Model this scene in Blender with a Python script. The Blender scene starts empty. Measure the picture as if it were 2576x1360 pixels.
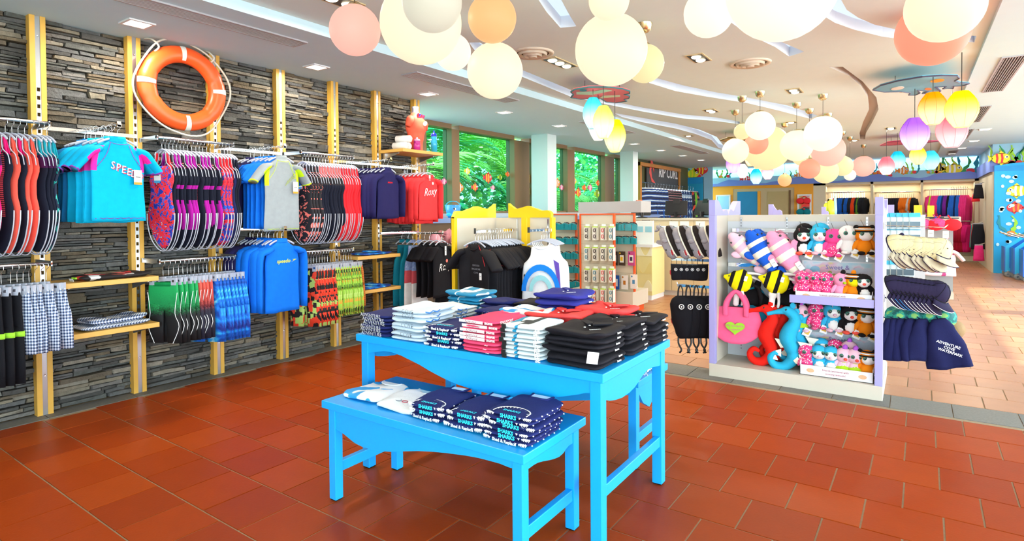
import bpy, math, random
from mathutils import Vector, Matrix
PI = math.pi
rnd = random.Random(11)
sc = bpy.context.scene
COL = sc.collection
# ------------------------------------------------------------------ camera, world, sun, exposure
FPX, YAW, PIT, ROL, PCX, PCY, EYE = 1469.396, 0.603304, -0.0179687, -0.00735842, 1288.0, 561.98, 1.5
_f = Vector((-math.sin(YAW)*math.cos(PIT), math.cos(YAW)*math.cos(PIT), math.sin(PIT)))
_r = Vector((math.cos(YAW), math.sin(YAW), 0)); _u = _r.cross(_f)
CR = math.cos(ROL)*_r + math.sin(ROL)*_u; CU = -math.sin(ROL)*_r + math.cos(ROL)*_u; CF = _f
CPOS = Vector((0, 0, EYE))
cam = bpy.data.cameras.new('camera'); camo = bpy.data.objects.new('camera', cam); COL.objects.link(camo)
cam.sensor_width = 36; cam.lens = FPX*36/2576; cam.shift_y = -(680-PCY)/2576; cam.clip_end = 200; cam.clip_start = .05
camo.matrix_world = Matrix(((CR.x, CU.x, -CF.x, 0), (CR.y, CU.y, -CF.y, 0), (CR.z, CU.z, -CF.z, EYE), (0, 0, 0, 1)))
sc.camera = camo
w = bpy.data.worlds.new('sky'); sc.world = w; w.use_nodes = True
nt = w.node_tree; bg = nt.nodes['Background']
bg.inputs[0].default_value = (.74, .92, 1.0, 1); bg.inputs[1].default_value = 9.0
sc.view_settings.view_transform = 'Standard'; sc.view_settings.look = 'None'; sc.view_settings.gamma = 1
sc.view_settings.use_curve_mapping = False; sc.view_settings.exposure = 0.22
sc.cycles.max_bounces = 5; sc.cycles.diffuse_bounces = 3; sc.cycles.glossy_bounces = 2; sc.cycles.transmission_bounces = 3
sc.cycles.transparent_max_bounces = 6; sc.cycles.sample_clamp_indirect = 4; sc.cycles.caustics_reflective = False; sc.cycles.caustics_refractive = False

def lamp(name, kind, loc, energy, color, rot=(0, 0, 0), size=.15, size_y=None, angle=.01):
    d = bpy.data.lights.new(name, kind); d.energy = energy; d.color = color
    if kind == 'AREA':
        d.size = size
        if size_y: d.shape = 'RECTANGLE'; d.size_y = size_y
    elif kind == 'SUN': d.angle = angle
    else: d.shadow_soft_size = size
    o = bpy.data.objects.new(name, d); o.location = loc; o.rotation_euler = rot; COL.objects.link(o); return o
_sd = Vector((-.80, -.22, -.56))
lamp('sun', 'SUN', (6, 12, 8), 9.0, (1, .93, .84), _sd.to_track_quat('-Z', 'Y').to_euler(), angle=.012)

# ------------------------------------------------------------------ helpers
def ray(x, y): return (x-PCX)/FPX*CR - (y-PCY)/FPX*CU + CF
def at(x, y, ax, v):
    d = ray(x, y); return CPOS + d*((v-CPOS[ax])/d[ax])
def fl(x, y, z=0): return at(x, y, 2, z)
def atd(x, y, depth): return CPOS + ray(x, y)*depth

class B:
    def __init__(s): s.v = []; s.f = []; s.m = []
    def add(s, vs, fs, mi=0):
        o = len(s.v); s.v += [tuple(p) for p in vs]
        for k, f in enumerate(fs):
            s.f.append(tuple(i+o for i in f)); s.m.append(mi[k] if isinstance(mi, list) else mi)
        return s
    def box(s, x0, x1, y0, y1, z0, z1, mi=0):
        return s.add([(x0, y0, z0), (x1, y0, z0), (x1, y1, z0), (x0, y1, z0), (x0, y0, z1), (x1, y0, z1), (x1, y1, z1), (x0, y1, z1)],
                     [(0, 3, 2, 1), (4, 5, 6, 7), (0, 1, 5, 4), (1, 2, 6, 5), (2, 3, 7, 6), (3, 0, 4, 7)], mi)
    def tube(s, pts, r, n=6, closed=False, mi=0, flat=1.0):
        pts = [Vector(p) for p in pts]; N = len(pts); vs = []; up = Vector((.013, .021, 1)); prev = None
        for i, p in enumerate(pts):
            a = pts[(i-1) % N] if (i or closed) else p; b = pts[(i+1) % N] if (i < N-1 or closed) else p
            t = (b-a).normalized()
            if prev is None:
                u = t.cross(up) if abs(t.z) < .95 else t.cross(Vector((.02, 1, .01)))
            else: u = prev - t*prev.dot(t)
            u.normalize(); prev = u; q = t.cross(u)
            rr = r[i] if isinstance(r, (list, tuple)) else r
            for k in range(n):
                c = 2*PI*k/n; vs.append(p + u*math.cos(c)*rr + q*math.sin(c)*rr*flat)
        fs = []
        for i in range(N if closed else N-1):
            for k in range(n):
                a, b = i*n+k, i*n+(k+1) % n; c, d = ((i+1) % N)*n+(k+1) % n, ((i+1) % N)*n+k
                fs.append((a, b, c, d))
        if not closed: fs += [tuple(reversed(range(n))), tuple((N-1)*n+k for k in range(n))]
        return s.add(vs, fs, mi)
    def grid(s, fn, nu, nv, cu=False, mi=0, caps=False):
        vs = []; mu = nu if cu else nu+1
        for j in range(nv+1):
            for i in range(mu): vs.append(fn(i/nu, j/nv))
        fs = []; ms = []
        for j in range(nv):
            for i in range(nu):
                a = j*mu+i; b = j*mu+(i+1) % mu; fs.append((a, b, b+mu, a+mu))
                ms.append(mi((i+.5)/nu, (j+.5)/nv) if callable(mi) else mi)
        if caps:
            fs += [tuple(reversed(range(mu))), tuple(nv*mu+i for i in range(mu))]; ms += [ms[0], ms[-1]]
        return s.add(vs, fs, ms)
    def lathe(s, prof, n=16, c=(0, 0, 0), mi=0, caps=False, sx=1, sy=1):
        N = len(prof)
        def fn(u, v):
            k = min(int(round(v*(N-1))), N-1); r, z = prof[k]
            return (c[0]+r*math.cos(2*PI*u)*sx, c[1]+r*math.sin(2*PI*u)*sy, c[2]+z)
        return s.grid(fn, n, N-1, True, mi, caps)
    def ell(s, c, r, nu=14, nv=8, rot=None, mi=0):
        m = Matrix.Identity(3) if rot is None else rot
        def fn(u, v):
            t = PI*(.02+.96*v); p = Vector((r[0]*math.sin(t)*math.cos(2*PI*u), r[1]*math.sin(t)*math.sin(2*PI*u), -r[2]*math.cos(t)))
            return Vector(c) + m @ p
        return s.grid(fn, nu, nv, True, mi, True)
    def prism(s, poly, a0, a1, ax='y', mi=0, side=None):
        def P(p, a): return {'x': (a, p[0], p[1]), 'y': (p[0], a, p[1]), 'z': (p[0], p[1], a)}[ax]
        n = len(poly); vs = [P(p, a0) for p in poly] + [P(p, a1) for p in poly]
        fs = [tuple(range(n)), tuple(reversed(range(n, 2*n)))] + [(i, n+i, n+(i+1) % n, (i+1) % n) for i in range(n)]
        return s.add(vs, fs, [mi, mi]+[mi if side is None else side]*n)
    def mesh(s, name, mats, smooth=False):
        me = bpy.data.meshes.new(name); me.from_pydata(s.v, [], s.f)
        for m in (mats if isinstance(mats, (list, tuple)) else [mats]): me.materials.append(m)
        if any(s.m): me.polygons.foreach_set('material_index', s.m)
        if smooth: me.polygons.foreach_set('use_smooth', [True]*len(s.f))
        me.update(); return me
    def obj(s, name, mats, parent=None, smooth=False, loc=(0, 0, 0), rot=(0, 0, 0), bevel=0):
        return place(s.mesh(name, mats, smooth), name, parent, loc, rot, bevel)
def place(me, name, parent=None, loc=(0, 0, 0), rot=(0, 0, 0), bevel=0, scale=None):
    o = bpy.data.objects.new(name, me); COL.objects.link(o); o.location = loc; o.rotation_euler = rot
    if scale: o.scale = scale
    if parent: o.parent = parent
    if bevel:
        m = o.modifiers.new('bevel', 'BEVEL'); m.width = bevel; m.segments = 2; m.limit_method = 'ANGLE'
    return o
def tag(o, label, cat, group=None):
    o['label'] = label; o['category'] = cat
    if group: o['group'] = group
    return o
def thing(name, label, cat, loc=(0, 0, 0), rz=0, group=None):
    o = bpy.data.objects.new(name, None); COL.objects.link(o); o.location = loc
    o.rotation_euler = rz if isinstance(rz, (tuple, list)) else (0, 0, rz); o.empty_display_size = .05
    return tag(o, label, cat, group)
def struct(o): o['kind'] = 'structure'; return o
def stuff(o): o['kind'] = 'stuff'; return o
KIDS = {}
def kids(o): return o.children
def dup(o, loc=None, rz=None, label=None, group=None, parent=None, scale=None):
    c = o.copy(); COL.objects.link(c)
    if parent is not None: c.parent = parent
    if loc is not None: c.location = loc
    if rz is not None: c.rotation_euler = rz if isinstance(rz, (tuple, list)) else (0, 0, rz)
    if scale: c.scale = scale
    if label: c['label'] = label
    if group: c['group'] = group
    for ch in list(o.children): dup(ch, parent=c)
    return c

# ------------------------------------------------------------------ materials
MC = {}
def srgb(h):
    h = h.lstrip('#'); v = [int(h[i:i+2], 16)/255 for i in (0, 2, 4)]
    return tuple(c/12.92 if c <= .04045 else ((c+.055)/1.055)**2.4 for c in v)
def _new(name):
    m = bpy.data.materials.new(name); m.use_nodes = True; t = m.node_tree
    return m, t, t.nodes['Principled BSDF']
def mat(name, col, rough=.6, metal=0.0, noise=.12, scale=6.0, bump=0.0, bscale=40.0, emit=0, spec=.5, trans=0.0, alpha=1.0, sheen=0):
    if name in MC: return MC[name]
    if isinstance(col, str): col = srgb(col)
    m, t, p = _new(name); p.inputs['Roughness'].default_value = rough; p.inputs['Metallic'].default_value = metal
    p.inputs['Specular IOR Level'].default_value = spec
    p.inputs['Base Color'].default_value = (*col, 1)
    if noise and not metal:
        tc = t.nodes.new('ShaderNodeTexCoord'); nz = t.nodes.new('ShaderNodeTexNoise'); nz.inputs['Scale'].default_value = scale; nz.inputs['Detail'].default_value = 3
        mx = t.nodes.new('ShaderNodeMix'); mx.data_type = 'RGBA'
        mx.inputs[6].default_value = (*[c*(1-noise) for c in col], 1); mx.inputs[7].default_value = (*[min(1, c*(1+noise)) for c in col], 1)
        t.links.new(tc.outputs['Object'], nz.inputs['Vector']); t.links.new(nz.outputs['Fac'], mx.inputs[0]); t.links.new(mx.outputs[2], p.inputs['Base Color'])
    if bump:
        tc = t.nodes.new('ShaderNodeTexCoord'); nz = t.nodes.new('ShaderNodeTexNoise'); nz.inputs['Scale'].default_value = bscale
        b = t.nodes.new('ShaderNodeBump'); b.inputs['Strength'].default_value = bump; b.inputs['Distance'].default_value = .02
        t.links.new(tc.outputs['Object'], nz.inputs['Vector']); t.links.new(nz.outputs['Fac'], b.inputs['Height']); t.links.new(b.outputs[0], p.inputs['Normal'])
    if emit: p.inputs['Emission Color'].default_value = (*col, 1); p.inputs['Emission Strength'].default_value = emit
    if trans: p.inputs['Transmission Weight'].default_value = trans
    if alpha < 1: p.inputs['Alpha'].default_value = alpha
    MC[name] = m; return m
def rampmat(name, stops, kind='noise', scale=10.0, rough=.7, detail=2, stretch=(1, 1, 1), interp='CONSTANT', dist=0, coords='Object'):
    """printed fabric: a texture's value through a colour ramp"""
    if name in MC: return MC[name]
    m, t, p = _new(name); p.inputs['Roughness'].default_value = rough
    tc = t.nodes.new('ShaderNodeTexCoord'); mp = t.nodes.new('ShaderNodeMapping'); mp.inputs['Scale'].default_value = stretch
    t.links.new(tc.outputs[coords], mp.inputs[0])
    if kind == 'voronoi':
        x = t.nodes.new('ShaderNodeTexVoronoi'); x.inputs['Scale'].default_value = scale; o = x.outputs['Distance']
    elif kind == 'cell':
        x = t.nodes.new('ShaderNodeTexVoronoi'); x.inputs['Scale'].default_value = scale; x.distance = 'CHEBYCHEV'; s = t.nodes.new('ShaderNodeSeparateColor')
        t.links.new(x.outputs['Color'], s.inputs[0]); o = s.outputs[0]
    elif kind == 'wave':
        x = t.nodes.new('ShaderNodeTexWave'); x.inputs['Scale'].default_value = scale; x.inputs['Distortion'].default_value = dist; x.bands_direction = 'Z'; o = x.outputs['Fac']
    elif kind == 'grad':
        x = t.nodes.new('ShaderNodeSeparateXYZ'); nz = t.nodes.new('ShaderNodeTexNoise'); nz.inputs['Scale'].default_value = 120
        ad = t.nodes.new('ShaderNodeMath'); ad.operation = 'MULTIPLY_ADD'; ad.inputs[1].default_value = dist
        t.links.new(tc.outputs[coords], nz.inputs['Vector']); t.links.new(nz.outputs['Fac'], ad.inputs[0]); t.links.new(x.outputs[2], ad.inputs[2]); o = ad.outputs[0]
    else:
        x = t.nodes.new('ShaderNodeTexNoise'); x.inputs['Scale'].default_value = scale; x.inputs['Detail'].default_value = detail; x.inputs['Distortion'].default_value = dist; o = x.outputs['Fac']
    t.links.new(mp.outputs[0], x.inputs[0])
    rp = t.nodes.new('ShaderNodeValToRGB'); rp.color_ramp.interpolation = interp; e = rp.color_ramp.elements
    while len(e) < len(stops): e.new(.5)
    for k, (pos, c) in enumerate(stops):
        e[k].position = pos; e[k].color = (*(srgb(c) if isinstance(c, str) else c), 1)
    t.links.new(o, rp.inputs[0]); t.links.new(rp.outputs[0], p.inputs['Base Color'])
    MC[name] = m; return m
def checkmat(name, c1, c2, c3, scale):
    if name in MC: return MC[name]
    m, t, p = _new(name); p.inputs['Roughness'].default_value = .8
    tc = t.nodes.new('ShaderNodeTexCoord'); sx = t.nodes.new('ShaderNodeSeparateXYZ'); t.links.new(tc.outputs['Object'], sx.inputs[0])
    def stripe(o):
        a = t.nodes.new('ShaderNodeMath'); a.operation = 'MULTIPLY'; a.inputs[1].default_value = scale; t.links.new(o, a.inputs[0])
        b = t.nodes.new('ShaderNodeMath'); b.operation = 'FRACT'; t.links.new(a.outputs[0], b.inputs[0])
        c = t.nodes.new('ShaderNodeMath'); c.operation = 'GREATER_THAN'; c.inputs[1].default_value = .5; t.links.new(b.outputs[0], c.inputs[0]); return c.outputs[0]
    su = t.nodes.new('ShaderNodeMath'); su.operation = 'ADD'
    xy = t.nodes.new('ShaderNodeMath'); xy.operation = 'ADD'; t.links.new(sx.outputs[0], xy.inputs[0]); t.links.new(sx.outputs[1], xy.inputs[1])
    t.links.new(stripe(xy.outputs[0]), su.inputs[0]); t.links.new(stripe(sx.outputs[2]), su.inputs[1])
    dv = t.nodes.new('ShaderNodeMath'); dv.operation = 'MULTIPLY'; dv.inputs[1].default_value = .45; t.links.new(su.outputs[0], dv.inputs[0])
    rp = t.nodes.new('ShaderNodeValToRGB'); rp.color_ramp.interpolation = 'CONSTANT'; e = rp.color_ramp.elements; e.new(.5)
    for k, (pos, c) in enumerate(((0, c1), (.3, c2), (.7, c3))): e[k].position = pos; e[k].color = (*srgb(c), 1)
    t.links.new(dv.outputs[0], rp.inputs[0]); t.links.new(rp.outputs[0], p.inputs['Base Color']); MC[name] = m; return m
def glow(name, col, s):
    if name in MC: return MC[name]
    if isinstance(col, str): col = srgb(col)
    m, t, p = _new(name); p.inputs['Base Color'].default_value = (*[c*.25 for c in col], 1); p.inputs['Roughness'].default_value = .5; p.inputs['Specular IOR Level'].default_value = .2
    p.inputs['Emission Color'].default_value = (*col, 1); p.inputs['Emission Strength'].default_value = s; MC[name] = m; return m
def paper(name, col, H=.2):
    """lantern paper: full colour at the top, bulb glow painted in as paler tint below; lets the bulb's light through"""
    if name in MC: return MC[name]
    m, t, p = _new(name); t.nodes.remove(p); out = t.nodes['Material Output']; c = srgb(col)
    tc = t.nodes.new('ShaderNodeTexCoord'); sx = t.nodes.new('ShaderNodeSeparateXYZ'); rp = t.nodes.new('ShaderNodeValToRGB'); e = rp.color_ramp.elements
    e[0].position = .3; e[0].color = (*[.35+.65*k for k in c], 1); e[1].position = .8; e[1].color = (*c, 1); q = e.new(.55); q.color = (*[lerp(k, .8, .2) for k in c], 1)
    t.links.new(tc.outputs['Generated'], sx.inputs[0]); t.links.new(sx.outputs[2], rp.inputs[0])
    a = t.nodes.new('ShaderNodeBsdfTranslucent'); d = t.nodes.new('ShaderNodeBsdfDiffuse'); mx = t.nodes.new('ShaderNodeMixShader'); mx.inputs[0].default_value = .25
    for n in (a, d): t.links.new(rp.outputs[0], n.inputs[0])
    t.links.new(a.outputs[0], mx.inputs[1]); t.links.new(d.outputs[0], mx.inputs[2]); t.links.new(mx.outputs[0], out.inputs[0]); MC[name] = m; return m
def fab(name, hexc, rough=.8): return mat(name, hexc, rough, noise=.1, scale=25, bump=.15, bscale=220, spec=.2)
STEEL = mat('brushed_steel', (.62, .63, .65), .28, 1.0); CHROME = mat('chrome', (.86, .87, .9), .1, 1.0)
BRASS = mat('brushed_brass', (.72, .6, .36), .25, 1.0)
CLEAR = mat('clear_plastic', '#b9bccb', .15, noise=.04, spec=.8)
WOOD = mat('honey_wood', '#d9a544', .45, noise=.18, scale=5); WOODT = mat('shelf_wood', '#dfae58', .45, noise=.14, scale=5)
BEIGE = mat('beige_laminate', '#d3c8b6', .45, noise=.03); LAV = mat('lavender_paint', '#a9a3dc', .45, noise=.03); YEL = mat('yellow_paint', '#f6c60f', .45, noise=.03)
WHITE = mat('white_paint', '#eeeef0', .6, noise=.03); BLACK = fab('black_fabric', '#15141a'); NAVY = fab('navy_fabric', '#202656')
RED = fab('red_fabric', '#f0363a'); WHITEF = fab('white_fabric', '#eef0f2'); PAPER = mat('tag_card', '#f4f4f2', .5, noise=.02)
INK_W = mat('white_print', '#f6f6f6', .6, noise=.02); INK_K = mat('black_print', '#151515', .6, noise=.02); BLACKP = mat('black_plastic', '#17171b', .35, noise=.05)
TABLE = mat('blue_paint', '#0fa6f6', .38, noise=.04, scale=3)

_txt = {}
def text(s, size, m, parent, loc, rot=(PI/2, 0, 0), name='lettering', shear=0, extrude=.0006, offset=0, align='CENTER', sx=1):
    k = (s, size, m.name, shear, offset, align)
    if k not in _txt:
        c = bpy.data.curves.new(name, 'FONT'); c.body = s; c.size = size; c.align_x = align; c.align_y = 'CENTER'; c.extrude = extrude; c.shear = shear; c.offset = offset; c.resolution_u = 2
        o = bpy.data.objects.new(name, c); me = bpy.data.meshes.new_from_object(o); bpy.data.objects.remove(o); bpy.data.curves.remove(c)
        me.materials.clear(); me.materials.append(m); _txt[k] = me
    return place(_txt[k], name, parent, loc, rot, scale=(sx, 1, 1))
_sph = {}
def sph(name, m, parent, loc, scale, rot=(0, 0, 0), n=14):
    k = (m.name, n)
    if k not in _sph: _sph[k] = B().ell((0, 0, 0), (1, 1, 1), n, max(6, n//2)).mesh('ball', m, True)
    return place(_sph[k], name, parent, loc, rot, scale=scale if isinstance(scale, (tuple, list)) else (scale,)*3)
def lerp(a, b, t): return a+(b-a)*t
def interp(tab, x):
    if x <= tab[0][0]: return tab[0][1:]
    for a, b in zip(tab, tab[1:]):
        if x <= b[0]:
            t = (x-a[0])/(b[0]-a[0]); t = t*t*(3-2*t); return [lerp(p, q, t) for p, q in zip(a[1:], b[1:])]
    return tab[-1][1:]
def spline(pts, n=6):
    pts = [Vector(p) for p in pts]; out = []
    for i in range(len(pts)-1):
        p0 = pts[max(i-1, 0)]; p1 = pts[i]; p2 = pts[i+1]; p3 = pts[min(i+2, len(pts)-1)]
        for k in range(n):
            t = k/n; out.append(.5*((2*p1)+(p2-p0)*t+(2*p0-5*p1+4*p2-p3)*t*t+(3*p1-p0-3*p2+p3)*t**3))
    return out+[pts[-1]]
# ------------------------------------------------------------------ floor
TERRA = [mat('terracotta_%d' % i, c, .42, noise=.1, scale=7, bump=.04, bscale=60, spec=.1) for i, c in enumerate(('#9e3c0d', '#98390c', '#a24110', '#94370e', '#9c3b0b'))]
PALE = [mat('pale_tile_%d' % i, c, .34, noise=.12, scale=9, bump=.04, bscale=60, spec=.45) for i, c in enumerate(('#b87e58', '#b07654', '#bd845e'))]
GREYS = [mat('grey_stone_%d' % i, c, .6, noise=.3, scale=60) for i, c in enumerate(('#6d6a66', '#7b766f'))]
GROUT = mat('grout', '#a08a6e', .9, noise=.2, scale=30)
floor = struct(B().box(-6.6, 5.2, -4, 22, -.12, -.004).obj('floor', GROUT))
PX, PY = .3255, .338
def tile_mesh(m, w=PX-.0055, d=PY-.0065):
    b = B(); e = .0018; z0 = -.012
    b.add([(-w/2, -d/2, z0), (w/2, -d/2, z0), (w/2, d/2, z0), (-w/2, d/2, z0), (-w/2+e, -d/2+e, 0), (w/2-e, -d/2+e, 0), (w/2-e, d/2-e, 0), (-w/2+e, d/2-e, 0)],
          [(4, 5, 6, 7), (0, 1, 5, 4), (1, 2, 6, 5), (2, 3, 7, 6), (3, 0, 4, 7)])
    return b.mesh('tile', m)
TM = [tile_mesh(m) for m in TERRA]; PM = [tile_mesh(m) for m in PALE]
cands = []
tr = random.Random(3)
def rows(y0, n, pale, xa, xb):
    for j in range(n):
        yc = y0+PY*(j+.5); off = (.5 if j % 2 else 0)*PX
        i = int(math.floor((xa-off+1.181)/PX))
        while -1.181+off+i*PX < xb:
            x0, x1 = max(xa, -1.181+off+i*PX), min(xb, -1.181+off+(i+1)*PX); i += 1
            if x1-x0 > .05: cands.append((x0, x1, yc, pale))
rows(5.24-14*PY-.02, 14, False, -5.29, 5.1); rows(5.64, 46, True, -6.2, 3.4)
def visible(x, y):
    p = Vector((x, y, 0))-CPOS; d = p.dot(CF)
    if d < .3: return 0
    X = PCX+FPX*p.dot(CR)/d; Y = PCY-FPX*p.dot(CU)/d
    return 1/d**2 if -80 < X < 2660 and Y < 1440 else 0
cands.sort(key=lambda c: -visible((c[0]+c[1])/2, c[2])*(c[1]-c[0]))
rest = B(); kf = 0
for x0, x1, yc, pale in cands:
    full = abs(x1-x0-PX) < .001
    xc = (x0+x1)/2; yy = yc-.012*(xc+1)
    if kf < 300 and visible(xc, yc):
        kf += 1
        ms = (PM if pale else TM); me = tr.choice(ms)
        if not full: me = tile_mesh(tr.choice(PALE if pale else TERRA), x1-x0-.007)
        place(me, 'tile', floor, (xc, yy, tr.uniform(-.0006, .0006)), (0, 0, -.012))
    else:
        w2, d2 = (x1-x0-.007)/2, (PY-.007)/2; k = tr.randrange(3)
        rest.add([(xc-w2, yy-d2, 0), (xc+w2, yy-d2, 0), (xc+w2, yy+d2, 0), (xc-w2, yy+d2, 0), (xc-w2, yy-d2, -.01), (xc+w2, yy-d2, -.01), (xc+w2, yy+d2, -.01), (xc-w2, yy+d2, -.01)],
                 [(0, 1, 2, 3), (4, 5, 1, 0), (5, 6, 2, 1), (6, 7, 3, 2), (7, 4, 0, 3)], k+(3 if pale else 0))
stuff(rest.obj('tile_field', TERRA[:3]+PALE, floor))
x = -6.0
while x < 4.5:                                            # the grey stone band across the floor
    L = .39; B().box(x+.003, x+L-.003, 5.262-.012*x, 5.617-.012*x, -.02, .001).obj('band_stone', tr.choice(GREYS), floor); x += L
y = -2.0
while y < 5.9:                                            # grey stone margin along the left wall
    B().box(-5.47, -5.297, y+.003, y+.597, -.02, .001).obj('margin_stone', tr.choice(GREYS), floor); y += .6

# ------------------------------------------------------------------ left wall of ledge stones
STN = [mat('ledge_stone_%d' % i, c, .85, noise=.38, scale=22, bump=.6, bscale=50, spec=.25) for i, c in enumerate(('#5d5c5b', '#6f6b66', '#595955', '#7d7464', '#5f5548', '#4a4845', '#857d70', '#675b4a'))]
wall = struct(B().box(-5.7, -5.535, -3, 5.76, 0, 3.02).obj('wall_left', mat('mortar', '#24221f', .95, noise=.3)))
def stone(b, y0, y1, z0, z1, r, mi=0):
    xf = -5.475+r.uniform(-.022, .022); xb = -5.545; j = lambda s: r.uniform(-s, s); h = z1-z0
    ym = lerp(y0, y1, r.uniform(.35, .65)); s = h*.16
    P = [(y0+j(s), z0+j(s)), (ym, z0+j(s)), (y1+j(s), z0+j(s)), (y1+j(s), z1+j(s)), (ym, z1+j(s)), (y0+j(s), z1+j(s))]
    cy, cz = (y0+y1)/2, (z0+z1)/2
    F = [(xf+j(.006), lerp(p[0], cy, .03 if k % 3 != 1 else 0)+0, lerp(p[1], cz, .12)) for k, p in enumerate(P)]
    K = [(xb, p[0], p[1]) for p in P]; M_ = [(xf-.012, p[0], p[1]) for p in P]
    vs = F+M_+K; fs = [(0, 1, 4, 5), (1, 2, 3, 4)]
    for a in (0, 6):
        for k in range(6): fs.append((a+k, a+6+k, a+6+(k+1) % 6, a+(k+1) % 6))
    b.add(vs, fs, mi)
st = []; z = 0.004; sr = random.Random(5)
while z < 2.99:
    h = min(sr.choice((.02, .024, .028, .032, .037, .042, .05)), 3.0-z); y = .85-sr.uniform(0, .3)
    while y < 5.74:
        L = sr.uniform(.1, .4)*(1.1 if h > .035 else .9); y1 = min(y+L, 5.75)
        if y1 > 5.69: y1 = 5.75
        if y1-y > .02:
            if h > .04 and sr.random() < .4:
                hm = z+h*sr.uniform(.4, .6); st += [(y, y1, z, hm), (y, y1, hm, z+h)]
            else: st.append((y, y1, z, z+h))
        y = y1
    z += h
def sscore(s):
    yc, zc = (s[0]+s[1])/2, (s[2]+s[3])/2; p = Vector((-5.47, yc, zc))-CPOS; d = p.dot(CF); X = PCX+FPX*p.dot(CR)/d
    sc_ = (s[1]-s[0])*(s[3]-s[2])/d**2 if X > -40 else 0
    if 1.28 < zc < 2.1 or (.45 < zc < 1.12 and not 1.6 < yc < 2.3): sc_ *= .15
    return -sc_
st.sort(key=sscore); rest = B(); g = .0022
for k, s in enumerate(st):
    a = (s[0]+g, s[1]-g, s[2]+g*.8, s[3]-g*.8)
    if k < 300: b = B(); stone(b, *a, sr); b.obj('stone', STN[sr.choice((0, 1, 2, 3, 4, 5, 6, 7, 0, 2, 5))], wall)
    else: stone(rest, *a, sr, sr.choice((0, 1, 2, 3, 4, 5, 6, 7, 0, 2, 5)))
stuff(rest.obj('stone_courses', STN, wall))

# ------------------------------------------------------------------ ceiling
CEIL = mat('ceiling_paint', '#e4f4f4', .85, noise=.02); ZC = 3.085
SOFF = mat('soffit_paint', '#d4f1ff', .85, noise=.02)
coves = [
 ([(2055, -40), (2060, 10), (2072, 40), (2100, 57), (2150, 75), (2220, 92), (2272, 99), (2414, 104), (2470, 104), (2473, 88), (2414, 88), (2272, 78), (2200, 62), (2160, 45), (2130, 25), (2116, 0), (2112, -40)], 1),
 ([(1830, 50), (1880, 85), (1950, 118), (1985, 142), (2023, 130), (1960, 103), (1915, 80), (1858, 40)], 1),
 ([(1340, -40), (1355, 0), (1375, 30), (1410, 70), (1450, 66), (1428, 30), (1412, 0), (1400, -40)], 1),
 ([(1180, 107), (1193, 125), (1260, 168), (1316, 194), (1436, 243), (1530, 263), (1620, 281), (1720, 298), (1800, 304), (1860, 312), (1861, 306), (1800, 295), (1720, 288), (1620, 271), (1530, 253), (1436, 226), (1316, 177), (1260, 140), (1208, 107)], 1),
 ([(1632, 208), (1700, 229), (1780, 243), (1880, 259), (1960, 278), (2040, 299), (2056, 290), (1980, 265), (1880, 245), (1800, 232), (1720, 215), (1650, 196)], 1),
 ([(1545, 284), (1620, 297), (1700, 311), (1760, 326), (1803, 344), (1820, 366), (1810, 380), (1799, 372), (1790, 352), (1750, 337), (1700, 323), (1620, 308), (1545, 296)], 1),
 ([(2085, 168), (2120, 168), (2170, 205), (2205, 245), (2210, 275), (2193, 310), (2178, 335), (2176, 350), (2164, 351), (2162, 335), (2172, 305), (2186, 275), (2183, 245), (2165, 215), (2135, 190)], 0)]
cd = bpy.data.curves.new('ceiling', 'CURVE'); cd.dimensions = '2D'; cd.fill_mode = 'BOTH'; cd.materials.append(CEIL)
def poly(pts):
    s = cd.splines.new('POLY'); s.points.add(len(pts)-1); s.use_cyclic_u = True
    for q, p in zip(s.points, pts): q.co = (p[0], p[1], 0, 1)
poly([(-4.1, -4), (.53, -4), (.53, 21.7), (-4.1, 21.7)])
COVE = glow('cove_light_panel', '#d8ecff', .85); COVD = mat('cove_paint', '#d9d4cf', .8, noise=.02); RIS = mat('cove_riser', '#e6eef6', .8, noise=.02)
polys = []
for pts, lit in coves:
    P = [fl(x, y, ZC) for x, y in pts]; P = [Vector((min(max(p.x, -4.02), .46), min(p.y, 17), 0)) for p in P]; poly(P); polys.append((P, lit))
ctmp = bpy.data.objects.new('ceiling_outline', cd); COL.objects.link(ctmp); cme = bpy.data.meshes.new_from_object(ctmp.evaluated_get(bpy.context.evaluated_depsgraph_get())); bpy.data.objects.remove(ctmp)
ceil = bpy.data.objects.new('ceiling', cme); COL.objects.link(ceil); ceil.location.z = ZC; struct(ceil)
for P, lit in polys:
    b = B(); n = len(P); h = .1
    b.add([(p.x, p.y, 0) for p in P]+[(p.x, p.y, h) for p in P], [(i, (i+1) % n, n+(i+1) % n, n+i) for i in range(n)]); b.obj('cove_riser', RIS if lit else COVD, ceil)
    b = B(); b.add([(p.x, p.y, h) for p in P], [tuple(range(n))]); b.obj('cove_panel', COVE if lit else COVD, ceil)
struct(B().box(-6.7, -4.1, -4, 21.7, 3.0, 3.2).obj('ceiling_soffit', SOFF))
struct(B().box(.53, 5.2, -4, 21.7, 3.045, 3.2).obj('ceiling_side', SOFF))
struct(B().box(-4.1, .53, -4, 21.7, 3.2, 3.25).obj('ceiling_slab', CEIL))

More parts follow.
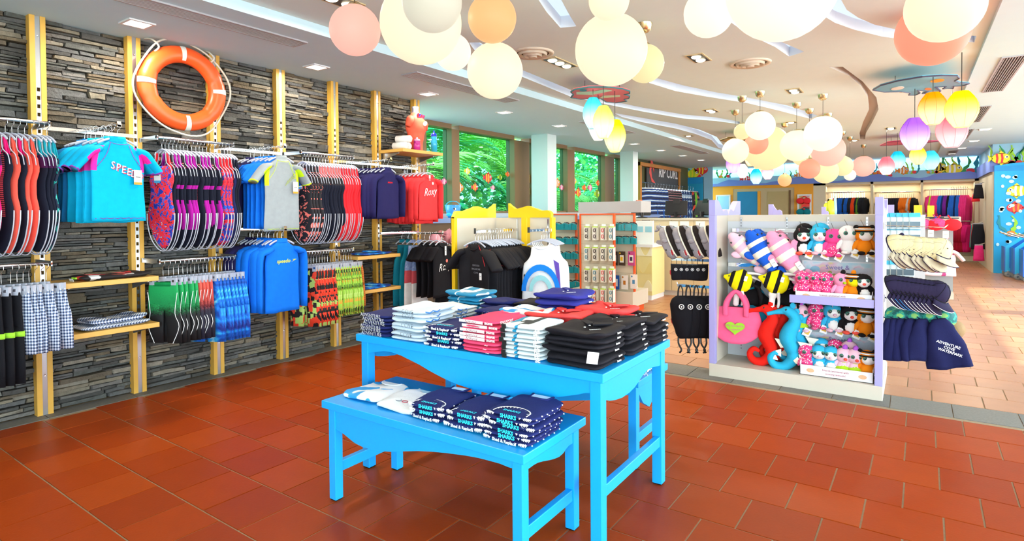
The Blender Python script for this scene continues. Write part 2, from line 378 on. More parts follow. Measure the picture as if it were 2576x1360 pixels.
# ------------------------------------------------------------------ windows, columns, far walls
FRM = mat('bronze_window_frame', '#8a6a48', .45, noise=.06); GLS = None
def glassmat():
    m = bpy.data.materials.new('green_glass'); m.use_nodes = True; t = m.node_tree; p = t.nodes['Principled BSDF']; t.nodes.remove(p); out = t.nodes['Material Output']
    a = t.nodes.new('ShaderNodeBsdfTransparent'); a.inputs[0].default_value = (.34, .64, .54, 1); g = t.nodes.new('ShaderNodeBsdfGlossy'); g.inputs['Roughness'].default_value = .02
    mx = t.nodes.new('ShaderNodeMixShader'); mx.inputs[0].default_value = .05
    t.links.new(a.outputs[0], mx.inputs[1]); t.links.new(g.outputs[0], mx.inputs[2]); t.links.new(mx.outputs[0], out.inputs[0]); return m
GLS = glassmat()
XWN = -6.5; wy = lambda px: at(px, 450, 0, XWN).y
struct(B().box(-6.75, -6.4, 5.6, 21.7, 0, 1.5).obj('wall_window', mat('sill_wall', '#c9cbd2', .7, noise=.03)))
struct(B().box(-6.75, -5.5, 5.7, 5.76, 0, 3.0).obj('wall_return', SOFF))
struct(B().box(-6.45, -5.75, 5.76, 15.5, 1.36, 1.43).obj('trim_1', mat('ledge_paint', '#7d97c8', .5, noise=.03)))
struct(B().box(-6.4, -5.8, 5.76, 15.5, 0, 1.36).obj('wall_ledge', mat('brown_panel', '#6d5640', .6, noise=.1)))
mull = [(1040, 1062), (1126, 1145), (1284, 1322), (1334, 1342), (1418, 1436), (1513, 1537), (1556, 1562), (1600, 1612)]
for k in range(len(mull)-1):
    y0, y1 = wy(mull[k][0]), wy(mull[k][1]); y2, y3 = wy(mull[k+1][0]), wy(mull[k+1][1])
    t = bpy.data.objects.new('window_%d' % (k+1), None); COL.objects.link(t); struct(t)
    B().box(-6.6, -6.4, y0, y1, 1.5, 2.92).obj('frame', FRM, t); B().box(-6.6, -6.4, y1, y2, 2.92, 3.0).obj('frame', FRM, t); B().box(-6.56, -6.44, y1, y2, 1.5, 1.54).obj('frame', FRM, t)
    B().box(-6.525, -6.515, y1, y2, 1.54, 2.92).obj('pane', GLS, t)
def column(pxs, ytop, name):
    c = fl(pxs[1], ytop, 3.0); xl = at(pxs[0], 450, 1, c.y).x; yr = at(pxs[2], 450, 0, c.x).y
    struct(B().box(xl, c.x, c.y, yr, 0, 3.01).obj(name, mat('column_paint', '#d3e2e4', .7, noise=.02)))
    return c
column((1337, 1377, 1400), 336, 'column'); column((1560, 1592, 1605), 380, 'column_far')
YB = 21.5
bx = lambda px: at(px, 480, 1, YB).x
BLUEW = mat('far_wall_blue', '#9cc8e2', .8, noise=.03); ORG = mat('orange_paint', '#f2a52a', .6, noise=.04); BAND = mat('wave_band_blue', '#6f86d6', .6, noise=.04)
struct(B().box(-6.7, 5.0, YB+.6, YB+.7, 0, 3.2).obj('wall_back', BLUEW))
zz = lambda py, px=2000: at(px, py, 1, YB).z
zb0, zt = zz(463), 2.75
b = B(); xo = bx(1790); xn = bx(2046); xe = bx(2462)
b.box(xo, bx(1844), YB, YB+.1, 0, zb0).box(bx(1844), bx(1998), YB, YB+.1, zz(471), zb0).box(bx(1998), xn, YB, YB+.1, 0, zb0).obj('wall_fitting_room', ORG); struct(COL.objects[-1])
pts = [(xo-.6, zb0)]+[(xe, zb0)]+[(lerp(xe, xo-.6, i/40), zz(452)+.07*math.sin(i*.62)+.03*math.sin(i*1.7)) for i in range(41)]
struct(B().prism(pts, YB-.05, YB+.02, 'y').obj('trim_2', BAND))
struct(B().box(xo, xe, YB+.02, YB+.5, zb0+.05, zz(440)).obj('wall_over_niches', BLUEW))
TAN = mat('tan_panel', '#c6b08a', .6, noise=.05)
dr = struct(B().box(bx(1844), bx(1998), YB+.02, YB+.06, 0, zz(471)).obj('door_1', TAN))
B().box(bx(1855), bx(1906), YB-.01, YB+.03, 0, zz(479)).obj('door_leaf', mat('sea_mural', '#1f86b8', .5, noise=.2, scale=2), dr)
B().box(bx(1906), bx(1913), YB-.03, YB+.03, 0, zz(478)).obj('door_jamb', ORG, dr); B().box(bx(1985), bx(1989), YB-.03, YB+.03, 0, zz(478)).obj('door_jamb', mat('brown_wood', '#6b4a28', .5), dr)
B().box(bx(1930), bx(1985), YB-.005, YB+.03, 0, zz(480)).obj('door_leaf', mat('tan_door', '#b8a070', .6, noise=.05), dr)
# clothes niches
NICH = mat('niche_panel', '#d8ccb2', .6, noise=.03); b = B()
npx = [(2046, 2077), (2190, 2197), (2316, 2322), (2452, 2462)]
for a, c in npx: b.box(bx(a), bx(c), YB, YB+.55, 0, zb0)
b.box(bx(2046), bx(2462), YB, YB+.55, zz(468), zb0); b.box(bx(2046), bx(2462), YB+.5, YB+.58, 0, zb0); b.box(bx(2046), bx(2462), YB+.02, YB+.55, 0, .15)
struct(b.obj('wall_niches', NICH))
for a, c in ((2077, 2190), (2197, 2316), (2322, 2452)):
    lamp('niche_light', 'AREA', ((bx(a)+bx(c))/2, YB+.25, zz(470)-.01), 8, (1, .86, .6), size=1.2, size_y=.1)
xs = 1.57
struct(B().box(xe, xe+.12, 17.9, YB+.1, 0, zb0).obj('wall_side_niche', NICH)); struct(B().box(xe-.05, xe+.14, 17.9, YB, zb0, zz(440)).obj('trim_3', BAND))
struct(B().box(xe, xe+.12, 17.9, YB, zz(440), 3.1).obj('wall_side_upper', BLUEW))
SEA = mat('sea_wall_blue', '#18a9e8', .55, noise=.25, scale=1.2); by = lambda x, y: at(x, y, 1, 17.85)
p0 = by(2501, 412); pts = [(p0.x, 0), (5.1, 0), (5.1, p0.z)]+[(lerp(5.1, p0.x, i/20), p0.z-.02-.03*math.sin(i)) for i in range(21)]
sw = struct(B().prism(pts, 17.8, 17.88, 'y').obj('wall_sea', SEA))
zd = by(2520, 430).z; B().box(p0.x, 5.1, 17.79, 17.8, zd, p0.z-.06).obj('wave_border', mat('sea_border', '#1493d8', .55, noise=.1), sw)
struct(B().box(p0.x, 5.1, 17.95, 18.0, 0, 3.1).obj('wall_sea_upper', BLUEW))
struct(B().box(5.0, 5.2, 15.5, 22, 0, 3.2).obj('wall_right', BLUEW))
for k, y in enumerate((-3.8, .2, 4.2, 8.2, 12.0)): struct(B().box(5.0, 5.2, y, y+.35, 0, 3.2).obj('pillar_right', WHITE))
# mural wall left of the fitting rooms and the surf-brand alcove
YM = 20.0; mx_ = lambda px: at(px, 480, 1, YM).x; mz = lambda py: at(1745, py, 1, YM).z
mw = struct(B().box(mx_(1724), mx_(1768), YM, YM+.1, 0, mz(446)).obj('wall_mural', mat('mural_teal', '#1b9fd0', .55, noise=.15, scale=2)))
B().box(mx_(1724), mx_(1768), YM-.02, YM, mz(462), mz(447)).obj('wave_border', mat('sea_border', '#1493d8', .55), mw)
struct(B().box(mx_(1768), xo, YM+.05, YM+.1, 0, mz(448)).obj('wall_mural_side', NICH)); struct(B().box(mx_(1724), mx_(1790), YM+.1, YM+.15, 0, 3.1).obj('wall_mural_upper', BLUEW))

struct(B().box(-6.7, -1.2, -4.2, -4.0, 0, 3.2).obj('wall_light_block', WHITE))  # unseen wall added to hold daylight off the left of the shop

struct(B().box(-6.7, -6.42, 15.75, YM, 1.5, 3.0).obj('wall_surf_bay', mat('olive_panel', '#5c5a3a', .6, noise=.1)))
# ------------------------------------------------------------------ slotted uprights on the stone wall
PY_ = [1.61, 2.267, 2.951, 3.645, 4.329, 4.968, 5.657]
WHERE = ['nearest the left edge of the picture', 'left of the lifebuoy', 'behind the right side of the lifebuoy', 'behind the grey and yellow rash shirt', 'between the patterned shorts and the red suits', 'behind the plain navy long sleeved shirts', 'beside the window at the end of the wall']
bl = B().box(-.07, 0, -.05, -.016, 0, 3.0); br = B().box(-.07, 0, .016, .05, 0, 3.0)
wl, wr = bl.mesh('wood_strip', WOOD), br.mesh('wood_strip', WOOD)
ch = B().box(-.012, -.004, -.016, -.0095, 0, 3.0).box(-.012, -.004, .0095, .016, 0, 3.0).box(-.012, -.004, -.0095, .0095, 0, .5).box(-.012, -.004, -.0095, .0095, 2.5, 3.0)
z = .5
while z < 2.5: ch.box(-.012, -.004, -.0095, .0095, z+.028, z+.062); z += .0625
ch.box(-.06, -.05, -.016, .016, 0, 3.0, 1); chm = ch.mesh('slotted_channel', [STEEL, mat('slot_backing', '#8a6328', .7)])
for k, y in enumerate(PY_):
    t = thing('wall_upright', 'honey wood upright with slotted steel channel, ' + WHERE[k], 'upright', (-5.405, y, 0))
    place(wl, 'wood_strip', t); place(wr, 'wood_strip', t); place(chm, 'slotted_channel', t)
    for zz_ in (.3, 2.85): B().lathe([(0, 0), (.006, .001), (.007, .004)], 8).obj('screw', CHROME, t, rot=(0, PI/2, 0), loc=(-.002, 0, zz_))
# hang rails between uprights, waterfall arms, shelves
def rail(y0, y1, z, label, x=-5.1):
    t = thing('hang_rail', label, 'rail', (x, y0, z))
    B().tube([(0, 0, 0), (0, y1-y0, 0)], .0125, 10).obj('tube', STEEL, t, True)
    for y in (.006, y1-y0-.006):
        B().box(-.32, .014, y-.004, y+.004, -.02, .016).obj('bracket', STEEL, t); B().lathe([(0, 0), (.017, 0), (.017, .01), (0, .01)], 10).obj('end_cap', CHROME, t, rot=(PI/2, 0, 0), loc=(0, y+.004, 0))
    return t
rail(.93, 1.58, 2.165, 'upper steel rail holding pink and black swimsuits, nearest the picture edge')
rail(2.29, 2.95, 2.14, 'upper steel rail holding black and magenta swimsuits under the lifebuoy')
rail(3.65, 4.33, 2.13, 'upper steel rail holding the black and red swimsuits right of the grey shirt')
rail(.93, 1.575, 1.165, 'lower steel rail holding black and gingham shorts')
rail(2.29, 2.95, 1.125, 'lower steel rail holding green, red and blue galaxy shorts')
rail(3.65, 4.31, 1.12, 'lower steel rail holding orange and green patterned shorts')
def arm(y, z, L, label, ya, yb, x0=-5.4):
    t = thing('waterfall_rack', label, 'arm', (x0, y, z))
    B().box(-.01, .012, ya-y, yb-y, -.014, .016).obj('cross_bar', CHROME, t)
    b = B().box(0, L, -.012, .012, -.006, .008)
    for k in range(int(L/.035)): b.box(.04+k*.035, .046+k*.035, -.012, .012, .008, .016)
    b.obj('notched_arm', CHROME, t); B().box(L-.006, L, -.014, .014, -.01, .034).obj('stop', CHROME, t)
    return t
arm(1.92, 2.165, .56, 'notched chrome arm carrying the turquoise rash shirts', 1.62, 2.26)
arm(3.3, 2.13, .56, 'notched chrome arm carrying the grey and yellow rash shirt', 2.96, 3.64)
arm(4.64, 2.1, .56, 'notched chrome arm carrying the upper navy long sleeved shirts', 4.34, 4.96)
arm(5.3, 2.09, .6, 'notched chrome arm carrying the red long sleeved shirts', 4.98, 5.65)
arm(3.28, 1.36, .58, 'notched chrome arm carrying the bright blue long sleeved shirts', 2.96, 3.64)
arm(5.3, 1.26, .74, 'notched chrome arm carrying the black tee shirts beside the pile table', 4.98, 5.65)
def shelf(y0, y1, z, label, x1=-5.05):
    t = thing('wall_shelf', label, 'shelf', (-5.4, y0, z))
    B().box(0, x1+5.4, 0, y1-y0, -.038, 0).obj('board', WOODT, t, bevel=.003)
    for y in (.05, y1-y0-.05): B().prism([(0, -.038), (.28, -.038), (.28, -.05), (0, -.12)], y-.003, y+.003, 'y').obj('bracket', STEEL, t)
    return t
shelf(1.63, 2.27, 1.012, 'wooden wall shelf holding the red camouflage shorts')
shelf(1.63, 2.27, .635, 'wooden wall shelf holding the folded gingham shorts')
shelf(4.33, 4.98, 1.03, 'upper of two wooden shelves with folded blue shorts, right of the green shorts')
shelf(4.33, 4.98, .645, 'lower of two wooden shelves with folded blue shorts, right of the green shorts')
shelf(4.99, 5.7, 2.28, 'high wooden shelf carrying the coral mannequin bust', -5.0)

# ------------------------------------------------------------------ ceiling fittings
SPOT = glow('spot_glow', '#fff2d0', 5.0); DIFF = glow('downlight_diffuser', '#fff6de', 5.0)
def downlight(x, y, z, label, s=.075, e=14):
    t = thing('ceiling_downlight', label, 'downlight', (x, y, z))
    b = B().box(-s-.02, s+.02, -s-.02, -s, -.012, .004).box(-s-.02, s+.02, s, s+.02, -.012, .004).box(-s-.02, -s, -s, s, -.012, .004).box(s, s+.02, -s, s, -.012, .004); b.obj('trim_ring', WHITE, t)
    B().box(-s, s, -s, s, -.006, .0).obj('diffuser', DIFF, t)
    lamp('downlight_lamp', 'AREA', (x, y, z-.02), e, (1, .93, .82), size=s*1.6)
ordn = ['nearest to the camera, over the first stone bay', 'second along the stone wall, over the grey shirt', 'third, above the end of the stone wall', 'fourth, before the first window', 'fifth, before the pale column', 'sixth along the window wall', 'seventh along the window wall', 'eighth along the window wall', 'ninth along the window wall', 'last along the window wall']
for k in range(10):
    downlight(-4.99-.013*k, 2.12+1.664*k if k else 2.12, 3.0, 'square white soffit downlight, ' + ordn[k], e=(20, 20, 9)[k] if k < 3 else 9)
for k, p in enumerate(((2478, 325), (2450, 354), (2420, 372), (2395, 386))):
    P = fl(*p, 3.04); downlight(P.x, P.y, 3.04, ('first', 'second', 'third', 'last')[k] + ' of the flat downlights over the sea mural corner', e=14)
def spots(px, n, label, z=ZC):
    P = fl(*px, z); t = thing('recessed_spotlight', label, 'spotlight', P, group='recessed spot boxes in the main ceiling')
    h = .075*n; B().box(-.09, .09, -h-.02, h+.02, -.008, .002).obj('frame', mat('cream_frame', '#d9c79a', .4), t); B().box(-.075, .075, -h, h, -.0095, -.008).obj('well', BLACKP, t)
    for k in range(n):
        B().ell((0, -h+.075+k*.15, -.01), (.05, .05, .02), 12, 6).obj('lamp_head', SPOT, t, True)
    lamp('spot_lamp', 'AREA', (P.x, P.y, z-.04), 26, (1, .86, .62), size=.14)
for px, n, l in (((1408, 157), 3, 'triple spot box beside the round ceiling vent near the big globes'), ((1757, 145), 2, 'twin spot box between two cove slots, near the second round vent'), ((1998, 228), 2, 'twin spot box above the far globe cluster'),
                 ((2283, 224), 2, 'twin spot box next to the blue octopus panel'), ((2241, 322), 2, 'twin spot box behind the purple lantern'), ((1788, 278), 2, 'twin spot box left of the far globe cluster'),
                 ((1732, 341), 1, 'single spot box above the surf shorts alcove'), ((2150, 352), 1, 'single spot box behind the pink far globe'), ((855, 1), 2, 'twin spot box at the top edge over the pink globe'), ((1990, 307), 1, 'single spot box hidden among far globe cords')):
    spots(px, n, l)
def vent(px, label):
    P = fl(*px, ZC); t = thing('round_ceiling_vent', label, 'vent', P)
    VT = mat('vent_cream', '#e8dfcd', .5, noise=.03)
    for r0, r1, zz_ in ((.165, .205, -.018), (.115, .14, -.034), (.068, .09, -.044), (0, .04, -.05)):
        B().lathe([(max(r0, .001), 0), (max(r0, .001), zz_*.6), (r1, zz_), (r1+.008, 0)], 28).obj('ring', VT, t, True)
    B().lathe([(.001, -.004), (.19, -.004)], 20).obj('duct', mat('duct_dark', '#5a4c3a', .8), t)
vent((1340, 133), 'round ringed ceiling vent right of the lower left big globe'); vent((1887, 158), 'round ringed ceiling vent below the large cove slot')
def slotvent(x0, x1, y0, y1, z, label, n, m1, m2):
    t = thing('linear_vent', label, 'vent', ((x0+x1)/2, (y0+y1)/2, z)); hx, hy = (x1-x0)/2, (y1-y0)/2; e = .018
    B().box(-hx-e, hx+e, -hy-e, -hy, -.012, .004).box(-hx-e, hx+e, hy, hy+e, -.012, .004).box(-hx-e, -hx, -hy, hy, -.012, .004).box(hx, hx+e, -hy, hy, -.012, .004).obj('frame', m1, t)
    B().box(-hx, hx, -hy, hy, -.002, .001).obj('duct', m2, t)
    for k in range(n):
        xx = -hx+(k+.5)*2*hx/n; B().box(xx-hx/n*.35, xx+hx/n*.35, -hy, hy, -.01, -.002).obj('slat', m1, t)
GR = mat('vent_grey', '#b9b8bd', .5, noise=.02)
slotvent(-4.54, -4.37, .9, 3.19, 3.0, 'long linear air vent in the soffit over the stone wall', 6, GR, mat('duct_dark', '#5a4c3a', .8))
slotvent(-4.54, -4.34, 4.55, 6.45, 3.0, 'long linear air vent in the soffit below the globes', 6, GR, mat('duct_dark', '#5a4c3a', .8))
slotvent(-4.55, -4.35, 8.6, 10.4, 3.0, 'linear soffit vent above the first pale column', 6, GR, mat('duct_dark', '#5a4c3a', .8))
slotvent(-4.55, -4.35, 13.0, 15.2, 3.0, 'farthest linear vent in the window soffit', 5, GR, mat('duct_dark', '#5a4c3a', .8))
DK = mat('grille_black', '#1c1a1e', .7)
for k, (y0, y1) in enumerate(((7.75, 9.85), (11.2, 13.1), (14.2, 16.0), (19.0, 20.5))):
    slotvent(.74, .92, y0, y1, 3.045, ('nearest', 'second', 'third', 'farthest')[k] + ' black slotted grille along the right side ceiling', 8, GR, DK)

# ------------------------------------------------------------------ globes and lanterns
GC = {'cream': ('#ffeecb', .84), 'white': ('#fff4e0', .86), 'ivory': ('#ece7d2', .6), 'peach': ('#ffb87e', .85), 'pink': ('#ffb8a8', .85), 'salmon': ('#ff987c', .85), 'buff': ('#f3e6ae', .8)}
_gm = {}
def globe(x, y, r, R, col, label, cord=True):
    d = FPX*R/r; P = atd(x, y, d)
    if P.z+R > 3.02: P = CPOS+(P-CPOS)*.9
    t = thing('globe_pendant', label, 'pendant lamp', P); h = ZC-P.z
    if col not in _gm: _gm[col] = B().ell((0, 0, 0), (1, 1, 1), 32, 18).mesh('shade', glow('opal_'+col, *GC[col]), True)
    place(_gm[col], 'shade', t, scale=(R, R, R))
    B().lathe([(0, R*.93+.03), (R*.2, R*.93+.025), (R*.34, R*.93), (R*.36, R*.9)], 16).obj('cap', BRASS, t, True)
    B().tube([(0, 0, R), (0, 0, h-.04)], .003, 5).obj('cord', BLACKP, t)
    B().lathe([(0, h-.08), (.03, h-.075), (.055, h-.05), (.065, h)], 16).obj('canopy', BRASS, t, True)
near = [(893, 76, 63, .16, 'pink', 'pale pink globe hanging alone, first globe over the soffit edge'), (1059, 58, 92, .25, 'cream', 'big cream globe partly behind a grey white globe'), (1087, 5, 75, .15, 'ivory', 'dull ivory unlit looking globe in front of the big cream globe'),
        (1139, 131, 46, .15, 'white', 'small white globe tucked under the big cream globe'), (1238, 46, 61, .16, 'peach', 'peach globe directly above the cream globe left of the round vent'), (1245, 178, 70, .2, 'cream', 'cream globe hanging lowest in the near cluster'),
        (1532, 0, 51, .12, 'cream', 'small cream globe cut by the top edge above a huge cream globe'), (1537, 125, 90, .25, 'cream', 'huge cream globe in the middle, above the fish panel'), (1622, 160, 43, .16, 'buff', 'dim buff globe half hidden behind the huge middle globe'),
        (1783, 32, 61, .16, 'white', 'white globe touching the left of the largest globe'), (1966, -34, 134, .25, 'white', 'largest white globe cut off by the top edge'), (2376, 16, 87, .2, 'cream', 'cream globe over a salmon globe, top right'), (2345, 82, 73, .26, 'salmon', 'salmon globe peeping out under a cream globe, top right')]
for g_ in near: globe(*g_)
far = [(1912, 316, 36, .19, 'white', 'white globe at top left of the far cluster'), (1903, 360, 28, .18, 'salmon', 'salmon globe peeping below the white far globe'), (1930, 372, 50, .385, 'buff', 'largest buff globe at the back of the far cluster'), (1867, 331, 20, .11, 'buff', 'small buff globe at upper left of the far cluster'),
       (1850, 380, 32, .2, 'cream', 'leftmost cream globe of the far cluster'), (2004, 366, 39, .228, 'cream', 'cream globe in the middle of the far cluster'), (2026, 384, 35, .27, 'buff', 'buff globe peeping below the middle far globe'), (2070, 336, 44, .239, 'white', 'large white globe at the right of the far cluster'),
       (2083, 378, 40, .26, 'pink', 'pink globe peeping under the large white far globe'), (2036, 424, 25, .155, 'salmon', 'salmon globe hanging low in the far cluster'), (2076, 430, 31, .24, 'buff', 'lowest buff globe of the far cluster'), (2119, 417, 25, .2, 'buff', 'buff globe right of the lowest far globe'),
       (2138, 440, 14, .12, 'white', 'tiny white globe at the lower right of the far cluster'), (2172, 418, 26, .25, 'pink', 'pink globe alone right of the far cluster'), (1974, 453, 16, .115, 'peach', 'little peach globe low in front of the orange wall')]
for g_ in far: globe(*g_)
LC = {'purple': '#9a5fd0', 'orange': '#ff9d0a', 'yellow': '#f2e212', 'pink': '#ff6f86', 'teal': '#3fc4dc', 'green': '#bfe46a', 'white': '#f6f4fa', 'blue': '#18b4dc', 'rose': '#ff8fae', 'gold': '#ffc21e'}
def lantern(x, y, r, depth, col, label, ztop, e=6, asp=1.45):
    P = atd(x, y, depth); R = r*depth/FPX; H = R*asp; t = thing('paper_lantern', label, 'lantern', P)
    n = 20; fn = lambda v: math.sin(PI*(.13+.74*v))*.98+.02
    prof = [(R*fn(k/n), -H+2*H*k/n) for k in range(n+1)]
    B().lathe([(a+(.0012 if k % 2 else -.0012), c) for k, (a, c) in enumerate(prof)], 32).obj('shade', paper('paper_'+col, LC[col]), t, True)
    for k in range(8):
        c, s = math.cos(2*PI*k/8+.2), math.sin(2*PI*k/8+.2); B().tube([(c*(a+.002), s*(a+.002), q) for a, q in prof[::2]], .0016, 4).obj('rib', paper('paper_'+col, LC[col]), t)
    B().ell((0, 0, -H*.35), (.03, .03, .035), 8, 6).obj('bulb', glow('lantern_bulb', '#fff4dc', 8), t, True)
    B().tube([(0, 0, -H*.3), (0, 0, ztop-P.z)], .004, 5).obj('cord', BLACKP, t)
    l = lamp('lantern_lamp', 'POINT', (P.x, P.y, P.z-H*.32), e, (1, .95, .85), size=.035)
for a in ((1505, 317, 24, 7.1, 'white', 'white paper lantern mostly hidden behind the green lantern'), (1492, 285, 26, 6.8, 'teal', 'turquoise paper lantern under the pink fish panel'), (1518, 307, 27, 6.5, 'green', 'pale green paper lantern in front of the turquoise lantern'), (1547, 342, 27, 6.9, 'yellow', 'yellow paper lantern hanging lowest under the fish panel')):
    lantern(*a, ZC if a[4] == 'green' else 2.93, asp=1.5)
for a in ((2301, 337, 32, 6.9, 'purple', 'purple paper lantern under the blue octopus panel'), (2347, 273, 32, 6.3, 'orange', 'orange paper lantern close under the octopus panel'), (2394, 328, 34, 7.3, 'pink', 'coral pink lantern half behind the yellow lantern'), (2419, 275, 36, 5.9, 'yellow', 'rightmost yellow lantern under the octopus panel')):
    lantern(*a, 2.93 if a[4] in ('purple', 'orange') else ZC, asp=1.25)
for a in ((2230, 417, 18, 11.2, 'pink', 'small pink lantern under the red panel, beside the pink globe'), (2258, 402, 17, 12, 'blue', 'small deep blue lantern under the red panel'), (2309, 391, 18, 11.2, 'yellow', 'small yellow lantern below the purple lantern'), (2341, 403, 19, 12, 'teal', 'small aqua lantern at the right end of the red panel')):
    lantern(*a, ZC, e=5, asp=1.25)
for a in ((1844, 412, 17, 11.6, 'purple', 'far purple lantern below the leftmost cream globe'), (1888, 400, 13, 12, 'orange', 'far orange lantern behind the leftmost cream globe'), (1868, 430, 13, 12, 'white', 'far white lantern next to the purple one'), (1911, 417, 13, 12.3, 'gold', 'far golden lantern behind the deep blue one'), (1902, 444, 14, 11.6, 'blue', 'far deep blue lantern hanging lowest'), (1931, 432, 14, 11.6, 'rose', 'far rose lantern right of the deep blue one')):
    lantern(*a, ZC if a[0] > 1870 else 2.93, e=5, asp=1.35)
# flat painted sea creature panels that carry the lanterns
def panel(pts, z, col, outline, name, label, extra=()):
    P = [fl(x, y, z) for x, y in pts]; c = sum(P, Vector())/len(P); t = thing(name, label, 'ceiling panel', (c.x, c.y, z))
    q = [(p.x-c.x, p.y-c.y) for p in P]; B().prism(q, 0, .018, 'z').obj('board', mat(name+'_paint', col, .4, noise=.1, scale=2), t)
    B().tube([(a, b_, 0) for a, b_ in q], .009, 5, True).obj('outline', mat(name+'_edge', outline, .5), t)
    for pl, cl in extra:
        e = [fl(x, y, z-.002) for x, y in pl]; B().prism([(p.x-c.x, p.y-c.y) for p in e], -.004, -.001, 'z').obj('painted_patch', mat('patch'+cl, cl, .5, noise=.05), t)
    for p in (q[0], q[len(q)//2]): B().tube([(p[0]*.6, p[1]*.6, .018), (p[0]*.6, p[1]*.6, ZC-z-.002)], .003, 4).obj('wire', BLACKP, t)
def el(cx, cy, rx, ry, a=0, n=18): return [(cx+rx*math.cos(2*PI*k/n)*math.cos(a)-ry*math.sin(2*PI*k/n)*math.sin(a), cy+rx*math.cos(2*PI*k/n)*math.sin(a)+ry*math.sin(2*PI*k/n)*math.cos(a)) for k in range(n)]
panel([(2196, 226), (2215, 215), (2260, 203), (2320, 193), (2370, 190), (2408, 191), (2414, 196), (2402, 203), (2414, 208), (2438, 210), (2422, 215), (2400, 216), (2398, 222), (2372, 223), (2380, 217), (2352, 218), (2366, 228), (2362, 233), (2320, 235), (2335, 229), (2308, 226), (2314, 234), (2302, 239), (2286, 239), (2290, 233), (2268, 230), (2225, 231)], 2.93, '#6fb4cc', '#4a4a66', 'octopus_shaped_board',
      'flat blue and yellow octopus shaped panel under the right ceiling', ((el(2258, 222, 17, 4, -.15), '#f5ede0'), (el(2358, 203, 18, 4, -.12), '#f2a91e'), (el(2335, 224, 9, 3), '#e98a4a')))
panel([(1436, 231), (1445, 225), (1480, 219), (1530, 219), (1565, 223), (1584, 229), (1584, 235), (1570, 237), (1584, 241), (1582, 247), (1570, 249), (1577, 254), (1548, 258), (1525, 256), (1512, 248), (1492, 247), (1460, 249), (1436, 245), (1443, 238)], 2.93, '#dd6672', '#2f6f7c', 'fish_shaped_board',
      'flat pink and mint fish shaped panel above the green lantern', ((el(1467, 227, 9, 3), '#3a8fa0'), ([(1450, 237), (1490, 238), (1540, 228), (1520, 225), (1490, 230), (1450, 232)], '#bfe6cc'), ([(1508, 247), (1560, 243), (1560, 239), (1516, 241)], '#d3e8c4')))
panel([(2214, 366), (2230, 358), (2270, 354), (2300, 356), (2330, 354), (2362, 355), (2330, 359), (2290, 362), (2240, 365)], 2.92, '#e2557c', '#8a2a4a', 'ray_shaped_board', 'flat red ray shaped panel beyond the purple lantern')
panel([(1812, 353), (1830, 347), (1860, 345), (1890, 350), (1860, 355), (1830, 357)], 2.92, '#c9a648', '#5a4a22', 'turtle_shaped_board', 'flat yellow turtle shaped panel behind the far left globes')
# ------------------------------------------------------------------ blue tables
def wavy(pts_px, z0, X=None, Y=None):
    """lower edge of an apron, read on its own plane"""
    return [((p.x if Y is not None else p.y), p.z) for p in (at(x, y, 0 if X is not None else 1, X if X is not None else Y) for x, y in pts_px)]
def table(name, label, x0, x1, y0, y1, z, leg, inset, ft, edge_f, edge_r, overhang=.028):
    t = thing(name, label, 'table', ((x0+x1)/2, (y0+y1)/2, 0)); ox, oy = (x0+x1)/2, (y0+y1)/2
    B().box(x0-ox, x1-ox, y0-oy, y1-oy, z-ft, z).obj('top', TABLE, t, bevel=.004)
    lx = (x0+overhang+inset, x1-overhang-inset); ly = (y0+overhang, y1-overhang)
    for sx, X in ((1, lx[0]), (-1, lx[1])):
        for sy, Y in ((1, ly[0]), (-1, ly[1])):
            a, c = sorted((X, X+sx*leg)); d, e = sorted((Y, Y+sy*leg))
            l = B().box(a-ox, c-ox, d-oy, e-oy, .006, z-ft).obj('leg', TABLE, t, bevel=.003); B().box(a-ox+.004, c-ox-.004, d-oy+.004, e-oy-.004, 0, .006).obj('glide', BLACKP, l)
    for X, sx in ((lx[0], 1), (lx[1], -1)):
        a, c = sorted((X+sx*.008, X+sx*.04)); B().box(a-ox, c-ox, ly[0]+leg-oy, ly[1]-leg-oy, z*.27, z*.27+.055).obj('stretcher', TABLE, t, bevel=.003)
    def apron(ed, y): 
        P = [(lx[0]+leg, z-ft), (lx[1]-leg, z-ft)]+[(lx[1]-leg, ed[-1][1])]+[p for p in reversed(ed) if lx[0]+leg < p[0] < lx[1]-leg]+[(lx[0]+leg, ed[0][1])]
        B().prism([(p[0]-ox, p[1]) for p in P], y-oy, y+.02-oy, 'y').obj('apron', TABLE, t)
    def aproy(ed, x):
        P = [(ly[0]+leg, z-ft), (ly[1]-leg, z-ft)]+[(ly[1]-leg, ed[-1][1])]+[p for p in reversed(ed) if ly[0]+leg < p[0] < ly[1]-leg]+[(ly[0]+leg, ed[0][1])]
        B().prism([(p[0]-oy, p[1]) for p in P], x-ox, x+.02-ox, 'x').obj('apron', TABLE, t)
    apron(edge_f, ly[0]+.006); apron(edge_f, ly[1]-.026); aproy(edge_r, lx[1]-.026); aproy(edge_r, lx[0]+.006)
    return t
s = 860, 680, 2.834
ef = wavy([(s[0]+a/s[2], s[1]+b_/s[2]) for a, b_ in ((185, 585), (300, 572), (360, 580), (430, 605), (500, 640), (560, 670), (630, 712), (700, 750), (760, 780), (830, 810), (950, 850), (1100, 885), (1250, 903), (1400, 910), (1500, 905), (1600, 892), (1680, 882), (1750, 868))], 0, Y=2.34)
er = wavy([(s[0]+a/s[2], s[1]+b_/s[2]) for a, b_ in ((1870, 925), (1910, 928), (1950, 922), (2000, 905), (2050, 870), (2090, 830), (2120, 785), (2150, 740), (2180, 708), (2215, 690), (2240, 684), (2262, 680))], 0, X=-1.14)
table('display_table', 'large blue wavy apron table stacked with folded shirts', -2.715, -1.112, 2.305, 3.15, .795, .055, 0, .042, ef, er, .022)
s = 800, 980, 2.8
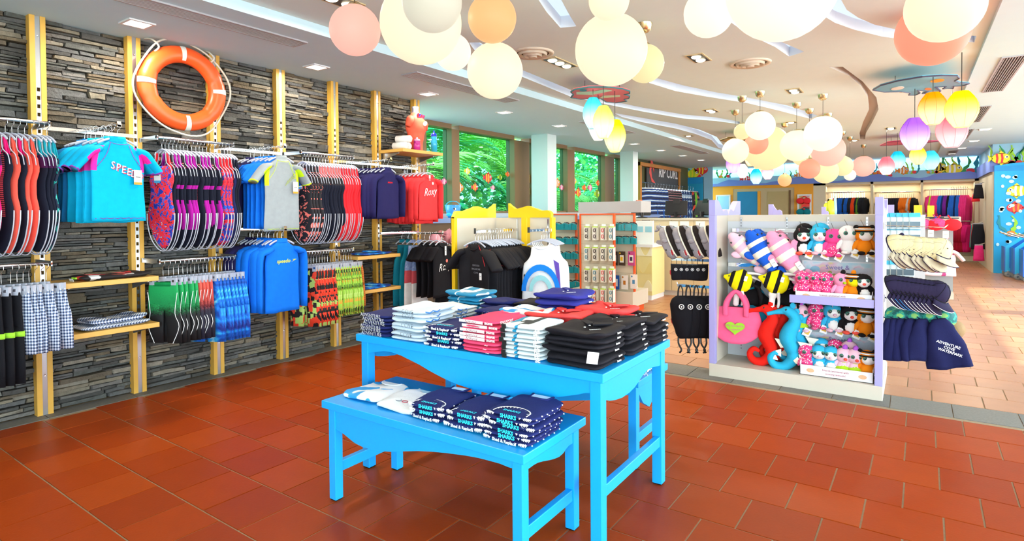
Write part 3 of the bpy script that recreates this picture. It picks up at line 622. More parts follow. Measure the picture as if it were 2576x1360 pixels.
ef2 = wavy([(s[0]+a/s[2], s[1]+b_/s[2]) for a, b_ in ((120, 275), (180, 312), (250, 370), (310, 402), (380, 422), (450, 433), (520, 437), (600, 434), (700, 431), (800, 436), (900, 445), (1000, 458), (1050, 465), (1130, 480), (1200, 498), (1280, 520), (1340, 545))], 0, Y=1.965)
er2 = wavy([(s[0]+a/s[2], s[1]+b_/s[2]) for a, b_ in ((1490, 552), (1520, 530), (1550, 513), (1590, 502), (1620, 497), (1660, 488), (1700, 472), (1730, 445), (1750, 415), (1770, 392), (1790, 380))], 0, X=-1.315)
table('low_bench', 'low blue bench in front of the table with sharks shirts on it', -2.555, -1.285, 1.935, 2.475, .528, .05, 0, .04, ef2, er2, .025)
ef3 = [(p[0]-.02, p[1]) for p in ef2]; er3 = [(p[0]+.98, p[1]) for p in er2]
b3 = table('low_bench', 'low blue bench behind the big table with a red shirt on it', -2.57, -1.3, 3.155, 3.64, .528, .05, 0, .04, [(-2.5, .43), (-2.2, .33), (-1.9, .3), (-1.6, .36), (-1.36, .43)], [(3.22, .44), (3.3, .36), (3.4, .31), (3.5, .36), (3.57, .44)], .025)

# ------------------------------------------------------------------ lavender gondola
GX0, GX1, GY, GB = -1.542, -.2, 5.4, 5.87
def crest(y0, y1, sgn=1, h=.14):
    """side view of the wave crest from the front edge y0 to y1: high peak, dip, bump, end"""
    prof = [(0, 1), (.18, 1.0), (.3, .9), (.42, .62), (.52, .36), (.6, .24), (.68, .27), (.76, .38), (.84, .4), (.92, .3), (1, 0)]
    return [(y0, 0)]+[(lerp(y0, y1, a), h*c) for a, c in prof]
def gondola(name, label, x0, x1, yf, yb, ztop, base, side, plinth, crest_h=.14, both=True):
    t = thing(name, label, 'shelf unit', ((x0+x1)/2, yb, 0)); ox = (x0+x1)/2; X0, X1 = x0-ox, x1-ox; F = yf-yb
    B().box(X0, X1, F, -F if both else .05, 0, plinth).obj('plinth', base, t, bevel=.003)
    B().box(X0+.03, X1-.03, 0, .03, plinth, ztop).obj('back_panel', base, t)
    B().box(X0+.05, X1-.03, -.012, 0, plinth, ztop-.06).obj('panel_face', mat('cool_laminate', '#c6c8cc', .45, noise=.03), t)
    for X in (X0, X1-.055):
        sp = B().box(X+.008, X+.047, F+.02, -F-.02 if both else .03, plinth, ztop).obj('side_panel', base, t)
        B().box(X, X+.055, F, F+.06, plinth, ztop).obj('front_post', side, sp, bevel=.003)
        c = crest(F, .0, 1, crest_h); B().prism([(p[0], ztop+p[1]) for p in c], X, X+.055, 'x').obj('wave_crest', side, sp)
        if both:
            c = [(-p[0], p[1]) for p in c]; B().prism([(p[0], ztop+p[1]) for p in c], X, X+.055, 'x').obj('wave_crest', side, sp)
    for x in (.13, .43, .68, .9):
        b = B(); X = lerp(X0, X1, x)
        b.box(X-.007, X-.003, -.016, -.011, plinth+.05, ztop-.02).box(X+.003, X+.007, -.016, -.011, plinth+.05, ztop-.02)
        z = plinth+.05
        while z < ztop-.03: b.box(X-.003, X+.003, -.016, -.011, z, z+.014); z += .028
        b.box(X-.003, X+.003, -.0125, -.0115, plinth+.05, ztop-.03, 1); b.obj('slotted_strip', [STEEL, BLACKP], t)
    return t
gd = gondola('toy_gondola', 'lavender and beige gondola full of plush sea animals', GX0, GX1, GY, GB, 1.465, BEIGE, LAV, .115)
ox, oy = (GX0+GX1)/2, GB
def bar(px0, px1, py, y, name='hook_bar'):
    a, c = at(px0, py, 1, y), at(px1, py, 1, y); B().box(a.x-ox, c.x-ox, y-oy-.008, y-oy+.006, a.z-.02, a.z+.018).obj(name, CHROME, gd, bevel=.002)
bar(1842, 2184, 578, GB-.03); bar(1832, 2007, 664, GB-.03); bar(1920, 2196, 762, GB-.03)
def hook(px, py, L=.2, y=GB-.04, par=None):
    p = at(px, py, 1, y); B().tube([(p.x-ox, y-oy, p.z), (p.x-ox, y-oy-L, p.z-.01), (p.x-ox, y-oy-L-.012, p.z+.012)], .003, 5).obj('hook', CHROME, gd)
for px in (1902, 1962, 2020, 2060, 2098, 2134, 2155): hook(px, 576)
for px in (1865, 1960): hook(px, 662)
for px in (1930, 1970, 2020, 2062, 2101, 2142, 2168): hook(px, 762)
a = at(1987, 737, 1, GY+.03); c = at(2199, 745, 1, GY+.03)
B().box(a.x-ox, c.x-ox, GY+.02-oy, -.012, a.z-.07, a.z-.055).obj('shelf', BEIGE, gd); B().box(a.x-ox, c.x-ox, GY+.01-oy, GY+.03-oy, a.z-.075, a.z-.01).obj('shelf_lip', LAV, gd)
SHZ = a.z-.055
# yellow display partition
YX, YF, YM_ = -3.5, 4.14, 4.77
t = thing('clothes_gondola', 'yellow crested beige gondola with black tees and a white vest', 'shelf unit', (YX, YM_, 0))
B().box(-.015, .015, YF-YM_, 0, 0, 1.455).obj('side_panel', BEIGE, t); B().box(-.02, .02, YF-YM_-.02, YF-YM_+.02, 0, 1.47).obj('edge_strip', YEL, t, bevel=.004)
xr = at(1388, 550, 1, YM_).x-YX; xd = at(1311, 550, 1, YM_-.06).x-YX; xd2 = at(1325, 550, 1, YM_-.06).x-YX
B().box(0, xr, 0, .03, 0, 1.455).obj('back_panel', BEIGE, t); B().box(xd, xd2, -.06, 0, 0, 1.455).obj('divider_post', YEL, t, bevel=.003); B().box(xr-.01, xr+.012, -.02, .05, 0, 1.455).obj('edge_strip', YEL, t)
D = YF-YM_; L = -D
pr = lambda u: interp([(0, .043), (.07, .069), (.22, .066), (.38, .09), (.53, .114), (.69, .097), (.82, .083), (.92, .108), (1, .14)], u)[0]
B().prism([(D-.02, 1.455), (0.0, 1.455)]+[(lerp(0.0, D-.02, k/20), 1.455+max(.015, pr(1-k/20))) for k in range(20)]+[(D-.02, 1.47)], -.018, .018, 'x').obj('wave_crest', YEL, t)
xc = at(1281, 550, 1, YM_).x-YX
B().prism([(xc, 1.455), (xr, 1.455)]+[(lerp(xr, xc, k/20), 1.455+max(.015, pr(k/20))) for k in range(21)], -.015, .03, 'y').obj('wave_crest', YEL, t)
for px, L in ((1300, .67), (1378, .34)):
    p = at(px, 577, 1, YM_-.01); q = B().box(p.x-YX-.012, p.x-YX+.012, -L, 0, p.z-.012, p.z+.012).obj('notched_arm', CHROME, t); B().box(p.x-YX-.012, p.x-YX+.012, -L-.005, -L, p.z-.02, p.z+.03).obj('stop', CHROME, q)
    B().box(p.x-YX-.006, p.x-YX+.006, -.008, 0, .3, 1.44).obj('slotted_strip', CHROME, t)
# ------------------------------------------------------------------ garments
def hanger(par, hw, drop=.1, hook_h=.085, bend=0):
    """clear shoulder hanger below the rail; origin on the rail axis"""
    h = B(); h.tube(spline([(-hw, 0, -drop-.035), (-hw*.55, 0, -drop-.004), (0, 0, -drop+.012), (hw*.55, 0, -drop-.004), (hw, 0, -drop-.035)], 4), .0055, 6, flat=1.6)
    h = h.obj('hanger', CLEAR, par, True)
    B().tube(spline([(0, 0, -drop+.012), (0, 0, -.035), (.017, 0, -.016), (.014, 0, .014), (-.004, 0, .017), (-.017, 0, .004)], 4), .0021, 5).obj('hook', CHROME, h, True)
def clip_hanger(par, hw, drop=.14):
    h = B(); h.box(-hw, hw, -.006, .006, -drop-.012, -drop+.012)
    for k in (-1, 1): h.box(k*hw-.022, k*hw+.022, -.012, .012, -drop-.045, -drop+.016)
    h.box(-.022, .022, -.008, .008, -drop+.01, -drop+.024)
    h = h.obj('hanger', CLEAR, par); B().tube(spline([(0, 0, -drop+.02), (0, 0, -.035), (.017, 0, -.016), (.014, 0, .014), (-.004, 0, .017), (-.017, 0, .004)], 4), .0021, 5).obj('hook', CHROME, h, True)
    for k in (-1, 1): B().box(k*hw-.009, k*hw+.009, -.0145, .0145, -drop-.02, -drop-.002).obj('clip', CHROME, h)
def body_fn(tab, seed=0, wr=.006, bow=0.0, sag=1):
    """closed cloth shell; tab rows are (z, half width, half depth), bottom to top"""
    z0, z1 = tab[0][0], tab[-1][0]
    def fn(u, v):
        z = lerp(z0, z1, v); hw, hd = interp(tab, z); a = 2*PI*u; c, s_ = math.cos(a), math.sin(a)
        x = hw*(abs(c)**.75)*(1 if c > 0 else -1); k = (1-v)**.8
        y = hd*(abs(s_)**.8)*(1 if s_ > 0 else -1) + wr*k*math.sin(x*38+seed*1.7+z*5)+wr*.6*math.sin(x*17-z*9+seed)
        return (x, y+bow*math.sin(PI*v), z+.004*math.sin(x*25+seed)*(1-v))
    return fn
def pricetag(par, x, y, z, rot=(0, 0, 0), w=.045, h=.085, strip=None):
    t = B().box(-w/2, w/2, -.001, .001, -h, 0).obj('price_tag', PAPER, par, loc=(x, y, z), rot=rot)
    if strip: B().box(-w/2, w/2, -.0015, .0015, -h, -h*.84).obj('tag_stripe', strip, t)
    B().box(-w*.3, w*.3, -.0014, -.0009, -h*.5, -h*.46).obj('tag_print', INK_K, t)
def shirt(label, group, m, sleeve='short', sl=None, W=.2, L=.6, panel=None, seam=None, neck='high', collar=None, loc=(0, 0, 0), rz=0, tagm=False, cat='shirt', hem=None, seed=0, name='rash_shirt', drop=.1, slw=1):
    """front towards local -y"""
    t = thing(name, label, cat, loc, rz, group); d = drop; sl = sl or m
    if sleeve == 'none':
        tab = [(-d-L, W*1.03, .022), (-d-L*.5, W*.97, .026), (-d-L*.34, W*.93, .026), (-d-.13, W*.55, .022), (-d-.05, W*.5, .02)]
    else:
        tab = [(-d-L, W, .016), (-d-L*.55, W*.96, .018), (-d-.2, W*.98, .024), (-d-.1, W*.9, .027), (-d-.045, W*.62, .025), (-d-.015, W*.33, .024)]
    mats = [m]; mi = 0
    if panel:
        mats.append(panel); zt = -d-L*.27
        mi = lambda u, v: 1 if abs(math.cos(2*PI*u)) > .8 and -d-.05 > lerp(tab[0][0], tab[-1][0], v) > zt-.06 else 0
    bd = B().grid(body_fn(tab, seed), 26, 16, True, mi, True).obj('body', mats, t, True)
    if neck == 'high': B().lathe([(W*.33, 0), (W*.31, .022), (W*.29, .04), (W*.26, .036), (W*.27, .01)], 18, (0, 0, -d-.018), sy=.42).obj('collar', collar or m, t, True)
    elif neck == 'round': B().tube([(W*.42*math.cos(a*PI/8), -.012-.02*math.sin(a*PI/8), -d-.012-.055*math.sin(a*PI/8)) for a in range(9)], .006, 6).obj('collar', collar or m, t, True)
    if sleeve != 'none':
        e = W+.1*slw if sleeve == 'short' else W+.055; zl = -d-.235*slw if sleeve == 'short' else -d-L*.97
        for k in (-1, 1):
            P = spline([(k*W*.62, 0, -d-.075), (k*W*.95, .004, -d-.1), (k*(W+.05), .01, -d-.17), (k*e, .012, zl)], 4)
            R_ = [lerp(.055, .078, min(1, i/3)) if i < 4 else lerp(.078, .068 if sleeve == 'short' else .05, (i-3)/(len(P)-4)) for i in range(len(P))]
            s = B(); s.tube(P, R_, 10, flat=.42, mi=0); ms = [sl]
            if panel: 
                ms = [sl, panel]; n4 = (len(P)-1)*10
                s.m[:n4] = [1 if 2 <= (i//10) <= 6 and k*s.v[s.f[i][0]][0] < 9 and (s.v[s.f[i][0]][2] < P[i//10].z-.004) else 0 for i in range(n4)]
            s.obj('sleeve', ms, t, True)
            if hem and sleeve == 'short': B().tube([Vector(P[-1])*.06+Vector(P[-2])*.94]+[P[-1]], [.069, .0695], 10, flat=.43).obj('sleeve_hem', hem, t, True)
    if seam:
        for k in (-1, 1): B().tube(spline([(k*W*.33, -.028, -d-.03), (k*W*.5, -.034, -d-.12), (k*W*.82, -.026, -d-.21)], 4), .0022, 4).obj('seam', seam, t)
        B().tube([(x*W/10, -.021-.004*math.sin(x), -d-L+.018+.004*math.sin(x*2.5+seed)) for x in range(-9, 10)], .002, 4).obj('hem_stitch', seam, t)
        B().tube([(W*.33*math.cos(PI+a*PI/8), -.04*math.sin(a*PI/8)-.012, -d-.02-.02*math.sin(a*PI/8)) for a in range(9)], .002, 4).obj('neck_stitch', seam, t)
    hanger(t, W*.72, d)
    if tagm: pricetag(t, W*.62, -.045, -d-.22, (0, 0, .12), .06, .11, mat('orange_strip', '#f39a1e', .5))
    return t
# --- swimsuits on body form hangers
SUITTAB = [(-0.9, 0.016, 0.0038), (-0.86, 0.06, 0.007), (-0.78, 0.1, 0.0102), (-0.68, 0.128, 0.0134), (-0.6, 0.132, 0.0144), (-0.5, 0.11, 0.0128), (-0.42, 0.105, 0.0128), (-0.33, 0.125, 0.0141), (-0.26, 0.11, 0.0109), (-0.22, 0.08, 0.007)]
def suit(label, group, ms, fn=None, loc=(0, 0, 0), rz=0, seed=0, tagk=0, name='swimsuit', pad=None):
    t = thing(name, label, 'swimsuit', loc, rz, group)
    B().grid(body_fn(SUITTAB, seed, .003, -.02), 18, 22, True, fn or 0, True).obj('body', ms, t, True)
    for k in (-1, 1):
        B().tube(spline([(k*.075, -.005, -.235), (k*.062, -.004, -.18), (k*.05, 0, -.112), (k*.058, .012, -.18), (k*.07, .014, -.235)], 4), .011, 6, flat=.35).obj('strap', pad or ms[0], t, True)
    f = B()
    for k in (-1, 1): f.tube(spline([(k*.05, -.014, -.105), (k*.058, -.02, -.19), (k*.1, -.022, -.235), (k*.118, -.026, -.3)], 4), .0036, 5)
    f.obj('strap_frame', CLEAR, t, True)
    B().tube(spline([(-.136, -.024, -.61), (-.132, -.026, -.7), (-.1, -.024, -.82), (-.045, -.015, -.9), (0, -.01, -.92), (.045, -.015, -.9), (.1, -.024, -.82), (.132, -.026, -.7), (.136, -.024, -.61)], 4), .0042, 6).obj('hip_frame', CLEAR, t, True)
    hanger(t, .075, .095)
    if tagk: pricetag(t, -.02, -.035, -.24, (.05, 0, .2), .055, .12, mat('blue_strip', '#49a6d8', .5))
    return t
def ab(fn): return fn
zone = lambda v: lerp(-.90, -.22, v)
def side_pink(u, v):
    z = zone(v); return 1 if (-.76 < z < -.5 and abs(math.cos(2*PI*u)) > .25+1.6*(z+.76)) or (-.4 < z < -.37 and abs(math.cos(2*PI*u)) > .4) else 0
def centre(u, v): return 1 if abs(math.cos(2*PI*u)) < .5 and zone(v) > -.66 else 0
def lowblack(u, v): return 1 if zone(v) < -.62 or abs(math.cos(2*PI*u)) > .82 else 0
def topblk(u, v): return 1 if zone(v) > -.3 else 0
F_HOT = fab('hot_pink', '#ef1a74'); F_CORAL = fab('coral', '#ff5d4e'); F_PURP = fab('dark_plum', '#4b1a4d'); F_MAG = fab('magenta', '#b01a9c'); F_INK = fab('ink_navy', '#171a2b')
F_RED = fab('bright_red', '#f62a35'); F_ROSE = fab('coral_rose', '#ff6a6a')
F_TROP = rampmat('tropical_print', [(0, '#0d1b3a'), (.47, '#0d1b3a'), (.52, '#1fa39a'), (.58, '#57d3c4'), (.66, '#bfeeb0')], 'noise', 16, stretch=(1, 1, .45), detail=3, dist=1.2)
F_FLOR = rampmat('red_blue_floral', [(0, '#1d2fa8'), (.41, '#2f63d6'), (.46, '#f2283c'), (.6, '#f2283c'), (.63, '#7a1030'), (.68, '#dfe6f5')], 'noise', 22, detail=2, dist=1.5)
F_FLOR2 = rampmat('orange_floral', [(0, '#35122a'), (.38, '#f23c1c'), (.6, '#f23c1c'), (.64, '#fbe0d6')], 'noise', 20, detail=2, dist=1.2)
F_DOTS = rampmat('dark_coral_fleck', [(0, '#17121c'), (.5, '#17121c'), (.56, '#f4796e'), (.68, '#f8d2c8')], 'noise', 24, detail=3, dist=.8)
F_RIB = rampmat('ribbed_coral', [(0, '#1a1520'), (.45, '#e8586a')], 'wave', 24)
def seat(xr, z, spec, rzj=.12, rz0=.25):
    """hang prototypes along a rail: spec is (y, prototype key, seed)"""
    for y, o, lab in spec: pass
def rack(x, z, ys, protos, seq, rz0=.3, jit=.1, seed=1):
    r = random.Random(seed); used = set()
    for y, k in zip(ys, seq):
        o = protos[k]; rz = rz0+r.uniform(-jit, jit); p = (x, y, z-.012)
        if k not in used: used.add(k); o.location = p; o.rotation_euler = (r.uniform(-.02, .02), 0, rz)
        else: dup(o, p, (r.uniform(-.03, .03), 0, rz))
G1 = 'swimsuits on the upper rail nearest the camera'
pr = {'hot': suit('hot pink swimsuit on a clear form hanger, left end of the nearest upper rail', G1, [F_HOT, F_PURP], topblk, seed=1),
      'blk': suit('black swimsuit with pink mesh panel among coral ones on the nearest upper rail', G1, [F_INK, F_RIB], centre, seed=2, pad=F_HOT),
      'cor': suit('coral swimsuit with printed side line, middle of the nearest upper rail', G1, [F_CORAL, F_RIB], lambda u, v: 1 if .2 < u < .3 and False else 0, seed=3, tagk=1),
      'pur': suit('black swimsuit with turquoise straps next to the tropical one, nearest upper rail', G1, [F_INK, F_PURP], topblk, seed=4, pad=fab('teal_strap', '#1f9fb0'), tagk=1),
      'tro': suit('tropical palm printed swimsuit, last on the nearest upper rail', G1, [F_TROP], None, seed=5, pad=fab('teal_strap', '#1f9fb0'), tagk=1)}
rack(-5.1, 2.165, [1.2, 1.245, 1.285, 1.33, 1.365, 1.4, 1.435, 1.475, 1.505, 1.535, 1.562], pr, ['hot', 'hot', 'blk', 'cor', 'blk', 'cor', 'cor', 'pur', 'pur', 'pur', 'tro'], .45, .05, 2)
G2 = 'swimsuits on the upper rail under the lifebuoy'
pr = {'flo': suit('red and blue flower printed swimsuit on the rail under the lifebuoy', G2, [F_FLOR], None, seed=1, pad=F_RED, tagk=1),
      'mag': suit('black swimsuit with magenta side panel on the rail under the lifebuoy', G2, [F_INK, F_MAG], side_pink, seed=2, pad=F_MAG),
      'rib': suit('black swimsuit with red ribbed front on the rail under the lifebuoy', G2, [F_INK, F_RIB], centre, seed=3, pad=F_DOTS),
      'ora': suit('orange red flower swimsuit with navy shorts end, right part of the lifebuoy rail', G2, [F_FLOR2, NAVY], lowblack, seed=4, pad=F_RED, tagk=1),
      'ink': suit('plain ink black swimsuit with coral piping, last on the lifebuoy rail', G2, [F_INK, F_ROSE], lambda u, v: 1 if .3 < u < .34 else 0, seed=5, pad=F_INK)}
ys = [2.335, 2.36, 2.39, 2.42, 2.45, 2.48, 2.51, 2.54, 2.575, 2.61, 2.64, 2.67, 2.705, 2.735, 2.77, 2.8, 2.83, 2.862, 2.892, 2.92]
rack(-5.1, 2.14, ys, pr, ['flo', 'rib', 'mag', 'mag', 'rib', 'mag', 'mag', 'mag', 'rib', 'mag', 'mag', 'mag', 'rib', 'mag', 'flo', 'flo', 'flo', 'ora', 'ink', 'ink'], .4, .06, 3)
G3 = 'swimsuits on the upper rail right of the grey shirt'
pr = {'dot': suit('black swimsuit flecked with coral blossoms, first ones right of the grey shirt', G3, [F_DOTS], None, seed=1, pad=F_DOTS, tagk=1),
      'fad': suit('black shorts style swimsuit with coral top straps, middle of the third upper rail', G3, [F_INK, F_DOTS], topblk, seed=2, pad=F_ROSE),
      'red': suit('bright red swimsuit with plum side stripe, right end of the third upper rail', G3, [F_RED, F_PURP], lambda u, v: 1 if .44 < u < .56 else 0, seed=3, pad=F_RED)}
ys = [3.68+.0345*k for k in range(19)]
rack(-5.1, 2.13, ys, pr, ['dot']*4+['fad']*8+['red']*7, .45, .05, 4)
# --- shorts on clip hangers
def shorts(label, group, m, L=.45, W=.15, band=None, flare=1.0, loc=(0, 0, 0), rz=0, name='swim_shorts', seed=0, piping=None, thick=.015, cat='shorts'):
    t = thing(name, label, cat, loc, rz, group); d = .165; zc = -d-L*.42
    tab = [(zc-.02, W*1.05*flare, thick), (-d-.05, W*.98, thick*.9), (-d, W*.9, thick*.6)]
    B().grid(body_fn(tab, seed, .005), 20, 7, True, 0, True).obj('seat', m, t, True)
    for k in (-1, 1):
        P = [(k*W*.5*flare, 0, zc+.03), (k*W*.54*flare, 0, zc-.05), (k*W*.58*flare, .004, -d-L*.75), (k*W*.6*flare, .004, -d-L)]
        B().tube(P, [W*.5*flare, W*.52*flare, W*.5*flare, W*.48*flare], 12, flat=thick/(W*.5)).obj('leg', m, t, True)
        if piping: B().tube(spline([(k*W*.95, -.015, -d-.08), (k*W*.8, -thick-.006, -d-L*.5), (k*W*1.0, -thick*.9, -d-L*.72), (k*W*.6, -thick-.004, -d-L)], 4), .003, 4).obj('piping', piping, t)
    if band: B().grid(lambda u, v: (W*.92*math.cos(2*PI*u), thick*.75*math.sin(2*PI*u), lerp(-d-.03, -d+.002, v)), 20, 1, True, 0, True).obj('waistband', band, t, True)
    clip_hanger(t, W*.7, .14); return t
F_GING = checkmat('gingham', '#f4f5fa', '#8fa0c4', '#27314f', 46)
F_GRN = rampmat('green_fade', [(0, '#0e0f14'), (.42, '#0e0f14'), (.5, '#0f8a4a'), (.62, '#12a558')], 'grad', interp='LINEAR', dist=.16); F_GRN.node_tree.nodes
F_REDF = rampmat('red_fade', [(0, '#151624'), (.42, '#1d1b33'), (.52, '#c0443c'), (.64, '#e05a4c')], 'grad', interp='LINEAR', dist=.16)
for m_, zof in ((F_GRN, .77), (F_REDF, .76)):
    for n_ in m_.node_tree.nodes:
        if n_.type == 'MATH':
            a2 = m_.node_tree.nodes.new('ShaderNodeMath'); a2.operation = 'ADD'; a2.inputs[1].default_value = zof
            to = [l.to_socket for l in n_.outputs[0].links][0]; m_.node_tree.links.new(n_.outputs[0], a2.inputs[0]); m_.node_tree.links.new(a2.outputs[0], to); break
F_GAL = rampmat('galaxy_print', [(0, '#060a1e'), (.36, '#0c2a8c'), (.48, '#0b6fe0'), (.56, '#2fb6f5'), (.66, '#c9f3ff')], 'noise', 9, detail=4, stretch=(1, 1, .8), interp='LINEAR', dist=.6)
F_GEO = rampmat('orange_geo', [(0, '#18141a'), (.3, '#f2452a'), (.62, '#f2452a'), (.66, '#b9dc74'), (.86, '#18141a')], 'cell', 26, stretch=(1, 1, .7))
F_TRI = rampmat('lime_tribal', [(0, '#3a4a1c'), (.16, '#a4d84a'), (.55, '#c4e67a'), (.7, '#e8b03a'), (.86, '#5f8a2c')], 'cell', 55, stretch=(1, 1, .45))
F_TRI2 = rampmat('orange_tribal', [(0, '#7a1a10'), (.3, '#f2542a'), (.75, '#e0a62a')], 'wave', 30, dist=1.5)
LIME = fab('lime_trim', '#a4e23c'); WHTP = mat('white_piping', '#f2f4f6', .5, noise=.02)
G4 = 'shorts on the lower rail nearest the camera'
s1 = shorts('black shorts with a lime leg stripe on the nearest lower rail', G4, BLACK, .62, .15, loc=(0, 0, 0), thick=.018)
for k in (-1, 1): B().tube([(k*.085, 0, -.43), (k*.086, 0, -.465)], [.0795, .0795], 12, flat=.27).obj('leg_stripe', LIME, s1, True)
s2 = shorts('navy and white gingham swim shorts on the nearest lower rail', G4, F_GING, .43, .16, flare=1.12, thick=.018)
rack(-5.1, 1.165, [1.19, 1.24, 1.29, 1.34, 1.375, 1.41, 1.44, 1.475, 1.51, 1.54], {'a': s1, 'b': s2}, list('aaabbbbbbb'), .55, .08, 7)
G5 = 'shorts on the lower rail under the lifebuoy rail'
pa = {'g': shorts('black knee length shorts with green speckled top fade', G5, F_GRN, .5, .14, piping=WHTP, band=fab('green_band', '#0f8a4a')), 'r': shorts('black knee length shorts with red speckled top fade', G5, F_REDF, .5, .14, piping=WHTP), 'b': shorts('blue galaxy printed swim shorts beside the bright blue long sleeved shirts', G5, F_GAL, .55, .15, band=BLACK, flare=1.1)}
rack(-5.1, 1.125, [2.325, 2.37, 2.41, 2.45, 2.485, 2.52, 2.55, 2.585, 2.62, 2.655, 2.69, 2.72, 2.755, 2.79, 2.82, 2.855, 2.885, 2.92], pa, list('gggggrrrr')+['b']*9, .5, .06, 8)
G6 = 'shorts on the lower rail by the two small shelves'
pa = {'o': shorts('orange, black and lime block printed swim shorts right of the blue shirts', G6, F_GEO, .58, .15, flare=1.05), 't': shorts('lime green tribal printed swim shorts left of the small shelves', G6, F_TRI, .52, .15, flare=1.05), 'u': shorts('orange ended tribal swim shorts, last on the lower rail by the small shelves', G6, F_TRI2, .45, .15)}
rack(-5.1, 1.12, [3.69+.0345*k for k in range(18)], pa, ['o']*7+['t']*10+['u'], .45, .07, 9)
# --- shirts facing the room on notched arms
QX = PI/2
def stack_out(proto_front, others, y, z, x0, step, seed=0, dy=-.022):
    r = random.Random(seed); proto_front.location = (x0, y, z); proto_front.rotation_euler = (0, 0, QX+.05)
    for k, o in enumerate(others):
        o.location = (x0-step*(k+1), y+r.uniform(-.012, .012)+dy*.3*(k+1), z+r.uniform(-.003, .003)); o.rotation_euler = (0, r.uniform(-.02, .02), QX+r.uniform(-.03, .1))
F_TEAL = fab('turquoise', '#00b4e2'); F_PINK2 = fab('pink_panel', '#ff2fae'); F_BLUE = fab('royal_blue', '#0a72e8'); F_STITCH = fab('purple_stitch', '#8a3fa8')
F_GREY = fab('heather_grey', '#9aa2a8'); F_LIM2 = fab('neon_lime', '#cdf026'); F_NAV2 = fab('deep_navy', '#221f52'); F_CRED = fab('coral_red', '#ff3a3e'); F_DTEAL = fab('dark_teal_blue', '#1c78b4')
GT = 'turquoise rash shirts behind the front one'
sp = shirt('foremost turquoise and pink rash shirt with a white and red word, under the lifebuoy', None, F_TEAL, W=.185, L=.6, panel=F_PINK2, seam=F_STITCH, tagm=True, seed=1, hem=F_STITCH)
for i, ch in enumerate('SPEEDO'):
    text(ch, .078, INK_W, sp, (-.05+i*.036, -.0345+.0004*i, -.295-.014*i), name='lettering', sx=.8, rot=(PI/2, .1, 0)); text(ch, .078, mat('red_shadow', '#c2325e', .6), sp, (-.042+i*.036, -.0335+.0004*i, -.301-.014*i), name='lettering', sx=.8, rot=(PI/2, .1, 0))
s0 = shirt('turquoise and pink rash shirt hanging behind the foremost one', GT, F_TEAL, W=.185, L=.61, panel=F_PINK2, seed=2, hem=F_STITCH)
oth = [s0]+[dup(s0) for _ in range(4)]
s9 = shirt('plain mid blue rash shirt at the back of the turquoise shirts', 'blue shirts behind the turquoise ones', F_DTEAL, W=.19, L=.6, seed=3)
oth += [s9, dup(s9), dup(s9)]
stack_out(sp, oth, 1.92, 2.165, -4.87, .055, 1)
sg = shirt('grey short sleeved rash shirt with neon lime sleeves, foremost on its arm', None, F_GREY, W=.19, L=.68, panel=F_LIM2, seam=F_LIM2, tagm=True, seed=4, hem=F_LIM2)
for k in range(5): B().tube([(.02+k*.022, -.031, -.36+k*.017), (.045+k*.022, -.032, -.31+k*.02)], .0025, 4).obj('stripe_print', mat('lime_print', '#a8b84a', .6), sg)
text('S', .07, mat('lime_print', '#a8b84a', .6), sg, (.12, -.032, -.27), name='lettering')
s0 = shirt('royal blue rash shirt hanging behind the grey and lime one', 'royal blue shirts behind the grey one', F_BLUE, W=.19, L=.66, seed=5)
oth = [s0]+[dup(s0) for _ in range(4)]
s9 = shirt('navy rash shirt at the back of the grey shirt arm', 'navy shirts behind the grey one', F_NAV2, W=.19, L=.6, seed=6); oth += [s9, dup(s9)]
stack_out(sg, oth, 3.28, 2.13, -4.87, .06, 2)
def logo(par, s, size, m, x, y, z, tail=True, **k):
    text(s, size, m, par, (x, y, z), name='lettering', shear=.25, offset=.0006, **k)
    if tail: B().prism([(x+size*1.75, z-.012), (x+size*2.9, z+.012), (x+size*1.9, z+.012), (x+size*2.3, z+.004)], y-.0006, y, 'y').obj('logo_mark', m, par)
bl_ = shirt('bright blue long sleeved rash shirt with a yellow word on the chest, foremost', None, F_BLUE, 'long', W=.185, L=.66, seed=7)
logo(bl_, 'speedo', .05, mat('yellow_print', '#e8f02a', .6), -.01, -.033, -.29)
s0 = shirt('bright blue long sleeved rash shirt behind the foremost one', 'bright blue long sleeved shirts', F_BLUE, 'long', W=.185, L=.66, seed=8); oth = [s0]+[dup(s0) for _ in range(4)]
s9 = shirt('dark navy long sleeved rash shirt behind the bright blue ones', 'navy shirts behind the bright blue ones', F_NAV2, 'long', W=.185, L=.6, seed=9); oth += [s9, dup(s9), dup(s9)]
stack_out(bl_, oth, 3.26, 1.36, -4.85, .055, 3)
nv = shirt('dark navy long sleeved rash shirt with a small red word, foremost on its arm', None, F_NAV2, 'long', W=.175, L=.55, seed=10)
logo(nv, 'SPEEDO', .022, F_RED, .0, -.033, -.25, False)
s0 = shirt('dark navy long sleeved rash shirt behind the one with the red word', 'navy long sleeved shirts on the upper arm', F_NAV2, 'long', W=.175, L=.55, seed=11); stack_out(nv, [s0]+[dup(s0) for _ in range(5)], 4.62, 2.1, -4.87, .06, 4)
rd = shirt('coral red long sleeved shirt with white handwriting, foremost by the window', None, F_CRED, 'long', W=.175, L=.56, seed=12, neck='round', drop=.11)
def script(par, s, size, x, y, z, m=INK_W): text(s, size, m, par, (x, y, z), name='lettering', shear=.45, offset=-.001, rot=(PI/2, -.12, 0), sx=.85)
script(rd, 'Roxy', .13, 0, -.031, -.33); sph('dot_print', INK_W, rd, (.055, -.031, -.225), (.017, .002, .017)); B().box(-.014, .014, -.03, -.027, -.19, -.13).obj('care_label', PAPER, rd)
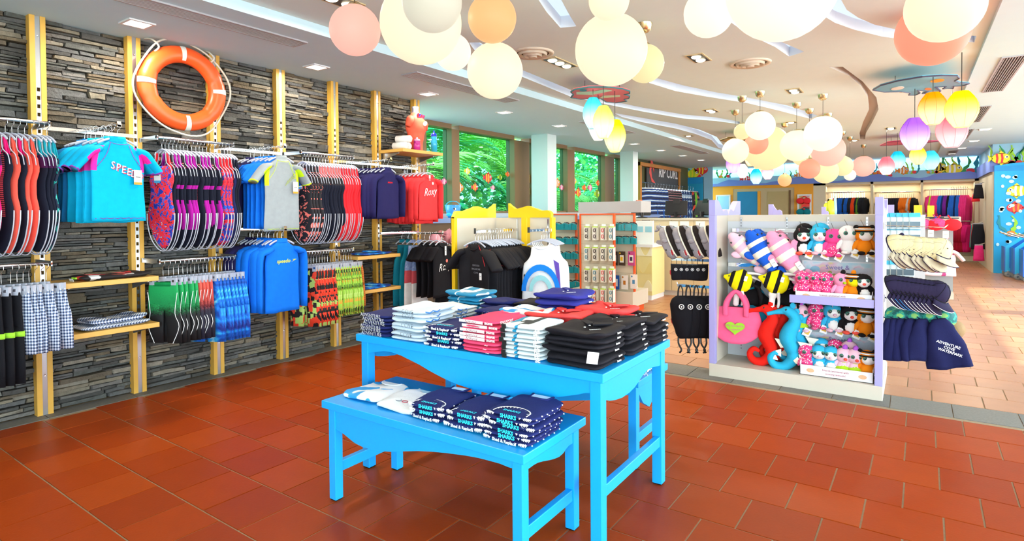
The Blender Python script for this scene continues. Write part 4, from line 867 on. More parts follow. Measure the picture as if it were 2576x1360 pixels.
s0 = shirt('coral red long sleeved shirt behind the one with white handwriting', 'red long sleeved shirts on the end arm', F_CRED, 'long', W=.175, L=.6, seed=13, neck='round', drop=.11); stack_out(rd, [s0]+[dup(s0) for _ in range(5)], 5.22, 2.09, -4.82, .06, 5)
for k in range(2): dup(s0, (-5.3-.03*k, 5.36, 2.09), QX, 'coral red long sleeved shirt behind the one with white handwriting')
# black tees, sundresses behind them
rt = shirt('black tee with white handwriting and coral dot, in front of the sundresses', None, BLACK, W=.17, L=.66, seed=14, neck='round', tagm=False, name='tee_shirt', slw=.9)
script(rt, 'Roxy', .13, .01, -.03, -.4); sph('dot_print', mat('coral_print', '#f4796e', .6), rt, (.06, -.029, -.33), (.021, .002, .021)); pricetag(rt, .01, -.05, -.15, (0, 0, 0), .03, .11)
s0 = shirt('black tee hanging behind the one with white handwriting', 'black tees behind the printed one', BLACK, W=.17, L=.66, seed=15, neck='round', name='tee_shirt', slw=.9); oth = [s0, dup(s0), dup(s0)]
DRS = rampmat('dress_print', [(0, '#8fa2cc'), (.5, '#a9b8da'), (.6, '#8093c4')], 'cell', 60)
s3 = shirt('blue gingham, coral and white sundress behind the black tees', 'sundresses behind the black tees', DRS, 'none', W=.15, L=.86, seed=16, name='sundress', cat='dress')
for o_ in list(s3.children):
    if o_.name.startswith('body'):
        o_.data.materials.append(fab('dusty_red', '#d0545c')); o_.data.materials.append(fab('dress_white', '#e9e6e4'))
        n_ = len(o_.data.polygons); o_.data.polygons.foreach_set('material_index', [2 if i < 26*7 else 1 if i < 26*10 else 0 for i in range(n_)])
s4 = shirt('deep teal tank dress at the back of the sundresses', 'teal dresses behind the sundresses', fab('deep_teal', '#127e92'), 'none', W=.15, L=.8, seed=17, name='sundress', cat='dress'); oth += [s3, dup(s3), s4, dup(s4)]
stack_out(rt, oth, 5.3, 1.26, -4.68, .085, 6, -.03)
# --- folded goods on the wall shelves
def folded(label, cat, m, w, d, h, loc, rz=0, group=None, name='folded_shirt', seed=0, collar=None, mi=None, parent=None, lump=.12, nu=30):
    r = random.Random(seed); p1, p2, p3 = (r.uniform(0, 6) for _ in range(3))
    def sg(c, e): return (abs(c)**e)*(1 if c >= 0 else -1)
    def fn(u, v):
        a = 2*PI*u; t = PI*(v-.5)*.999; ct = abs(math.cos(t))**.5; x = w/2*sg(math.cos(a), .28)*ct; y = d/2*sg(math.sin(a), .28)*ct
        z = h/2+h/2*sg(math.sin(t), .75)
        z += h*lump*(math.sin(x/w*7+p1)+math.sin(y/d*6+p2)+.6*math.sin((x/w-y/d)*9+p3))*(v > .3)*.6
        return (x*(1+.02*math.sin(9*y/d+p2)), y*(1+.03*math.sin(7*x/w+p1)), z)
    o = B().grid(fn, nu, 12, True, mi or 0, True).obj(name, m, parent, True, loc, (0, 0, rz))
    if label: tag(o, label, cat, group)
    return o
F_CAMO = rampmat('red_camo', [(0, '#1a1418'), (.36, '#e8323c'), (.56, '#ff7a76'), (.62, '#d8d8dc'), (.78, '#1a1418')], 'cell', 14)
o = folded('folded red, black and white camouflage shorts on the upper near shelf', 'shorts', F_CAMO, .26, .5, .035, (-5.2, 1.99, 1.012), .08, name='folded_shorts', lump=.25); pricetag(o, -.02, -.27, .02, (.3, 0, 0), .06, .03); B().box(-.03, .03, -.262, -.25, .018, .03).obj('lime_band', LIME, o)
o = folded('folded gingham shorts, lower layer on the near lower shelf', 'shorts', F_GING, .27, .48, .03, (-5.2, 1.98, .635), .05, name='folded_shorts', lump=.2)
o = folded('folded gingham shorts on top of the near lower shelf, with a paper tag', 'shorts', F_GING, .25, .42, .04, (-5.22, 2.0, .664), .12, name='folded_shorts', lump=.35); B().box(-.03, .03, -.2, -.1, .036, .041).obj('paper_tag', mat('kraft', '#c9955a', .7), o, rot=(0, 0, .4))
for k, (z, l) in enumerate(((1.03, 'upper'), (.645, 'lower'))):
    folded('folded blue dyed shorts on the %s small shelf' % l, 'shorts', F_GAL, .24, .46, .025, (-5.2, 4.66, z), .05, name='folded_shorts', seed=k, lump=.2)
    folded('second folded blue dyed shorts on the %s small shelf, at its right end' % l, 'shorts', F_GAL, .2, .14, .02, (-5.16, 4.9, z+(.024 if False else 0)) if False else (-5.2, 4.66, z+.027), .12, name='folded_shorts', seed=k+5, lump=.2)
# --- lifebuoy
LB = mat('lifebuoy_orange', '#f2591f', .35, noise=.08, scale=4); ROPE = mat('rope', '#d6cfc0', .9, noise=.2, scale=90, bump=.4, bscale=160)
t = thing('lifebuoy', 'orange lifebuoy with white bands and a rope, hung on the stone wall', 'lifebuoy', (-5.28, 2.605, 2.61)); RB = .3
def lbf(u, v):
    a = 2*PI*u; c = 2*PI*v; rr = .075
    for q in (2.75, 3.55, 5.5, .35): rr *= 1-.1*math.exp(-((((a-q+PI) % (2*PI))-PI)/.06)**2)
    return (.75*rr*math.cos(c), (RB+rr*math.sin(c))*math.cos(a), (RB+rr*math.sin(c))*math.sin(a)*.98)
b = B(); n1, n2 = 72, 20
for j in range(n2):
    for i in range(n1): b.v.append(lbf(i/n1, j/n2))
for j in range(n2):
    for i in range(n1): b.f.append((j*n1+i, j*n1+(i+1) % n1, ((j+1) % n2)*n1+(i+1) % n1, ((j+1) % n2)*n1+i)); b.m.append(0)
b.obj('ring', LB, t, True)
for q in (PI/2+.05, PI-.05, -PI/2+.05, .05):
    b = B()
    b.grid(lambda u, v: Vector(lbf((q+(u-.5)*.13)/(2*PI), .0 if False else (-.14+.4*v))).xyz*1.0 + Vector((.004, 0, 0)), 6, 12); b.obj('reflective_band', mat('reflective', '#d9d8d0', .4, noise=.08), t, True)
rp = [(.02+.012*math.sin(a*3), (RB+.095+.02*math.sin(a*4+1))*math.cos(a), (RB+.095+.03*max(0, math.sin(2*a+3.6)))*math.sin(a)*1.0) for a in [k*2*PI/60 for k in range(60)]]
B().tube(rp, .0085, 7, True).obj('rope', ROPE, t, True)
for y, z in ((-.27, .33), (.2, .33)): B().tube(spline([(-.1, y, z+.06), (.0, y+.02, z+.04), (.05, y+.05, z-.02), (0.02, y+.03, z-.06)], 5), .008, 6).obj('hanging_rope', ROPE, t, True)
# --- bust, towels, bottles on the high shelf
t = thing('mannequin_bust', 'coral mannequin bust in a printed swim top on the high shelf', 'mannequin', (-5.2, 5.42, 2.28), QX+.25)
tab = [(0, .105, .07), (.1, .1, .07), (.2, .125, .085), (.3, .165, .1), (.38, .17, .09), (.43, .14, .07), (.47, .07, .055), (.49, .055, .05)]
B().grid(body_fn(tab, 0, 0), 24, 18, True, 0, True).obj('torso', fab('bust_coral', '#ff6a50', .6), t, True); B().lathe([(.05, 0), (.042, .05), (.045, .09), (.0, .092)], 16, (0, .01, .48)).obj('neck', mat('grey_neck', '#a9a6b4', .6), t, True)
for k in (-1, 1): B().tube([(k*.13, .0, .4), (k*.19, -.02, .36), (k*.215, -.01, .3)], [.05, .05, .035], 10).obj('arm_stump', fab('bust_coral', '#ff6a50', .6), t, True)
B().grid(lambda u, v: (.11*math.cos(PI*(1+u)), -.075+.02*u-.02*v, .45-.05*math.sin(PI*u)*(1-v)+.02*v), 12, 3).obj('printed_scarf', F_FLOR, t, True); sph('goggles_case', PAPER, t, (.06, -.1, .36), (.055, .012, .03), (0, -.4, 0))
for k, (dx, dy, dz, rz) in enumerate(((0, 0, 0, .2), (-.02, .1, 0, -.2), (.01, .05, .085, .5))):
    o = B().lathe([(.0, -.1), (.03, -.1), (.042, -.09), (.045, 0), (.042, .09), (.03, .1), (0, .1)], 16).obj('rolled_towel', fab('towel_white', '#eae6e2'), None, True, (-5.16+dx, 5.1+dy, 2.328+dz), (PI/2, 0, PI/2+rz)); tag(o, 'white rolled towel, %s of the pile on the high shelf' % ('front left', 'front right', 'topmost')[k], 'towel')
    B().tube([(.028*math.cos(a*.7)*(1-a/14), .028*math.sin(a*.7)*(1-a/14), .101) for a in range(12)], .004, 4).obj('roll_edge', fab('towel_white', '#eae6e2'), o)
def bottle(label, m, cap, loc, r, h):
    t = thing('drink_bottle', label, 'bottle', loc); B().lathe([(.001, 0), (r, .005), (r, h*.5), (r*.85, h*.58), (r, h*.66), (r*.9, h*.72)], 18).obj('bottle_body', m, t, True); B().lathe([(r*.9, h*.72), (r*.95, h*.76), (r*.8, h*.86), (r*.3, h*.9), (r*.22, h), (.001, h)], 16).obj('cap', cap, t, True)
bottle('magenta jar bottle with straw before the coral bust', mat('magenta_plastic', '#c02c8c', .2), mat('pale_pink', '#e79ac0', .3), (-5.06, 5.29, 2.28), .042, .16); bottle('tall blue drink bottle at the right end of the high shelf', mat('aqua_plastic', '#1aa0d0', .15), mat('cobalt_plastic', '#1a30b0', .2), (-5.06, 5.6, 2.28), .04, .28)
# ------------------------------------------------------------------ folded shirts on the blue tables
TZ = .795
F_IND = fab('indigo_navy', '#232a66'); F_ICE = fab('ice_blue', '#d9e8f6'); F_HP = fab('sorbet_pink', '#ff4d78'); F_CORAL2 = fab('polo_coral', '#fb4a48'); F_BLK2 = fab('polo_black', '#1f1d24'); F_VIO = fab('violet_navy', '#31348e')
F_TWT = rampmat('teal_white_black', [(0, '#e9f4f8'), (.3, '#1591bd'), (.55, '#1591bd'), (.72, '#10232e'), (.8, '#e9f4f8')], 'cell', 15, stretch=(1, .3, .6))
F_WTEAL = rampmat('white_teal_whale', [(0, '#1c88b4'), (.3, '#eaf6fa'), (.75, '#eaf6fa'), (.86, '#1c88b4')], 'cell', 14, stretch=(1, .3, .35))
F_WHALE = rampmat('white_blue_whale', [(0, '#2394d8'), (.41, '#2fa6e0'), (.45, '#f3f4f4'), (.8, '#f3f4f4')], 'noise', 11, detail=1)
CYAN = mat('cyan_print', '#2fd6ea', .6); SILV = mat('ice_print', '#cfe6f2', .6)
def jaw(o, w, d, h, r):
    b = B(); n = 11
    for k in range(n):                                    # white shark teeth along the fold, and the outline above
        u = k/(n-1)-.5; x = u*w*.8; zt = h*.55+(.25-u*u)*0
        b.add([(x-.006, -d/2-.0015, h*.75), (x+.006, -d/2-.0015, h*.75), (x+r.uniform(-.004, .004), -d/2-.002, h*.28)], [(0, 1, 2)]) if abs(u) > .3 else None
    for s_ in (-1, 1):
        for k in range(4): 
            x = s_*(w*.33+k*.008); b.add([(x, -d/2-.0012+.002*k, h*.9), (x+s_*.011, -d/2+.002, h*.75), (x+s_*.002, -d/2-.0015, h*.2)], [(0, 1, 2)])
    return stuff(b.obj('teeth_print', INK_W, o))
def jaw_arc(o, w, d, h):
    b = B(); pts = []
    for k in range(15):
        a = PI*k/14; pts.append((w*.36*math.cos(a), -d*.47+d*.26*math.sin(a)**.6, h*(1.04-.1*abs(math.cos(a)))))
    b.tube(pts, .003, 4, flat=.5)
    for k in range(1, 14):
        p = Vector(pts[k]); q = Vector((pts[k][0]*.84, -d*.47+(pts[k][1]+d*.47)*.72, pts[k][2]+.001)); s_ = Vector((.007, .004, .001))
        b.add([p-s_, p+s_, q], [(0, 1, 2)])
    stuff(b.obj('jaw_print', INK_W, o))
def ncollar(o, w, d, h, m, kind, m2=None):
    """neckline of the top shirt, at the back of the fold"""
    if kind == 'crew':
        P = [(w*.24*math.cos(PI+PI*k/10), d*.47+d*.17*math.sin(PI+PI*k/10), h*1.06) for k in range(11)]
        B().tube(P, .0065, 6, flat=.6).obj('collar', m, o, True); B().add([(w*.21*math.cos(PI+PI*k/10), d*.46+d*.13*math.sin(PI+PI*k/10), h*1.07) for k in range(11)], [tuple(range(11))]).obj('neck_lining', m2 or m, o)
    elif kind == 'vee':
        B().tube([(-w*.22, d*.5, h*1.12), (-w*.19, d*.33, h*1.1), (0, d*.12 if False else d*.3, h*1.08), (w*.19, d*.33, h*1.1), (w*.22, d*.5, h*1.12)], .007, 6, flat=.6).obj('collar', m, o, True)
        B().add([(-w*.2, d*.48, h*1.16), (-w*.18, d*.36, h*1.13), (w*.18, d*.36, h*1.13), (w*.2, d*.48, h*1.16)], [(0, 1, 2, 3)]).obj('neck_lining', m2 or m, o)
    else:
        for k in (-1, 1): B().prism([(0, d*.24), (k*w*.05, d*.16), (k*w*.26, d*.36), (k*w*.24, d*.49), (k*w*.04, d*.36)], h*1.02, h*1.02+.007, 'z').obj('collar_flap', m, o)
        for k in range(2): sph('button', INK_W, o, (.0, d*.14-k*.05, h*1.07), (.006, .006, .003), n=8)
def pile(n, m, w, d, h, x, y, labels, group, z0=TZ, rz=0, deco=None, top=None, seed=0, jit=.011, cat='shirt', name='folded_shirt', lump=.1, lean=0):
    """n folded shirts, bottom to top; labels: (common label, label of the topmost)"""
    r = random.Random(seed*7+n); z = z0; out = []
    for k in range(n):
        hh = h*r.uniform(.92, 1.08); last = k == n-1
        lab = labels[1] if last else labels[0]
        o = folded(lab, cat, m[k % len(m)] if isinstance(m, list) else m, w*r.uniform(.97, 1.03), d*r.uniform(.97, 1.02), hh*1.06, (x+r.uniform(-jit, jit), y+r.uniform(-jit, jit)+lean*k, z), rz+r.uniform(-.06, .06), group, name, seed*31+k, lump=lump*1.3 if not last else lump*2.2)
        if deco: deco(o, w, d, hh, r, last, k)
        if last and top: top(o, w, d, hh)
        z += hh*.99; out.append(o)
    return out
RX = (PI/2, 0, 0)
def fr(o, s, size, m, w, d, h, dx=0, zf=.45, **k): text(s, size, m, o, (dx, -d/2*1.015-.0012, h*zf), RX, name='lettering', **k)
def on_top(o, s, size, m, x, y, h, rot=0): text(s, size, m, o, (x, y, h*1.09+.001), (0, 0, rot), name='lettering')
def d_adv(o, w, d, h, r, last, k):
    fr(o, 'ADVENTURE', .031, INK_W, w, d, h, -.01, .5, offset=-.0008); text('ADVENTURE', .03, INK_W, o, (w/2*1.012+.001, 0, h*.5), (PI/2, 0, PI/2), name='lettering', offset=-.0008)
def d_cove(o, w, d, h, r, last, k):
    if k % 2 or last: fr(o, 'COVE', .036, mat('grey_line', '#6a7684', .6), w, d, h, .02, .5, offset=-.0022)
    else: fr(o, '· · · · · · ·', .02, mat('grey_line', '#6a7684', .6), w, d, h, 0, .5)
    b = B()
    for q in range(2): b.tube([(w*.47, -d*.4+q*d*.2, h*.7), (w*.505, -d*.3+q*d*.2, h*.35), (w*.47, -d*.2+q*d*.2, h*.65)], .004, 5)
    stuff(b.obj('wave_print', mat('wave_blue', '#3a78c4', .6), o, True))
def d_ncove(o, w, d, h, r, last, k): fr(o, 'COVE', .04, INK_W, w, d, h, 0, .5, offset=-.0018); text('COVE', .034, INK_W, o, (w/2*1.01+.001, -.03, h*.5), (PI/2, 0, PI/2), name='lettering', offset=-.0018)
def d_shark(o, w, d, h, r, last, k):
    if k % 2: fr(o, 'SHARKS', .021, CYAN, w, d, h, 0, .5, offset=.0006)
    else: fr(o, 'Shed & Replace', .0185, INK_W, w, d, h, 0, .5, offset=.0006)
    jaw(o, w, d, h, r); 
    b = B()
    for q in range(5): b.ell((w/2*1.0, -d*.35+q*d*.16, h*.5), (.004, .004, .003), 6, 4)
    stuff(b.obj('dot_print', INK_W, o))
def d_bshark(o, w, d, h, r, last, k):
    if k or last: fr(o, 'SHARKS', .023, CYAN, w, d, h, 0, .45, offset=.0008)
    else: fr(o, 'Shed & Replace', .02, INK_W, w, d, h, 0, .45, offset=.0005)
    jaw(o, w, d, h, r)
    b = B()
    for q in range(6): b.ell((w/2*1.0, -d*.4+q*d*.15, h*(.4+.2*(q % 2))), (.004, .004, .003), 6, 4)
    stuff(b.obj('dot_print', INK_W, o))
def d_sent(o, w, d, h, r, last, k):
    if k >= 3:
        B().add([(-w*.48, -d/2*1.012, h*.12), (w*.2, -d/2*1.012, h*.12), (w*.2, -d/2*1.012, h*.85), (-w*.48, -d/2*1.012, h*.85)], [(0, 1, 2, 3)]).obj('white_print', INK_W, o)
        text('Sentosa', .024, mat('maroon_print', '#a8324e', .6), o, (-w*.16, -d/2*1.012-.0014, h*.48), RX, name='lettering', shear=.35, offset=-.0006)
        text('SINGAPORE', .016, INK_W, o, (w*.36, -d/2*1.012-.0014, h*.48), RX, name='lettering', offset=.0004, sx=.6); text('SINGAPORE', .02, INK_W, o, (w/2*1.012+.001, -.05, h*.5), (PI/2, 0, PI/2), name='lettering')
    else: text('~', .04, INK_W, o, (w*.2, -d/2*1.012-.0012, h*.48), RX, name='lettering')
def d_tw(o, w, d, h, r, last, k):
    fr(o, 'IIII', .026, INK_K, w, d, h, -w*.38, .5, offset=.0016); text('SEREIT'[k % 6]+'E', .03, INK_W, o, (w*.42, -d/2*1.012-.0014, h*.5), RX, name='lettering', offset=.001); text('SERENITY'[k % 3:], .026, INK_W, o, (w/2*1.012+.001, 0, h*.5), (PI/2, 0, PI/2), name='lettering', offset=.0012)
def d_polo(o, w, d, h, r, last, k):
    text('Sentosa', .013, INK_W, o, (w/2*1.01+.001, d*.12, h*.5), (PI/2, 0, PI/2), name='lettering', offset=.0004)
def t_polo(m): 
    def f(o, w, d, h):
        ncollar(o, w, d, h, m, 'polo'); B().box(-.03, .05, -.001, .001, 0, .001).obj('placket', m, o, loc=(0, d*.1, h*1.06)); on_top(o, 'Sentosa', .018, INK_W, w*.22, -d*.12, h, .9)
    return f
def t_crew(m, m2=None): return lambda o, w, d, h: ncollar(o, w, d, h, m, 'crew', m2)
W_ = .25
pile(6, F_IND, .235, .27, .0215, -2.585, 2.46, ('navy shirt with white block lettering in the leftmost front table pile', 'topmost navy shirt of the leftmost front table pile, white collar showing'), 'navy lettered shirts at the table corner', deco=d_adv, top=t_crew(INK_W, F_IND), seed=1)
pile(7, F_ICE, .265, .29, .025, -2.32, 2.47, ('pale blue shirt with thin outlined lettering in the tall front table pile', 'topmost pale blue shirt of the tall front table pile'), 'pale blue shirts on the table front', deco=d_cove, seed=2, lump=.16)
o = pile(5, F_IND, .25, .29, .0205, -2.055, 2.455, ('navy shark teeth shirt in the table pile beside the pink shirts', 'topmost navy shark teeth shirt beside the pink shirts on the table'), 'navy shark shirts on the table front', deco=d_shark, seed=3)[-1]; jaw_arc(o, .25, .29, .0205); on_top(o, 'SHARKS', .03, CYAN, 0, -.1, .021)
pile(8, F_HP, .235, .3, .0215, -1.81, 2.455, ('hot pink shirt with white script band in the front table pile', 'topmost pink shirt with white neckline on the table'), 'pink shirts on the table front', deco=d_sent, top=t_crew(F_HP, INK_W), seed=4)
pile(8, F_TWT, .235, .27, .021, -1.56, 2.45, ('teal, white and black printed shirt in the front table pile', 'topmost teal, white and black printed shirt on the table'), 'teal printed shirts on the table front', deco=d_tw, seed=5, lump=.06)
o = pile(6, F_BLK2, .31, .3, .0275, -1.285, 2.475, ('black polo shirt in the pile at the near right table corner', 'topmost black polo shirt at the near right table corner'), 'black polo shirts at the near corner', deco=d_polo, top=t_polo(F_BLK2), seed=6, lump=.2)
B().box(-.025, .025, -.001, .001, -.03, .03).obj('price_tag', PAPER, o[2], loc=(.14, -.16, .01), rot=(.35, .1, .6))
o = pile(6, F_BLK2, .29, .28, .026, -1.275, 2.775, ('black polo shirt in the middle pile along the right table edge', 'topmost black polo shirt of the middle pile on the right table edge'), 'black polo shirts in the middle pile', deco=d_polo, top=t_polo(F_BLK2), seed=7, lump=.22)
pile(5, F_BLK2, .28, .26, .027, -1.25, 3.03, ('black polo shirt in the far pile along the right table edge', 'topmost black polo shirt of the far pile on the right table edge'), 'black polo shirts in the far pile', deco=d_polo, top=t_polo(F_BLK2), seed=8, lump=.2)
pile(3, F_IND, .25, .27, .0235, -2.42, 3.0, ('navy shirt under the white and teal pile at the far left of the table', 'topmost navy shirt under the white and teal pile'), 'navy shirts under the white and teal pile', top=t_crew(INK_W, F_ICE), seed=9)
pile(6, WHITEF, .27, .25, .024, -2.36, 2.76, ('white shirt with black wave outline in the second row pile', 'topmost white shirt with black wave outline, second row'), 'white wave shirts in the second row', deco=d_cove, seed=10, lump=.18)
pile(6, F_IND, .26, .26, .0255, -1.98, 2.76, ('navy shirt with outlined lettering in the second row pile', 'topmost navy shirt with outlined lettering, second row'), 'navy lettered shirts in the second row', deco=d_ncove, seed=11, lump=.15)
pile(5, F_WTEAL, .28, .25, .0245, -2.4, 3.02, ('white and teal whale shirt in the far left table pile', 'topmost white and teal whale shirt, far left table pile'), 'white and teal shirts at the far left', z0=TZ+.071, seed=12, lump=.15)
pile(7, F_IND, .25, .25, .022, -2.14, 3.03, ('navy shirt in the low pile behind the outlined lettering shirts', 'topmost navy shirt in the low back pile'), 'plain navy shirts at the back', seed=13, lump=.25)
pile(8, F_BLK2, .22, .25, .021, -1.93, 3.03, ('black shirt with white flecks in the low back pile', 'topmost black shirt with white flecks in the low back pile'), 'flecked black shirts at the back', seed=14, top=t_crew(F_BLK2), lump=.2)
pile(7, F_VIO, .3, .27, .035, -1.7, 3.02, ('violet navy polo shirt in the tall back pile', 'topmost violet navy polo shirt in the tall back pile'), 'violet navy polo shirts at the back', deco=d_polo, top=t_polo(F_VIO), seed=15, lump=.14)
pile(6, F_WHALE, .26, .24, .027, -1.8, 2.76, ('white shirt with pale blue print between pink and red shirts', 'topmost white shirt between the pink and red shirts'), 'white shirts in the middle', seed=16, lump=.2)
pile(5, F_CORAL2, .3, .29, .032, -1.585, 2.76, ('coral red polo shirt in the nearer red pile', 'topmost coral red polo shirt of the nearer red pile'), 'coral polos, nearer pile', top=t_polo(F_CORAL2), seed=17, lump=.25)
pile(5, F_CORAL2, .3, .28, .034, -1.43, 3.02, ('coral red polo shirt in the farther red pile', 'topmost coral red polo shirt of the farther red pile'), 'coral polos, farther pile', top=t_polo(F_CORAL2), seed=18, lump=.25)
# bench
BZ = .528
pile(1, F_WHALE, .27, .27, .03, -2.375, 2.16, ('', 'white shirt with pale blue whale print at the left end of the bench'), None, BZ, seed=21, top=t_crew(WHITEF), lump=.15)
o = pile(1, WHITEF, .27, .27, .034, -2.12, 2.14, ('', 'white shirt with small swim goggles print, second on the bench'), None, BZ, seed=22, top=t_crew(WHITEF, fab('pale_cyan', '#bfe6f2')), lump=.12)[0]
for k in range(2): B().tube([(-.02+k*.045+.017*math.cos(a*PI/5), -.07+.012*math.sin(a*PI/5), .038) for a in range(10)], .0022, 4, True).obj('goggles_print', mat('maroon_print', '#a8324e', .6) if k else mat('grey_line', '#6a7684', .6), o)
for n_, x, s_, l in ((3, -1.9, 23, 'nearest the white shirts'), (3, -1.665, 24, 'in the middle of the bench'), (6, -1.415, 25, 'at the right end of the bench')):
    o = pile(n_, F_IND, .225 if n_ < 6 else .245, .29, .027 if n_ < 6 else .0215, x, 2.155-.01*(n_ > 3), ('navy sharks shirt in the pile ' + l, 'topmost navy sharks shirt of the pile ' + l), 'navy sharks shirts ' + l, BZ, seed=s_, deco=d_bshark, top=lambda o, w, d, h: ncollar(o, w, d, h, F_IND, 'vee', SILV), lump=.1)[-1]
    jaw_arc(o, .235, .29, .023); on_top(o, 'SHARKS', .024, CYAN, 0, -.12, .023)
o = pile(4, F_CORAL2, .26, .26, .03, -1.46, 3.42, ('red shirt in the pile on the bench behind the table', 'topmost red shirt on the bench behind the table'), 'red shirts on the back bench', BZ, seed=26)
for q in o: text('SENTOSA', .03, INK_W, q, (.1, -.134, .015), RX, name='lettering', offset=.001); text('SENTOSA', .03, INK_W, q, (.134, 0, .015), (PI/2, 0, PI/2), name='lettering', offset=.001)
# ------------------------------------------------------------------ plush toys and goods on the lavender gondola
P_PINK = fab('plush_pink', '#f79cc0', .9); P_PALE = fab('plush_pale_pink', '#fbc6d6', .9); P_BLUE = fab('plush_blue', '#1f5fd0', .9); P_SKY = fab('plush_sky', '#37b4e0', .9); P_WHITE = fab('plush_white', '#f6f2ee', .9); P_BLK = fab('plush_black', '#1a1719', .9)
P_HOT = fab('plush_hot', '#ff4f9a', .9); P_ORG = fab('plush_orange', '#f98a14', .9); P_YEL = fab('plush_yellow', '#f3e40a', .9); P_RED = fab('plush_red', '#ee2418', .9); P_TUR = fab('plush_turquoise', '#2fb2da', .9); P_LIME = fab('plush_lime', '#b4dc2c', .9); P_VIO = fab('plush_violet', '#b45ad0', .9); P_BEAK = fab('plush_beak', '#ff5a4a', .9); P_CREAM = fab('plush_cream', '#fff2dc', .9)
P_DOT = rampmat('pink_polka', [(0, '#fdf0f4'), (.3, '#fdf0f4'), (.33, '#f0327c')], 'voronoi', 4.2); EYE = mat('toy_eye', '#14201c', .08, noise=.02, spec=.9); IRIS = mat('toy_iris', '#3f7a68', .1, noise=.05)
def eyes(t, y, z, dx, r, iris=True):
    for k in (-1, 1):
        e = sph('eye', IRIS if iris else EYE, t, (k*dx, y, z), (r, r*.6, r)); sph('pupil', EYE, e, (0, -.45, 0), (.62, .7, .62), n=10)
def cardtag(t, x, y, z, rz=.3, col='#f0c04a'):
    c = B().box(-.028, .028, -.001, .001, -.06, 0).obj('card_tag', PAPER, t, loc=(x, y, z), rot=(.1, rz, .2)); B().box(-.018, .018, -.0018, -.001, -.045, -.015).obj('tag_picture', mat('tagpic'+col, col, .5, noise=.2, scale=60), c)
def critter(name, label, cat, loc, rz, head, body, face=None, belly=None, beak=None, feet=None, ears=None, tuft=None, dress=None, s=1.0, tilt=0, group=None, tagc='#f0c04a', iris=True):
    """sitting round headed plush; origin at its seat"""
    t = thing(name, label, cat, loc, (0, tilt, rz), group); t.scale = (s, s, s)
    sph('body', body, t, (0, 0, .055), (.052, .045, .06)); sph('head', head, t, (0, 0, .145), (.064, .056, .06))
    if face: sph('face_patch', face, t, (0, -.022, .138), (.049, .04, .042))
    if belly: sph('belly', belly, t, (0, -.016, .05), (.04, .035, .046))
    if dress: B().lathe([(.03, .03), (.035, .0), (.056, -.035), (.06, -.05)], 16).obj('dress', dress, t, True, (0, 0, .085))
    for k in (-1, 1):
        sph('flipper', body, t, (k*.055, -.004, .07), (.018, .014, .042), (0, -k*.45, 0)); sph('foot', feet or body, t, (k*.03, -.04, .012), (.024, .032, .014))
    if ears:
        for k in (-1, 1): sph('ear', ears, t, (k*.05, .005, .19), (.02, .012, .022))
    if beak: sph('beak', beak, t, (0, -.058, .126), (.013, .016, .011))
    if head is P_ORG:
        for q in range(3): B().tube([(.0655*math.cos(a*PI/8)*(1-.12*q), -.058*math.sin(a*PI/8)*(1-.1*q)-.0, .165+.017*q) for a in range(9)], .006, 5).obj('stripe', P_BLK if q % 2 == 0 else P_WHITE, t, True)
        sph('tail', P_ORG, t, (.05, .03, .05), (.03, .015, .04), (0, .5, 0))
    if tuft: sph('tuft', tuft, t, (0, -.01, .207), (.02, .018, .026), (.3, 0, .4))
    eyes(t, -.05, .15, .027, .015, iris); cardtag(t, .05, -.05, .03, rz=.4, col=tagc); return t
def fish(label, loc, rot, m, band, s=1.0, group=None, name='plush_fish', cat='soft toy'):
    """long plush reef fish lying along local -z from its head at the origin"""
    t = thing(name, label, cat, loc, rot, group); t.scale = (s, s, s)
    tab = [(-.3, .028, .03), (-.24, .05, .05), (-.14, .072, .068), (-.04, .066, .066), (.03, .035, .04), (.05, .012, .015)]
    mi = lambda u, v: 1 if (.64 < v < .72 or .36 < v < .52 or .08 < v < .16) else 0
    B().grid(body_fn(tab, 1, .002), 18, 22, True, mi, True).obj('body', [m, band], t, True)
    for k in (-1, 1): sph('tail_lobe', m, t, (k*.035, 0, -.34), (.035, .02, .055), (0, k*.4, 0)); sph('side_fin', m, t, (k*.082, -.02, -.12), (.03, .015, .045), (0, k*.7, 0)); sph('eye', EYE, t, (k*.045, -.045, -.015), .009, n=8)
    sph('back_fin', m, t, (0, .07, -.12), (.015, .03, .06)); pricetag(t, .03, -.06, -.22, w=.035, h=.06); return t
GP = 'plush fish hanging on the top bar'
def G(px, py, y=5.7): return at(px, py, 1, y)
fish('pale pink plush fish, leftmost on the top bar', G(1846, 598, 5.68), (-.1, -.75, .35), P_PALE, P_CREAM, 1.1); fish('second pale pink plush fish behind the leftmost one', G(1862, 605, 5.78), (-.1, -.9, .2), P_PINK, P_CREAM, 1.0)
fish('blue and white banded plush fish on the top bar', G(1890, 594, 5.68), (-.1, -.55, .2), P_BLUE, P_CREAM, 1.22); fish('blue plush fish at the back of the blue and white one', G(1905, 590, 5.79), (-.1, -.5, .0), P_BLUE, P_CREAM, 1.1)
fish('pink and cream banded plush fish with big tail on the top bar', G(1945, 598, 5.68), (-.1, -.6, .2), P_PINK, P_CREAM, 1.3); fish('pink plush fish hanging behind the pink and cream one', G(1968, 602, 5.79), (-.1, -.2, .0), P_PINK, P_CREAM, 1.2)
